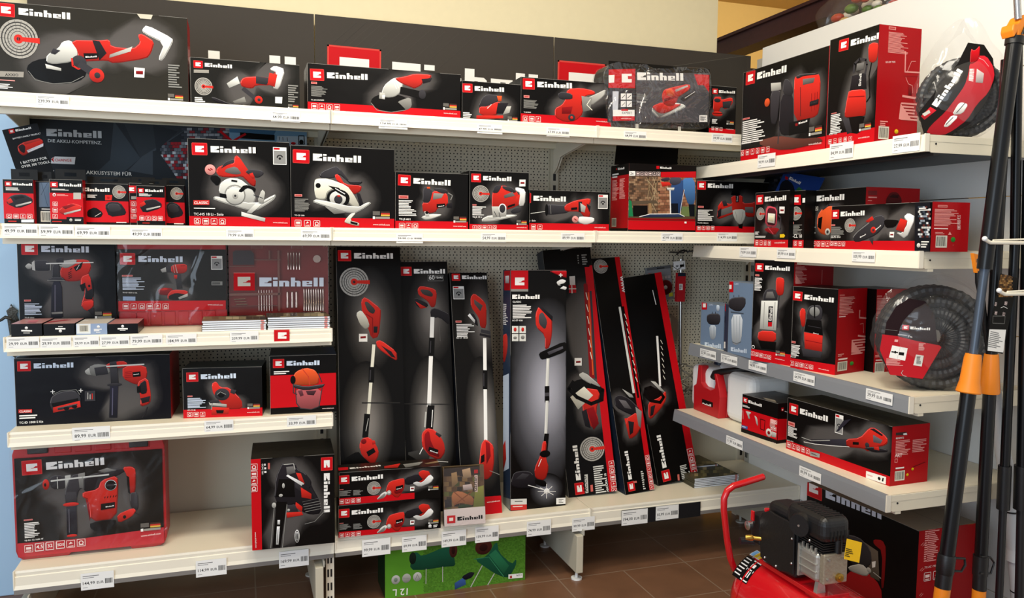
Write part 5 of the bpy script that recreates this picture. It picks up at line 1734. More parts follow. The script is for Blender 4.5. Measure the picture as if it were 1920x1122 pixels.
# accessory case with clear lid
t, A, u, v, wd, h, Mo = case_root('accessory_case', 'clear lidded accessory case with drill bits over red inlay and big white lettering', (430,606), (618,603), (430,450), ('Y',.225), Z3)
h = 1.345-Z3
MB().prism(rrect(wd, h, .02), .02, .07).build('tray', mat('dark red inlay', '8c2228', .5, var=.3, scale=12), parent=t, bevel=.002)
q_ = lambda x, y: ((lambda p: (p.x, p.z))(Mo.inverted() @ at(370+x/4.487, 430+y/4.487, Y=.235)))
mb = MB()
for a, b, c_, d_ in ((270,535,700,560), (680,180,690,690), (480,255,700,262), (270,310,480,316), (600,180,612,250), (290,640,680,650)):
    x0_, z0_ = q_(a, d_); x1_, z1_ = q_(c_, b); mb.box((x0_, .006, z0_), (x1_, .02, z1_))
mb.build('dividers', mat('smoky clear ribs', '8f6a66', .3), parent=t)
bits = [(x, 510, 690, .0014) for x in range(520, 650, 22)]+[(x, 495, 690, .0028) for x in range(900, 1070, 20)]+[(x, 190, 340, .0018) for x in range(765, 885, 24)]+[(x, 520, 660, .0035) for x in (760, 800, 835)]
for x, ya, yb, r_ in bits:
    (x0_, z0_), (_, z1_) = q_(x, yb), q_(x, ya); z0_ = max(z0_, .004)
    L_ = z1_-z0_; MB().tube([(x0_, .013, z0_+L_*f) for f in (0, .35, .36, .9, .97, 1)], [r_*1.25, r_*1.25, r_, r_, r_*.7, .0003], 8).build('drill_bit', m_chrome, parent=t, smooth=True)
for k in range(3):
    x0_, z0_ = q_(330+k*10, 590+k*22); MB().tube([(x0_-.01, .013, z0_), (x0_+.03, .013, z0_)], .002, 8).build('drill_bit', m_chrome, parent=t, smooth=True)
x0_, z0_ = q_(300, 300); x1_, z1_ = q_(475, 180); MB().prism([(x0_,z0_),(x1_,z0_),(x1_,z1_-.012),(x1_-.01,z1_),(x0_+.008,z1_),(x0_,z1_-.006)], .008, .018).build('tape_pack', mat('navy packet', '15203a', .4), parent=t)
x0_, z0_ = q_(1005, 250); MB().tube([(x0_,.018,z0_),(x0_,.006,z0_)], .014, 20).build('hole_saw', m_chrome, parent=t, smooth=True)
MB().prism(rrect(wd, h, .02), -.0, .004).build('clear_lid', m_clear, parent=t, bevel=.002)
sl = MB(); F_ = Face(sl, A+u.cross(v)*.001, u, v, wd, h, Mo.inverted(), bg='K'); F_.run('Z 370 430 4.487;w 522 482 1062 482 dfe6f2;q R 306 370 482 368 484 516 306 516;s e07a72 5 306 368 484 368'); F_.set(370, 430, 4.487)
d_ = F_.P(340, 480); e_ = F_.P(447, 480); F_.layer(); F_.put([(d_[0]+(e_[0]-d_[0])*x/1.29, d_[1]+(e_[0]-d_[0])*y/1.29) for x, y in EP], 'd9d3c4')
sl.build('logo_print', m_print, parent=t, colors=True)
for xx in (.22, .62): MB().box((wd*xx, -.004, h*.86), (wd*xx+.04, 0, h*.99)).build('latch', m_clear, parent=t, bevel=.001)
# red hammer drill case, bottom shelf
t, A, u, v, wd, h, Mo = case_root('tool_case', 'large red plastic case in clear film with hammer drill sleeve, bottom left', (30,1052), (314,1023), (30,837), ('Z',), Z5)
pl = [(.02,0),(.14*wd,0),(.16*wd,.0),(.34*wd,.0),(.36*wd,.012),(.74*wd,.012),(.76*wd,0),(.9*wd,0),(wd-.02,.003)]
pl += [(wd-.006,.012),(wd,.03),(wd,h-.03),(wd-.006,h-.01),(wd-.025,h),(.025,h),(.006,h-.01),(0,h-.03),(0,.03),(.006,.01)]
mb = MB().prism(pl, 0, .12)
for k in range(5): mb.box((wd*(.27+.13*k), -.003, h*.915), (wd*(.27+.13*k)+wd*.11, .004, h*.99))
mb.build('case_shell', m_red, parent=t, bevel=.006, seg=3)
for xx in (.1, .76): MB().box((wd*xx, -.009, h*.925), (wd*xx+wd*.13, .01, h*.995)).build('latch', m_black, parent=t, bevel=.003)
MB().tube([(wd*.3,.06,h-.004),(wd*.33,.06,h+.014),(wd*.6,.06,h+.014),(wd*.63,.06,h-.004)], .008, 10).build('carry_handle', m_black, parent=t, smooth=True)
sleeve(t, A, u, v, wd, Mo, .012, h*.895, .008, wd-.008, '''Z 0 800 3.485
q ba3038 60 770 560 730 1100 655 1100 900 60 900
q 0c0a09 60 160 128 180 122 765 60 780
W 303 284 682 250
{
e T 300 380 22 35
p T 540 430 640 410 660 350 770 320 770 420 760 600 590 620 580 480 540 460
p T 800 265 860 260 885 280 885 430 850 440 830 320
p D 850 430 900 430 905 540 870 550 850 500
p D 435 520 500 515 505 700 440 710
}
e T 300 380 21 34; e K 296 382 8 12
p D 318 350 345 320 410 320 440 350 435 405 340 412
s g 5 375 330 378 405
p g 425 322 462 316 462 398 428 408
p D 460 320 550 300 562 400 520 410 500 480 430 500 422 430
p G 510 310 555 300 558 408 520 400
p N 545 322 810 265 822 290 770 322 700 342 640 412 545 432
p G 640 290 700 270 762 285 680 302
s S 11 335 356 540 332 710 314
p T 540 430 640 410 662 350 770 318 772 420 762 600 590 622 580 480 540 462
p u 560 470 585 500 592 600 588 618
e K 724 383 40 37; e W 724 383 38 35; e K 724 383 35 32; s D 14 700 385 745 380; s W 3 748 380 762 378
s K 5 685 468 688 458; s K 5 703 466 706 456; s K 5 722 463 725 453; s K 5 740 461 743 451; s K 5 757 459 760 449
p T 800 265 860 260 888 280 886 430 850 442 832 320
p K 828 320 845 330 852 440 838 430
p D 850 432 900 428 907 540 870 552 850 500
p T 765 575 870 530 892 550 860 590 775 632
e K 815 590 11 12
p K 590 627 760 605 755 640 700 682 620 682 590 662
q K 660 505 752 492 752 530 660 546
w 692 528 745 519
p D 430 430 500 425 505 500 430 505
e T 465 508 52 13
p 23222a 435 522 500 516 507 700 440 710
s 5a5862 5 452 540 455 690
e T 472 712 34 9
s N 4 880 560 905 575 935 576
y 158 602 215 616
l W 160 628 275 720 10
x W 162 750 285 736 TE-RH_32-1600_4F
f 920 658 130
u 922 720 1052 702
i 190 797 532 757 6 52
q ba3038 236 768 286 762 286 806 236 812; q ba3038 306 760 354 754 354 798 306 804; q ba3038 374 750 424 745 424 790 374 796
x W 240 797 284 792 4,5; x W 314 788 346 784 32; x W 378 780 422 775 SDS
s W 3 232 764 288 758 288 806 232 812 232 764; s W 3 304 754 354 750 354 800 304 804 304 754; s W 3 372 748 424 742 424 790 372 796 372 748''', dy=.006)
MB().prism(rrect(wd+.008, h+.006, .025, x0=-.004), -.012, .124).build('clear_film', m_film, parent=t)
# grey sander case in film, top shelf
t, A, u, v, wd, h, Mo = case_root('tool_case', 'black sander case in shiny clear film with humped top, top shelf', (1146,246), (1328,249), (1146,120), ('Y',.03), Z1)
qq = lambda x, y: ((lambda p: (p.x, p.z))(Mo.inverted() @ (lambda r_: CP+r_*((A-CP).dot(u.cross(v))/r_.dot(u.cross(v))))(ray(1130+x/7.014, 100+y/7.014))))
ol = [qq(*a) for a in ((120,990),(60,900),(20,600),(5,300),(20,230),(70,160),(200,125),(300,150),(430,155),(560,158),(600,185),(660,210),(850,215),(900,205),(960,190),(1300,200),(1365,230),(1390,290),(1405,420),(1400,880),(1360,960),(1300,1000))]
ol = [(x, max(z, .002)) for x, z in ol][::-1]
MB().prism(ol, 0, .09).build('case_shell', mat('charcoal case plastic', '2b2a25', .4), parent=t, bevel=.004)
for k in (430, 990):
    x0_, _ = qq(k, 900); MB().box((x0_, -.006, .001), (x0_+.012, .0, .022)).build('latch', m_post, parent=t, bevel=.001)
for k in (310, 1115):
    x0_, z0_ = qq(k, 212); x1_, _ = qq(k+110, 212); MB().box((x0_, -.003, z0_-.004), (x1_, .02, z0_+.006)).build('latch', m_red, parent=t, bevel=.001)
x0_, z0_ = qq(60, 905); x1_, z1_ = qq(1400, 215)
sleeve(t, A, u, v, wd, Mo, z0_, z1_, x0_, x1_, '''Z 1130 100 7.014
q 4c4a4e 440 260 1400 260 1400 910 440 910
q R 50 215 430 205 425 460 60 455
q 2e2e32 60 455 430 462 425 900 60 900
q cfd2da 130 500 210 500 200 750 130 750
w 455 352 1060 362
q W 75 290 155 285 150 385 80 390
q W 250 270 380 270 380 385 250 385; q R 330 300 385 300 385 340 330 340
q R 1200 275 1400 285 1400 520 1330 420 1250 420
{
p T 775 560 800 480 900 450 1140 400 1150 470 1000 560 960 680 800 660
p S 620 740 760 640 1080 680 1090 715 740 865
}
p S 620 740 760 640 1050 660 1095 715 740 868
p G 650 735 760 660 1040 690 745 840
p T 640 700 780 640 960 670 1040 670 900 760 780 800 700 770
p T 775 560 800 490 900 450 950 520 960 680 860 700 790 660
p O 830 480 900 460 940 520 930 570 840 560
p u 800 600 950 560 955 590 810 640
p T 930 470 1140 400 1152 470 1020 560 950 600
p g 950 480 1110 420 1120 440 960 510
p D 1010 600 1200 490 1210 520 1060 640
s W 6 1080 590 1210 505
l G 445 530 600 620 6
x W 445 648 565 652 TE-OS_2520
q W 235 530 300 530 300 610 235 610; q W 312 530 380 530 380 610 312 610; q W 235 628 300 628 300 708 235 708; q W 312 628 380 628 380 708 312 708
s D 8 250 590 290 550; s D 8 325 590 370 550; s G 8 250 690 290 650; s G 8 330 690 370 650
q W 130 745 415 745 415 840 130 840; q R 130 830 415 830 415 885 130 890; q R 240 735 330 735 330 760 240 760
x 555555 250 800 380 802 EXPERT
u 235 865 370 867
q W 1265 815 1370 815 1370 905 1265 905; l K 1278 830 1355 890 4''', dy=.004)
MB().prism([(x*1.012-.001, z*1.01) for x, z in ol], -.008, .094).build('clear_film', film('shiny shrink film', .02, .1, bs=12, bd=.7), parent=t)

# ---------------------------------------------------------------- hose coils in clear bags
def coil(name, label, c, ax, R, r, turns, thick, cat='suction hose'):
    c = V(c); a = V(ax).normalized(); e1 = a.cross(V((0,0,1))).normalized(); e2 = e1.cross(a)*1.0
    t = empty(name, (c.x, c.y, c.z-R-r), label, cat); org = t.location; N = 90*turns; pts = []; rs = []
    for i in range(N+1):
        f = i/N; an = 2*math.pi*turns*f; k = int(f*turns) % 4; rr = R-r*1.9*k+random.uniform(-.0006, .0006)
        pts.append(c+a*(thick*(f-.5))+e1*math.cos(an)*rr+e2*math.sin(an)*rr); rs.append(r*(1.0 if i % 2 else .86))
    MB().tube(pts, rs, 10).build('hose', m_hose, parent=t, org=tuple(org))
    return t, c, a, e1, e2, tuple(org)
def bag(t, org, c, a, e1, e2, sx, sy, sz, seed, top=0):
    rnd = random.Random(seed); vs = []; n, m = 40, 26; c = V(c)
    ph = [(rnd.uniform(2, 7), rnd.uniform(2, 8), rnd.uniform(0, 6)) for _ in range(7)]
    for i in range(m+1):
        th = math.pi*i/m
        for k in range(n):
            an = 2*math.pi*k/n; d = math.sin(th)*math.cos(an), math.cos(th), math.sin(th)*math.sin(an)
            w_ = 1+sum(math.sin(p*an+q*th+o)*.022 for p, q, o in ph)
            y_ = d[1]*sy*w_+(top*max(0, d[1])**3*(1+.4*math.sin(3*an)))
            vs.append(c+e1*(d[0]*sx*w_)+e2*y_+a*(d[2]*sz*w_))
    zf = t.location.z
    for q in vs: q.z = max(q.z, zf+.0008)
    mb = MB(); mb.add(vs, [(i*n+k, (i+1)*n+k, (i+1)*n+(k+1) % n, i*n+(k+1) % n) for i in range(m) for k in range(n)])
    mb.build('clear_bag', m_bag, parent=t, org=org, smooth=True)
def card(t, org, px, O, nrm, base, art, th=.0015):
    nrm = V(nrm).normalized(); U = V((0,0,1)).cross(nrm).normalized(); W_ = nrm.cross(U); O = V(O)
    Mi = Matrix.Translation(-V(org)); F = Face.__new__(Face); mb = MB()
    F.__init__(mb, O-U*1-W_*1, U, W_, 2, 2, Mi, bg=base); pts = []
    for i in range(0, len(px), 2):
        pts.append(F.P(px[i], px[i+1]))
    F.put(pts, base); bk = [Mi @ (F.O+U*a+W_*b-nrm*th) for a, b in pts]; ft = [Mi @ (F.O+U*a+W_*b) for a, b in pts]; n = len(pts)
    mb.add(ft+bk, [tuple(range(n, 2*n))[::-1]]+[(i, (i+1) % n, (i+1) % n+n, i+n) for i in range(n)], hx(base)); F.run(art)
    mb.v = [p+V(org) for p in mb.v]
    return mb.build('printed_card', m_print, parent=t, org=org, colors=True)
nv = V((-.62,-.78,.0)).normalized()
t, c, a, e1, e2, og = coil('bagged_hose', 'black ribbed hose in crumpled clear bag with curved red card, top of side unit', (2.706,-.9974,ZR[0]+.1176), nv, .1032, .0138, 12, .066, 'bagged hose')
bag(t, og, c+V((0,0,.012)), a, e1, e2, .127, .134, .070, 3, top=.06)
card(t, og, [1735,262,1722,212,1795,120,1815,80,1845,84,1862,110,1866,150,1850,190,1815,235,1775,255], c+a*.0565, nv, '16120f', '''Z 1720 40 4.489
q C8 0 0 1 0 1 1'''.replace('q C8 0 0 1 0 1 1', '''p c2202c 70 945 110 880 240 760 330 640 400 540 430 440 440 360 500 290 580 290 640 380 650 470 600 600 500 700 420 830 300 920 220 960
p c2202c 30 800 110 720 160 750 60 830
w 165 725 385 420
q g 40 780 100 745 110 770 60 800
p W 340 700 370 680 430 700 380 780 290 790
p W 240 850 290 790 350 800 260 890 220 890
s K 6 330 770 400 690; s K 6 240 870 300 810
q e8a8a8 440 400 480 400 470 510 430 500; l W 440 400 475 500 8
p d8c8c4 500 400 560 440 550 520 490 515
s e8a0a0 4 500 300 560 330 600 380
p R 450 230 480 250 530 200 520 320 440 370'''))
t, c, a, e1, e2, og = coil('bagged_hose', 'black ribbed hose in clear bag, red card reading 7 m, third side shelf', (2.686,-.9614,ZR[2]+.1596), (-.55,-.83,.0), .1416, .0174, 12, .09, 'bagged hose')
bag(t, og, c+V((0,0,.008)), a, e1, e2, .17, .172, .091, 5, top=.004)
card(t, og, [1656,645,1662,605,1680,575,1705,560,1735,565,1752,590,1757,640,1763,652,1740,690,1728,712,1668,702,1655,675], c+a*.072, (-.55,-.83,.0), '241416', '''Z 1640 560 6.231
q b81c26 90 420 260 440 480 495 760 550 780 570 560 940 180 890 60 600
W 415 358 645 372
x W 272 425 380 438 EASYCONNECT
x W 388 452 436 460 7_m
s G 3 125 362 265 378
q W 205 548 385 582 355 728 165 690
q K 195 615 275 625 270 640 195 630; e K 240 628 12 16; q K 285 625 345 632 340 668 280 660
s c8c4c0 4 300 560 262 705
q e8b0ac 235 478 275 482 268 510 228 505
l e8b0ac 515 520 590 610 7
q S 482 655 572 668 548 795 450 778; l K 490 672 545 770 9
l e8a09c 135 700 330 790 6
s b8b0ac 6 330 840 310 870 330 900 370 912''')
# ---------------------------------------------------------------- twin canister on the lowest side shelf
YZ_ = Matrix(((0,1,0,0),(1,0,0,0),(0,0,1,0),(0,0,0,1)))
z = ZR[3]; og = (2.64,-.035,z); t = empty('fuel_canister', og, 'white and red double fuel canister with black spouts, lowest side shelf', 'canister'); bpy.context.view_layer.update()
kx = lambda x, y, d: (2.5598+1.2*(x-2.25), -.035+1.2*(y+.5), z+1.2*d)
def rbox(lo, hi, r, name, m_, par, og, seg=4): return MB().box(lo, hi).build(name, m_, parent=par, org=og, bevel=r, seg=seg)
rbox(kx(2.25,-.438,0), kx(2.40,-.305,.16), .03, 'oil_tank', m_white, t, og)
rbox(kx(2.25,-.676,0), kx(2.41,-.522,.168), .036, 'fuel_tank', m_white, t, og)
rbox(kx(2.30,-.56,.05), kx(2.37,-.40,.176), .026, 'handle_grip', m_white, t, og)
hp_ = [kx(0, y_, d_)[1:] for y_, d_ in ((-.362,0),(-.52,0),(-.525,.075),(-.52,.098),(-.508,.128),(-.498,.15),(-.486,.15),(-.495,.118),(-.49,.098),(-.465,.088),(-.425,.092),(-.408,.105),(-.405,.135),(-.407,.165),(-.385,.165),(-.38,.12),(-.375,.095),(-.358,.085))]
MB().prism(hp_, kx(2.232,0,0)[0], kx(2.262,0,0)[0], M=YZ_).build('red_holder', m_red, parent=t, org=og, bevel=.003)
rbox(kx(2.262,-.52,0), kx(2.40,-.44,.08), .006, 'red_tray', m_red, t, og)
MB().tube([kx(2.33,-.60,.16), kx(2.33,-.60,.185)], .029, 20).build('filler_cap', m_black, parent=t, org=og, smooth=True)
MB().tube([kx(*q) for q in ((2.33,-.60,.176),(2.29,-.57,.176),(2.255,-.50,.158),(2.25,-.468,.145),(2.248,-.458,.13))], [.010,.011,.013,.017,.014], 14).build('spout', m_black, parent=t, org=og, smooth=True)
MB().tube([kx(2.33,-.37,.155), kx(2.33,-.37,.178)], .024, 18).build('oil_cap', mat('dark blue cap', '16233a', .4), parent=t, org=og, smooth=True)
xb_ = kx(2.231,0,0)[0]; b0, b1 = at(1316,757,X=xb_), at(1336,764,X=xb_); b1.z = b0.z
board('logo_badge', b0, b1, b0+V((0,0,.02)), .001, 'K', 'Z 1180 440 3.117;w 428 996 478 1006', parent=t)

# ---------------------------------------------------------------- air compressor
og = (2.136, -1.18, 0); t = empty('air_compressor', og, 'red air compressor with black cowl and silver crankcase standing on the floor', 'compressor')
X0, Zc, R0 = 2.136, .328, .132
prof = [(-.895,.02),(-.898,.05),(-.905,.08),(-.917,.104),(-.935,.122),(-.955,.130),(-.975,.132),(-1.31,.132),(-1.33,.130),(-1.35,.122),(-1.368,.104),(-1.38,.08),(-1.387,.05),(-1.39,.02)]
tank = MB().tube([(X0, y, Zc) for y, r in prof], [r for y, r in prof], 48).build('tank', m_redp, parent=t, org=og, smooth=True)
MB().tube([(X0,-.974,Zc),(X0,-.979,Zc)], R0+.0012, 48, cap=False).build('weld_seam', m_redp, parent=tank, smooth=True).location = -V(og)*0
bpy.data.objects[tank.name].children[0].location = -V(og)
h_ = MB().tube([(2.07,-.905,.372),(2.045,-.905,.40),(2.03,-.905,.435),(2.018,-.905,.49),(2.004,-.905,.58),(2.004,-.905,.612),(2.014,-.905,.634),(2.034,-.905,.646),(2.07,-.905,.652),(2.135,-.905,.664)], .0095, 14); h_.build('carry_handle', m_redp, parent=t, org=og, smooth=True)
MB().tube([(2.133,-.905,.6635),(2.1375,-.905,.6645)], .0075, 12).build('handle_end', m_black, parent=t, org=og)
MB().tube([(2.0675,-.905,.370),(2.0715,-.906,.3665)], .0065, 12).build('handle_end', m_black, parent=t, org=og)
for sgn in (-1, 1):
    w_ = MB().tube([(X0+sgn*.09,-1.30,.085),(X0+sgn*.125,-1.30,.085)], .085, 28); w_.build('wheel', m_black, parent=t, org=og, smooth=True, bevel=.004)
MB().box((X0-.12,-1.308,.077), (X0+.12,-1.292,.093)).build('axle', m_chrome, parent=t, org=og)
MB().box((X0-.05,-1.33,.085), (X0+.05,-1.27,.21)).build('wheel_bracket', m_redp, parent=t, org=og, bevel=.003)
MB().prism([(X0-.09,.0),(X0-.07,.0),(X0-.045,.21),(X0+.045,.21),(X0+.07,.0),(X0+.09,.0),(X0+.06,.225),(X0-.06,.225)], -1.0, -.97).build('front_leg', m_redp, parent=t, org=og, bevel=.002)
for sgn in (-1, 1): MB().tube([(X0+sgn*.08,-.985,0),(X0+sgn*.08,-.985,.016)], .018, 16).build('rubber_foot', m_black, parent=t, org=og)
# rating plate wrapped on the tank
def wrap(y0, y1, a0, a1, col, lift, mb, n=6):
    r = R0+lift; vs = []
    for i in range(n+1):
        a = math.radians(a0+(a1-a0)*i/n)
        for y in (y0, y1): vs.append((X0+r*math.cos(a), y, Zc+r*math.sin(a)))
    mb.add(vs, [(2*i, 2*i+1, 2*i+3, 2*i+2) for i in range(n)], hx(col))
mb = MB(); wrap(-.93,-.998,118,150,'0f0f10',.0006,mb); wrap(-.93,-.998,104,116,'b8bcc0',.0005,mb)
for k in range(4): wrap(-.932-.016*k,-.945-.016*k,105,115,('6a9ac8','e0b82a','e0b82a','4a7ab8')[k],.0009,mb,2)
for k in range(6): wrap(-.934,-.956-random.uniform(0,.006),121+k*4.6,122.6+k*4.6,'dcdcdc',.0009,mb,2)
for y0_, y1_, a0_, a1_ in ((-.966,-.968,119,148),(-.994,-.996,119,148),(-.966,-.996,119,120.4),(-.966,-.996,147,148.5),(-.972,-.988,124,129),(-.972,-.988,132,133.6),(-.978,-.982,135,143),(-.986,-.99,135,143)): wrap(y0_,y1_,a0_,a1_,'e6e6e6',.0009,mb,2)
mb.build('rating_label', m_print, parent=tank, colors=True).location = -V(og)
# black cowl and side plate
YZ = Matrix(((0,1,0,0),(1,0,0,0),(0,0,1,0),(0,0,0,1)))
MB().prism([(-1.0,.475),(-1.0,.575),(-1.012,.592),(-1.03,.60),(-1.06,.612),(-1.10,.615),(-1.14,.605),(-1.155,.59),(-1.155,.47),(-1.10,.465)], 2.058, 2.17, M=YZ).build('motor_cowl', m_black, parent=t, org=og, bevel=.010, seg=4)
pp = [at(x, y, X=2.05) for x, y in ((1424,972),(1428,962),(1443,958),(1452,965),(1489,984),(1487,1080),(1476,1074),(1462,1072),(1432,1052),(1425,1044))]
MB().prism([(p.y, p.z) for p in pp], 2.05, 2.058, M=YZ).build('side_plate', m_black, parent=t, org=og, bevel=.002)
for x, y in ((1434,1046),(1455,1062),(1484,1057),(1485,1011),(1518,1014)):
    p = at(x, y, X=2.0495); MB().ball(p, .0035).build('screw', m_chrome, parent=t, org=og, smooth=True)
p = at(1439,957,X=2.07); MB().tube([(p.x,p.y,p.z-.012),(p.x,p.y,p.z-.004),(p.x,p.y,p.z-.003),(p.x,p.y,p.z+.004)], [.006,.006,.0085,.0085], 16).build('switch_button', m_redp, parent=t, org=og)
rbox((2.062,-1.165,.575), (2.14,-1.02,.642), .02, 'motor_cowl', m_black, t, og)
cw = MB().box((2.052,-1.262,.600), (2.138,-1.11,.668)).build('fan_cover', m_black, parent=t, org=og, bevel=.022, seg=5)
mv = mat('vent shadow black', '030303', .8)
for j in range(2):
    mb = MB()
    for k in range(9): mb.box((2.068+.032*j,-1.245+.0125*k,.6675), (2.092+.032*j,-1.241+.0125*k,.6688))
    mb.build('top_vent', mv, parent=cw).location = -V(og)
mb = MB()
for k in range(6): mb.box((2.072+.0105*k,-1.2632,.61), (2.0755+.0105*k,-1.2618,.634))
mb.build('front_vent', mv, parent=cw).location = -V(og)
MB().tube([(2.10,-1.165,.628),(2.05,-1.182,.628),(2.047,-1.183,.628),(2.038,-1.186,.628)], [.032,.032,.030,.028], 28).build('air_filter', m_black, parent=t, org=og, smooth=True)
MB().tube([(2.0385,-1.1858,.628),(2.036,-1.187,.628)], [.003,.003], 10).build('filter_screw', m_chrome, parent=t, org=og)
mb = MB()
for k in range(6): mb.box((2.062,-1.25,.567+.006*k), (2.136,-1.16,.570+.006*k))
mb.box((2.07,-1.24,.56), (2.128,-1.17,.605)); mb.build('cylinder_fins', m_black, parent=t, org=og)
rbox((2.055,-1.240,.494), (2.136,-1.17,.572), .012, 'crankcase', m_alu, t, og)
mb = MB()
for k in range(4): mb.box((2.053,-1.232+.016*k,.568), (2.06,-1.229+.016*k,.584))
mb.box((2.0525,-1.238,.52), (2.056,-1.172,.523)).box((2.0525,-1.238,.54), (2.056,-1.172,.543)).box((2.05,-1.176,.49), (2.138,-1.17,.576)).build('casting_ribs', m_alu, parent=t, org=og, bevel=.001)
oc = [(2.098+.042*max(-.86,min(.86,1.25*math.cos(math.radians(a)))), .535+.045*max(-.86,min(.86,1.25*math.sin(math.radians(a))))) for a in range(0, 360, 15)]
MB().prism(oc, -1.256, -1.239).build('crankcase_cover', mat('cast cover', 'a79d8a', .45, metal=.6, bump=.15, scale=120), parent=t, org=og, bevel=.003)
for a in (45, 135, 225, 315):
    MB().tube([(2.098+.034*math.cos(math.radians(a)),-1.256,.535+.036*math.sin(math.radians(a))), (2.098+.034*math.cos(math.radians(a)),-1.260,.535+.036*math.sin(math.radians(a)))], .0038, 6).build('bolt', m_chrome, parent=t, org=og)
MB().tube([(2.108,-1.255,.512),(2.108,-1.262,.512),(2.108,-1.263,.512),(2.108,-1.267,.512)], [.011,.011,.006,.006], 18).build('oil_gauge', m_brass, parent=t, org=og)
MB().tube([(2.108,-1.248,.572),(2.108,-1.248,.607)], .0105, 16).build('breather', m_black, parent=t, org=og, smooth=True, bevel=.001)
mb = MB().box((2.06,-1.25,.452), (2.15,-1.0,.464)).box((2.07,-1.24,.44), (2.09,-1.18,.455)).box((2.13,-1.24,.44), (2.15,-1.18,.455)); mb.build('mounting_plate', m_redp, parent=t, org=og, bevel=.001)
for yy in (-1.225,-1.02): MB().prism([(2.062,.455),(2.092,.455),(2.086,.505),(2.070,.505)], yy-.006, yy+.006).build('mounting_foot', m_alu, parent=t, org=og)
rbox((2.06,-1.0,.50), (2.11,-.955,.585), .006, 'pressure_switch', m_black, t, og)
MB().tube([(2.07,-.965,.50),(2.055,-.955,.50),(2.03,-.95,.50)], .010, 12).build('regulator', m_dark, parent=t, org=og, smooth=True)
p = at(1401,986,X=2.03); MB().tube([p+V((.012,0,0)), p, p+V((-.001,0,0))], [.012,.013,.011], 18).build('pressure_gauge', m_chrome, parent=t, org=og, smooth=True)
p = at(1408,1009,X=2.03); MB().tube([p+V((.03,-.02,0)), p+V((.004,0,0)), p+V((.003,0,0)), p, p+V((-.012,.008,0))], [.006,.006,.009,.009,.007], 12).build('quick_coupling', m_brass, parent=t, org=og, smooth=True)
p = at(1411,966,X=2.05); MB().box((p.x-.003,p.y-.007,p.z-.016), (p.x+.003,p.y+.005,p.z+.012)).box((p.x-.004,p.y-.007,p.z-.024), (p.x+.004,p.y+.002,p.z-.016), mi=1).build('valve_lever', [m_redp, m_chrome], parent=t, org=og, bevel=.0015)
MB().tube([(2.10,-.99,.585),(2.11,-1.02,.60),(2.13,-1.05,.615),(2.15,-1.09,.62)], .005, 8).build('cable', m_black, parent=t, org=og, smooth=True)
a_, b_, c_ = at(1583,1049,Y=-1.285), at(1611,1056,Y=-1.285), at(1563,1004,Y=-1.275)
tg_ = board('warning_tag', a_, b_, c_, .0012, 'e8b71e', 'Z 1340 930 5.843;l 4a3a10 1400 560 1520 690 5;e K 1400 490 20 24;s S 3 1375 380 1395 470', parent=None)
tg_.parent = t; tg_.matrix_parent_inverse = Matrix.Translation(-V(og))
MB().tube([(2.125,-1.262,.61),(2.130,-1.275,.60),(2.132,-1.278,.59)], .0008, 6).build('tag_string', m_white, parent=t, org=og)

# ---------------------------------------------------------------- long handled garden tools at the right
MB.rs = 1.2
def run(px, Y): return [at(x, y, Y=Y if not isinstance(Y, (list, tuple)) else Y[i]) for i, (x, y) in enumerate(px)]
def down(p, q, z=0.0): d = q-p; return p+d*((z-p.z)/d.z)
def seg(root, og, name, px, Y, r, m, n=18, bevel=0): return MB().tube(run(px, Y), r, n).build(name, m, parent=root, org=og, smooth=True)
pA0, pA1 = at(1903,72,Y=-1.1750), at(1765,1122,Y=-1.1750); base = down(pA0, pA1)
og = tuple(base); t = empty('telescopic_cutter', og, 'front black telescopic cutter with orange cone grip and orange head, leaning at the right', 'garden tool', None)
L = lambda y: (1903+(1765-1903)*(y-72)/(1122-72), y)
seg(t, og, 'upper_tube', [L(76), L(505)], -1.1750, .0165, m_satin)
seg(t, og, 'inner_tube', [L(500), L(512), L(668)], -1.1750, [.012,.0095,.0095], mat('blue grey tube', '4c5664', .35, metal=.4))
seg(t, og, 'cone_grip', [L(664), L(672), L(715), L(735), L(737)], -1.1750, [.0165,.0185,.0215,.027,.025], m_orange, 24)
seg(t, og, 'lower_tube', [L(735), L(1045)], -1.1750, .0165, m_satin)
seg(t, og, 'clamp_collar', [L(1040), L(1044), L(1072), L(1076)], -1.1750, [.018,.0195,.0195,.018], m_black)
MB().tube(run([L(1046), (L(1048)[0]+34, 1048), (L(1056)[0]+36, 1060), (L(1066)[0]+30, 1072), L(1070)], -1.1870), .003, 8).build('clamp_lever', m_black, parent=t, org=og, smooth=True)
seg(t, og, 'bottom_sleeve', [L(1074), L(1102)], -1.1750, .0178, m_black)
MB().tube([at(*L(1102), Y=-1.1750), at(*L(1122), Y=-1.1750), base+(pA0-base).normalized()*.03], .0172, 18).build('orange_sleeve', m_orange, parent=t, org=og, smooth=True)
MB().tube([base+(pA0-base).normalized()*.031, base], [.0175,.0165], 18).build('end_knob', m_black, parent=t, org=og, smooth=True)
hp = [(1889,48),(1898,46),(1905,33),(1914,29),(1921,34),(1922,66),(1914,72),(1897,74),(1896,62),(1890,72),(1887,60)]
MB().prism([(p.x, p.z) for p in run(hp, -1.1750)], -1.1942, -1.1558).build('cutter_head', m_orange, parent=t, org=og, bevel=.003)
MB().prism([(p.x, p.z) for p in run([(1886,72),(1898,70),(1900,52),(1893,56)], -1.1510)], -1.1990, -1.1510).build('head_lock', m_black, parent=t, org=og, bevel=.002)
seg(t, og, 'head_collar', [L(70), L(84)], -1.1750, .0195, m_black)
MB().tube(run([(1909,36),(1904,-60)], -1.1870), .0075, 14).build('steel_rod', m_chrome, parent=t, org=og, smooth=True)
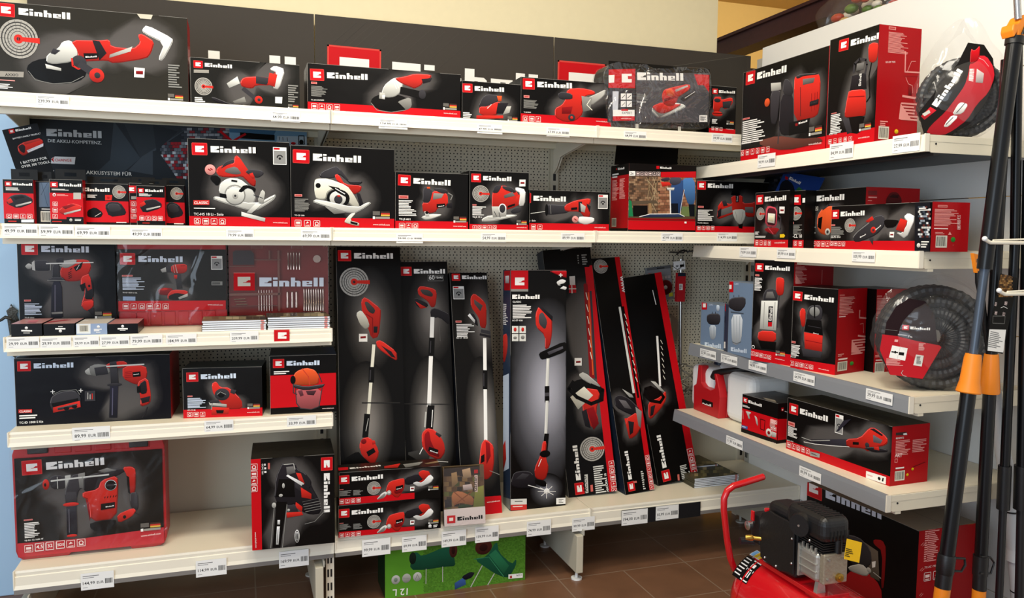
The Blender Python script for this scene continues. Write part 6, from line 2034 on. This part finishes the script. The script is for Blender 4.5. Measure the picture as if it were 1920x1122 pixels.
pB0, pB1 = at(1888,110,Y=-1.1320), at(1835,1122,Y=-1.1320); base = down(pB0, pB1); og = tuple(base)
t = empty('telescopic_cutter', og, 'second black telescopic cutter with orange grip, just behind the front one', 'garden tool')
L2 = lambda y: (1888+(1835-1888)*(y-110)/1012, y)
seg(t, og, 'upper_tube', [L2(112), L2(668)], -1.1320, .0125, m_satin); seg(t, og, 'cone_grip', [L2(664), L2(672), L2(735), L2(738)], -1.1320, [.015,.0165,.0225,.021], m_orange, 24)
seg(t, og, 'lower_tube', [L2(735), L2(1050)], -1.1320, .0145, m_satin); seg(t, og, 'clamp_collar', [L2(1042), L2(1078)], -1.1320, .0172, m_black)
MB().tube(run([L2(1044), (L2(1044)[0]+18, 1046), (L2(1060)[0]+26, 1056), (L2(1076)[0]+20, 1076), L2(1076)], -1.1480), .0025, 8).build('clamp_lever', m_black, parent=t, org=og, smooth=True)
MB().tube([at(*L2(1076), Y=-1.1320), at(*L2(1106), Y=-1.1320)], .0155, 18).build('bottom_sleeve', m_black, parent=t, org=og, smooth=True)
MB().tube([at(*L2(1105), Y=-1.1320), base], .0155, 18).build('orange_sleeve', m_orange, parent=t, org=og, smooth=True)
seg(t, og, 'pull_cord', [(1851,742),(1842,775),(1846,840),(1848,880),(1846,930)], -1.1080, .0022, m_black, 6)
for lb_, px, Y_, rr in (('slim black telescopic pole with sleeve, between the cutters and the grey tube', [(1908,86),(1903,455),(1884,880)], -1.1320, .011), ('black pole at the right edge of the picture', [(1930,300),(1921,700),(1917,880)], -1.1500, .0135)):
    P_ = run(px, Y_); base = down(P_[-2], P_[-1]); og = tuple(base); t = empty('pole', og, lb_, 'garden tool')
    MB().tube(P_, rr, 16).build('upper_tube', m_satin, parent=t, org=og, smooth=True)
    d_ = (P_[-1]-P_[-2]).normalized(); MB().tube([P_[-1]-d_*.01, P_[-1]+d_*.12], rr*1.35, 16).build('sleeve', m_black, parent=t, org=og, smooth=True)
    MB().tube([P_[-1]+d_*.12, base], rr*.8, 16).build('lower_tube', m_dark, parent=t, org=og, smooth=True)
P_ = run([(1857,664),(1862,700),(1868,760),(1877,830),(1886,880),(1896,960),(1903,1040),(1909,1110),(1913,1160)], [-1.0830,-1.0830,-1.0830,-1.0840,-1.0850,-1.0860,-1.0870,-1.0870,-1.0870]); P_.append(V((P_[-1].x+.004, P_[-1].y, 0)))
og = tuple(P_[-1]); t = empty('grey_tube', og, 'pale grey tapering tube with black bands leaning among the poles', 'tube')
MB().tube(P_, [.010,.0135,.0145,.017,.0185,.0165,.017,.0175,.0175,.0175], 20).build('tube_body', m_duct, parent=t, org=og, smooth=True)
for k in (5, 7): MB().tube([P_[k]+V((0,0,.004)), P_[k]-V((0,0,.001))], .0182, 20).build('band', m_black, parent=t, org=og, smooth=True)
MB().tube([P_[6]+V((0,0,.02)), P_[6]-V((0,0,.02))], .0195, 20).build('clip_sleeve', m_duct, parent=t, org=og, smooth=True)
for lb_, x, y in (('cream display hook above, crossing in front of the black poles', 1846, 455), ('cream display hook below, in front of the black sales card', 1873, 552)):
    p = at(x, y, Y=-1.213 if y < 500 else -1.226); og = (XB, p.y, p.z); t = empty('display_hook', og, lb_, 'hook')
    MB().tube([(XB-.004,p.y,p.z),(p.x+.02,p.y,p.z),(p.x+.006,p.y,p.z+.006),(p.x,p.y,p.z+.010)], .0042, 10).build('rod', m_rail, parent=t, org=og, smooth=True)
    MB().tube([(XB-.004,p.y,p.z+.018),(p.x+.03,p.y,p.z+.006)], .0022, 8).build('upper_rod', m_rail, parent=t, org=og, smooth=True)
    MB().ball((p.x,p.y,p.z+.010), .007).build('end_ball', m_white, parent=t, org=og, smooth=True)
    MB().box((XB-.004,p.y-.02,p.z-.015), (XB,p.y+.02,p.z+.028)).build('hook_plate', m_rail, parent=t, org=og)
a_, b_, c_ = at(1847,657,Y=-1.2060), at(1880,664,Y=-1.2060), at(1868,511,Y=-1.2060)
board('sales_card', a_, b_, c_, .0015, '0d0c0c', '''Z 1800 400 3.742
q W 205 815 322 818 304 978 192 965
l 8a8a88 215 825 290 960 9
m 262 432 362 590 6 12 6a4a28 8a6238 4a3420 a07a48 7a5630
s W 5 278 415 362 418
s G 2 230 722 315 722 310 775 228 772 230 722
s W 3 285 665 305 655 330 668
i 212 590 186 800 4 16
i 246 638 320 632 2 22; i 250 700 305 708 2 20''', 'black hanging sales card with brown picture and white label, between the poles', 'sales card')
pl = run([(1823,475),(1844,481),(1846,486),(1839,512),(1829,512),(1827,500)], -1.1150); og = tuple(pl[4])
t = empty('pruning_saw', og, 'orange and black folding saw end sticking up left of the poles', 'saw')
mb = MB().prism([(p.x, p.z) for p in pl], -1.1198, -1.1078); mb.build('orange_end', m_orange, parent=t, org=og, bevel=.001)
MB().tube([at(1833,489,Y=-1.1204), at(1833,489,Y=-1.1216)], .0045, 14).build('hang_hole', m_black, parent=t, org=og)
P_ = run([(1834,508),(1835,530),(1841,560),(1846,600)], -1.1150); MB().tube(P_+[P_[-1]+(P_[-1]-P_[-2])*3], [.007,.0075,.007,.006,.006], 12).build('black_grip', m_black, parent=t, org=og, smooth=True)

MB.rs = 1.0
# ---------------------------------------------------------------- things hanging on the corner back panel
hk = at(1275,478,Y=.36); og = (hk.x, .45, hk.z)
t = empty('display_hook', og, 'dark curved hook holding the mixing paddle in the corner', 'hook')
MB().tube([(hk.x,.449,hk.z+.01),(hk.x,.33,hk.z+.01),(hk.x,.315,hk.z+.02)], .0035, 8).build('rod', m_dark, parent=t, org=og, smooth=True)
MB().tube([hk+V((-.03,-.02,.0)), hk+V((-.02,-.03,.015)), hk+V((0,-.035,.022)), hk+V((.02,-.03,.015)), hk+V((.05,-.06,.02)), hk+V((.10,-.12,.03))], .004, 8).build('wire_loop', m_dark, parent=t, org=og, smooth=True)
p0, p1 = at(1277,486,Y=.37), at(1275,735,Y=.37); og = tuple(p0); t = empty('mixing_paddle', og, 'steel mixing paddle with spiral blades hanging in the corner', 'mixing paddle')
MB().tube([p0, p0+(p1-p0)*.35, p1], .0075, 12).build('shaft', m_chrome, parent=t, org=og, smooth=True)
cx = p1
for j in range(3):
    sp = []
    for k in range(19):
        a = math.radians(120*j+k*14); z_ = cx.z+.004+.125*k/18; r_ = .058 if 1 < k < 17 else .058*.5
        sp.append(V((cx.x+r_*math.cos(a), cx.y-.01+min(.058, r_)*math.sin(a)*.9, z_)))
    MB().tube([V((cx.x, cx.y, cx.z+.006))]+sp+[V((cx.x, cx.y, cx.z+.13))], .0042, 8).build('spiral_blade', mat('dull steel', '8f8b80', .4, metal=.7), parent=t, org=og, smooth=True)
MB().tube([V((cx.x+.06*math.cos(k*math.pi/12), cx.y-.01+.055*math.sin(k*math.pi/12), cx.z+.004)) for k in range(25)], .004, 8).build('ring', MATS['dull steel'], parent=t, org=og, smooth=True)
def hb2(name, a, b, c, col, art, par, Y, th=.003):
    o = board(name, at(*a, Y=Y), at(*b, Y=Y), at(*c, Y=Y), th, col, art); o.parent = par; o.matrix_parent_inverse = Matrix.Translation(-V(par.location)); return o
hb2('red_sleeve', (1269,566), (1284,566), (1271,512), 'b01c24', 'Z 1200 460 3.508;q W 258 255 280 255 280 295 258 295;l K 260 258 278 292 5;q 1c2836 240 150 300 150 300 205 240 205', t, .352, .02)
hb2('price_tag', (1263,507), (1285,505), (1262,491), 'e8eaec', 'Z 1200 460 3.508;q K 262 128 290 126 290 142 262 144;l K 235 132 256 145 2', t, .345)
MB().tube([at(1263,480,Y=.35), at(1262,500,Y=.345), at(1270,506,Y=.34), at(1282,498,Y=.345), at(1280,478,Y=.35)], .0016, 6).build('cable_tie', m_black, parent=t, org=og, smooth=True)
P_ = at(1222,566,Y=.435); og = tuple(P_); t = empty('sanding_disc_pack', og, 'grey hanging pack with dark red sanding disc on the corner panel', 'sanding disc pack')
hb2('pack_card', (1215,567), (1262,560), (1213,503), '8a8c90', 'Z 1200 460 3.508;q 5e6064 44 138 214 122 214 150 46 168;M 55 185 108 232;e 6e1c18 168 278 45 50;e 5a1512 168 278 38 42;e S 168 278 12 13;i 128 215 190 208 4 15;q d8d23a 190 318 216 308 218 335 188 340;q K 110 150 160 146 160 152 110 156', t, .432)
P_ = at(1240,655,Y=.43); og = tuple(P_); t = empty('saw_blade_pack', og, 'clear hanging pack with toothed saw blade below the sanding disc', 'saw blade pack')
c_ = at(1247,618,Y=.436); teeth = []
for k in range(72):
    r_ = .078 if k % 2 else .072; a = 2*math.pi*k/72; teeth.append((c_.x+r_*math.cos(a), c_.z+r_*math.sin(a)))
MB().prism(teeth, .432, .4345).build('saw_blade', m_alu, parent=t, org=og)
hb2('paper_insert', (1239,634), (1256,634), (1237,596), 'd9d9d4', 'Z 1200 460 3.508;l 555555 140 475 190 540 8;e 777777 165 570 14 18;e d9d9d4 165 570 8 12', t, .428, .001)
q0, q1 = at(1232,655,Y=.425), at(1272,573,Y=.425); MB().box((q0.x,.425,q0.z), (q1.x,.4262,q1.z)).build('clear_pocket', m_clear, parent=t, org=og)

# ---------------------------------------------------------------- poster and battery card on the second shelf
A_, B_ = at(43,418,Y=.40), at(577,430,Y=.40); A_.z = B_.z = Z2+.001
po = board('poster', A_, B_, V((A_.x, .40, 1.752)), .006, '2b3036', '''Z 0 0 3
q 343a40 680 660 1090 700 790 890
q 3c444c 640 680 790 890 540 1100 400 1100 620 900
q 454c54 1090 700 870 850 1000 1010 720 960 800 880
w 262 765 572 778 c3c9cf
x d5dade 270 800 572 813 DIE_AKKU-KOMPETENZ.
q e8eaee 290 880 425 884 420 925 287 920
q 2b3036 285 895 310 880 290 880; q R 288 898 306 882 300 898 306 916
x R 308 908 404 910 CHANGE
x W 170 968 305 974 DAS_KOMP
x W 150 1006 303 1010 WERKZELLOS
x W 485 980 742 990 AKKUSYSTEM_FÜR
m 900 800 1080 1010 9 12 8a8f98 4a4e58 a02630 c8ccd2 5a3038 70757e
m 1020 720 1300 800 9 5 6a7078 3e434c 8a3038 9aa0a8
q 2b3036 860 700 1000 740 880 850
q 2b3036 860 850 890 850 1000 1010 860 1010
q 7ea6c4 1290 715 1790 730 1790 820 1290 810
q 4a7496 1290 715 1560 722 1540 760 1290 745
q c4d4e0 1560 765 1790 770 1790 830 1550 826
q K 1350 745 1545 760 1545 790 1350 780
s R 14 1240 740 1300 790; s R 12 1380 755 1300 800
s K 5 1680 765 1710 765 1712 812 1680 812 1680 765; e K 1695 800 12 14
e R 1650 808 14 8; s K 3 1570 770 1572 790; s K 3 1590 772 1592 792; s K 3 1615 774 1618 794''', 'wide dark advertising poster with white lettering behind the battery packs', 'poster', edge='9aa0a6')
nb = -.392
a_, b_, c_ = at(38,326,Y=.15), at(103,312,Y=.15), at(14,242,Y=.15); v_ = (c_-a_).normalized(); k_ = (min(a_.z,b_.z)-Z2-.004)
board('battery_card', a_-v_*k_, b_-v_*k_, c_, .0012, '14161a', '''Z 0 210 4.489
W 133 166 264 142
x W 110 232 350 185 BATTERY-FAMILY_PRODUCT
p T 145 290 185 262 330 222 362 240 365 290 240 345 200 372 160 345
p c83a32 190 258 330 222 350 235 215 275
p 2a2024 150 290 190 270 215 290 210 350 175 335
p d8d4dc 225 325 365 265 365 290 240 345
s W 5 235 338 360 285
x W 178 440 398 395 1_BATTERY_FOR
x W 184 472 424 428 OVER_300_TOOLS.''', 'dark tilted card with red battery picture at the left edge of the poster', 'advertising card')
tag(MB().tube([at(43,228,Y=.38), at(41,218,Y=.38), at(43,212,Y=.385)], .012, 12).build('poster_clip', m_black, smooth=True), 'black clip at the top left corner of the poster', 'clip') if 0 else None

# ---------------------------------------------------------------- price labels
def price(px, txt, where, plane, h=.04, tall=None):
    (x0, y0), (x1, y1) = px; a, b = at(x0, y0, **plane), at(x1, y1, **plane)
    ax = 'X' if 'Y' in plane else 'Y'; z1 = a.z if tall is None else a.z; P0 = V((a.x, a.y, min(b.z, a.z-.034))); P1 = V((b.x, b.y, P0.z)); P2 = V((a.x, a.y, a.z))
    u = (P1-P0); wd = u.length; u.normalize(); hh = P2.z-P0.z; Mo = Matrix((u, -u.cross(V((0,0,1))), V((0,0,1)))).transposed().to_4x4(); Mo.translation = P0
    mb = MB(); shell(mb, wd, hh, .0007, {'*': 'f1f1ee'}); F = Face(mb, P0, u, V((0,0,1)), wd, hh, Mo.inverted(), step=.00002, z0=.0001); s_ = wd/.09; k_ = min(s_, hh/.036)
    F.put(rc(.06*wd, hh*.80, .55*wd, hh*.84), '6a6a6a'); F.put(rc(.06*wd, hh*.70, .40*wd, hh*.735), '8a8a8a'); F.put(rc(.06*wd, hh*.13, .2*wd, hh*.16), '8a8a8a')
    a_, b_ = txt.split(' '); lw = .30 if len(a_) < 6 else .36
    F.text((.06*wd, hh*.32), ((.06+lw)*wd, hh*.32), a_, '2e2e30'); F.text(((.12+lw)*wd, hh*.32), ((.33+lw)*wd, hh*.32), b_, '3e3e40')
    x = (.37+lw)*wd
    while x < .96*wd: d = wd*random.uniform(.008, .022); F.put(rc(x, hh*.28, min(x+d, .96*wd), hh*.58), '2e2e30'); x += d+wd*random.uniform(.006, .014)
    o = mb.build('price_label', m_matte, mw=Mo, colors=True); return tag(o, f'white price label reading {a_.replace(",", ".")} {b_} {where}', 'price label')
pY = dict(Y=-.0065); pB = dict(Y=-.0125)
for px, t_, w_ in ((((67,177),(130,198)),'239,99 EUR','under the worn grinder carton'), (((508,208),(563,226)),'64,99 EUR','under the cordless cutter carton, top shelf'), (((710,222),(764,240)),'134,99 EUR','under the long angle grinder carton'),
    (((895,232),(942,248)),'42,99 EUR','under the palm sander'), (((1025,238),(1068,256)),'67,99 EUR','under the belt sander'), (((1170,245),(1212,262)),'64,99 EUR','under the film wrapped sander case'), (((1335,250),(1373,268)),'39,99 EUR','at the corner end of the top shelf'),
    (((4,421),(71,443)),'49,99 EUR','at the far left of the second shelf'), (((72,422),(139,445)),'59,99 EUR','under the red battery pack second from left'), (((140,424),(207,447)),'69,99 EUR','under the charger boxes'), (((244,428),(304,448)),'49,99 EUR','left of the red circular saw carton'),
    (((424,430),(476,450)),'79,99 EUR','under the red circular saw carton'), (((564,431),(620,452)),'69,99 EUR','under the ivory circular saw carton'), (((743,438),(793,454)),'39,99 EUR','under the corded jigsaw carton'), (((902,437),(949,454)),'54,99 EUR','under the cordless jigsaw'), (((1052,437),(1096,454)),'89,99 EUR','under the reciprocating saw'),
    (((1240,437),(1280,454)),'47,99 EUR','under the brick wall photo carton'), (((1345,436),(1382,453)),'114,99 EUR','under the corner mixer carton'),
    (((12,633),(74,653)),'29,99 EUR','first from left on the third shelf'), (((75,633),(134,652)),'29,99 EUR','second from left on the third shelf'), (((137,631),(186,652)),'29,99 EUR','third from left on the third shelf'), (((187,631),(243,651)),'27,99 EUR','right of the blue end box, third shelf'), (((244,629),(305,648)),'79,99 EUR','under the red drill case, left price'), (((311,627),(369,648)),'184,99 EUR','under the red drill case, right price'), (((431,622),(485,643)),'209,99 EUR','below the left brochures'),
    (((135,803),(207,826)),'89,99 EUR','under the wide drill kit carton'), (((383,790),(438,808)),'64,99 EUR','under the chain sharpener'), (((538,782),(593,801)),'33,99 EUR','under the helmet carton')): price(px, t_, w_, pY)
for px, t_, w_ in ((((151,1077),(214,1101)),'144,99 EUR','below the red hammer drill case'), (((367,1053),(425,1077)),'114,99 EUR','on the empty stretch of the bottom shelf'), (((523,1036),(579,1060)),'169,99 EUR','below the chainsaw carton'), (((679,1014),(732,1039)),'99,99 EUR','below the pruner cartons'), (((754,1008),(800,1031)),'89,99 EUR','left of the leaflet stand on the bottom rail'),
    (((828,998),(874,1022)),'149,99 EUR','below the leaflet stand'), (((891,990),(935,1014)),'159,99 EUR','below the slim trimmer carton'), (((988,979),(1033,1002)),'74,99 EUR','below the burst trimmer carton'), (((1073,973),(1115,993)),'99,99 EUR','left of the bottom shelf joint above the foot'),
    (((1166,959),(1214,981)),'194,00 EUR','on the left part of the black strip'), (((1230,951),(1272,972)),'10,99 EUR','in the middle of the black strip')): price(px, t_, w_, pB)
for px, t_, w_ in ((((1421,291),(1453,311)),'99,99 EUR','under the garden pump carton'), (((1556,271),(1599,295)),'84,99 EUR','under the tall pump carton'), (((1674,256),(1724,282)),'27,99 EUR','left of the bagged hose')): price(px, t_, w_, dict(X=XR[0]-.0095))
for px, t_, w_ in ((((1387,463),(1418,483)),'79,99 EUR','at the far end of the second side shelf'), (((1457,466),(1491,484)),'89,99 EUR','under the work lamp'), (((1598,470),(1640,492)),'109,99 EUR','under the pruning saw')): price(px, t_, w_, dict(X=XR[1]-.0095))
for px, t_, w_ in ((((1313,653),(1342,674)),'35,99 EUR','under the small blue filter carton'), (((1352,663),(1382,683)),'31,99 EUR','under the tall blue filter carton'), (((1404,675),(1437,698)),'94,99 EUR','under the silver pump'), (((1488,696),(1527,721)),'64,99 EUR','under the black and red pump'), (((1624,728),(1673,757)),'39,99 EUR','left of the large bagged hose')): price(px, t_, w_, dict(X=XR[2]-.0095))
for px, t_, w_ in ((((1362,816),(1392,843)),'51,99 EUR','under the air tool set'), (((1499,873),(1539,903)),'89,99 EUR','under the leaf blower')): price(px, t_, w_, dict(X=XR[3]-.0095))
a_, b_, c_ = at(1165,986,Y=-.0115), at(1313,967,Y=-.0115), at(1165,958,Y=-.0115); b_.z = a_.z
board('label_strip', a_, V((b_.x, a_.y, a_.z)), c_, .001, '1d1c1e', '', 'black plastic strip on the bottom shelf rail behind two price labels', 'label strip')
a_, b_, c_ = at(514,641,Y=-.0065), at(543,641,Y=-.0065), at(514,619,Y=-.0065)
board('logo_sticker', a_, V((b_.x, a_.y, a_.z)), c_, .0008, 'd8382e', 'Z 370 430 4.487;q d8382e 640 840 790 840 790 960 640 960;M 648 852 778 948', 'square red logo sticker on the third shelf rail', 'sticker')

# ---------------------------------------------------------------- groups of repeated things
GR = dict(price_label='price labels on the shelf rails', shelf='shelves of the wall unit', side_shelf='shelves of the side unit', battery_pack='battery pack boxes on the second shelf', small_box='small flat boxes on the third shelf',
          base_bracket='shelf feet under the wall unit', telescopic_cutter='telescopic cutters at the right', bagged_hose='bagged hoses', display_hook='display hooks', pole='poles at the right', header_board='header boards above the top shelf', leaflet='leaflets on the side unit')
for o in bpy.data.objects:
    if o.parent is None and not o.get('group') and o.name.split('.')[0] in GR: o['group'] = GR[o.name.split('.')[0]]
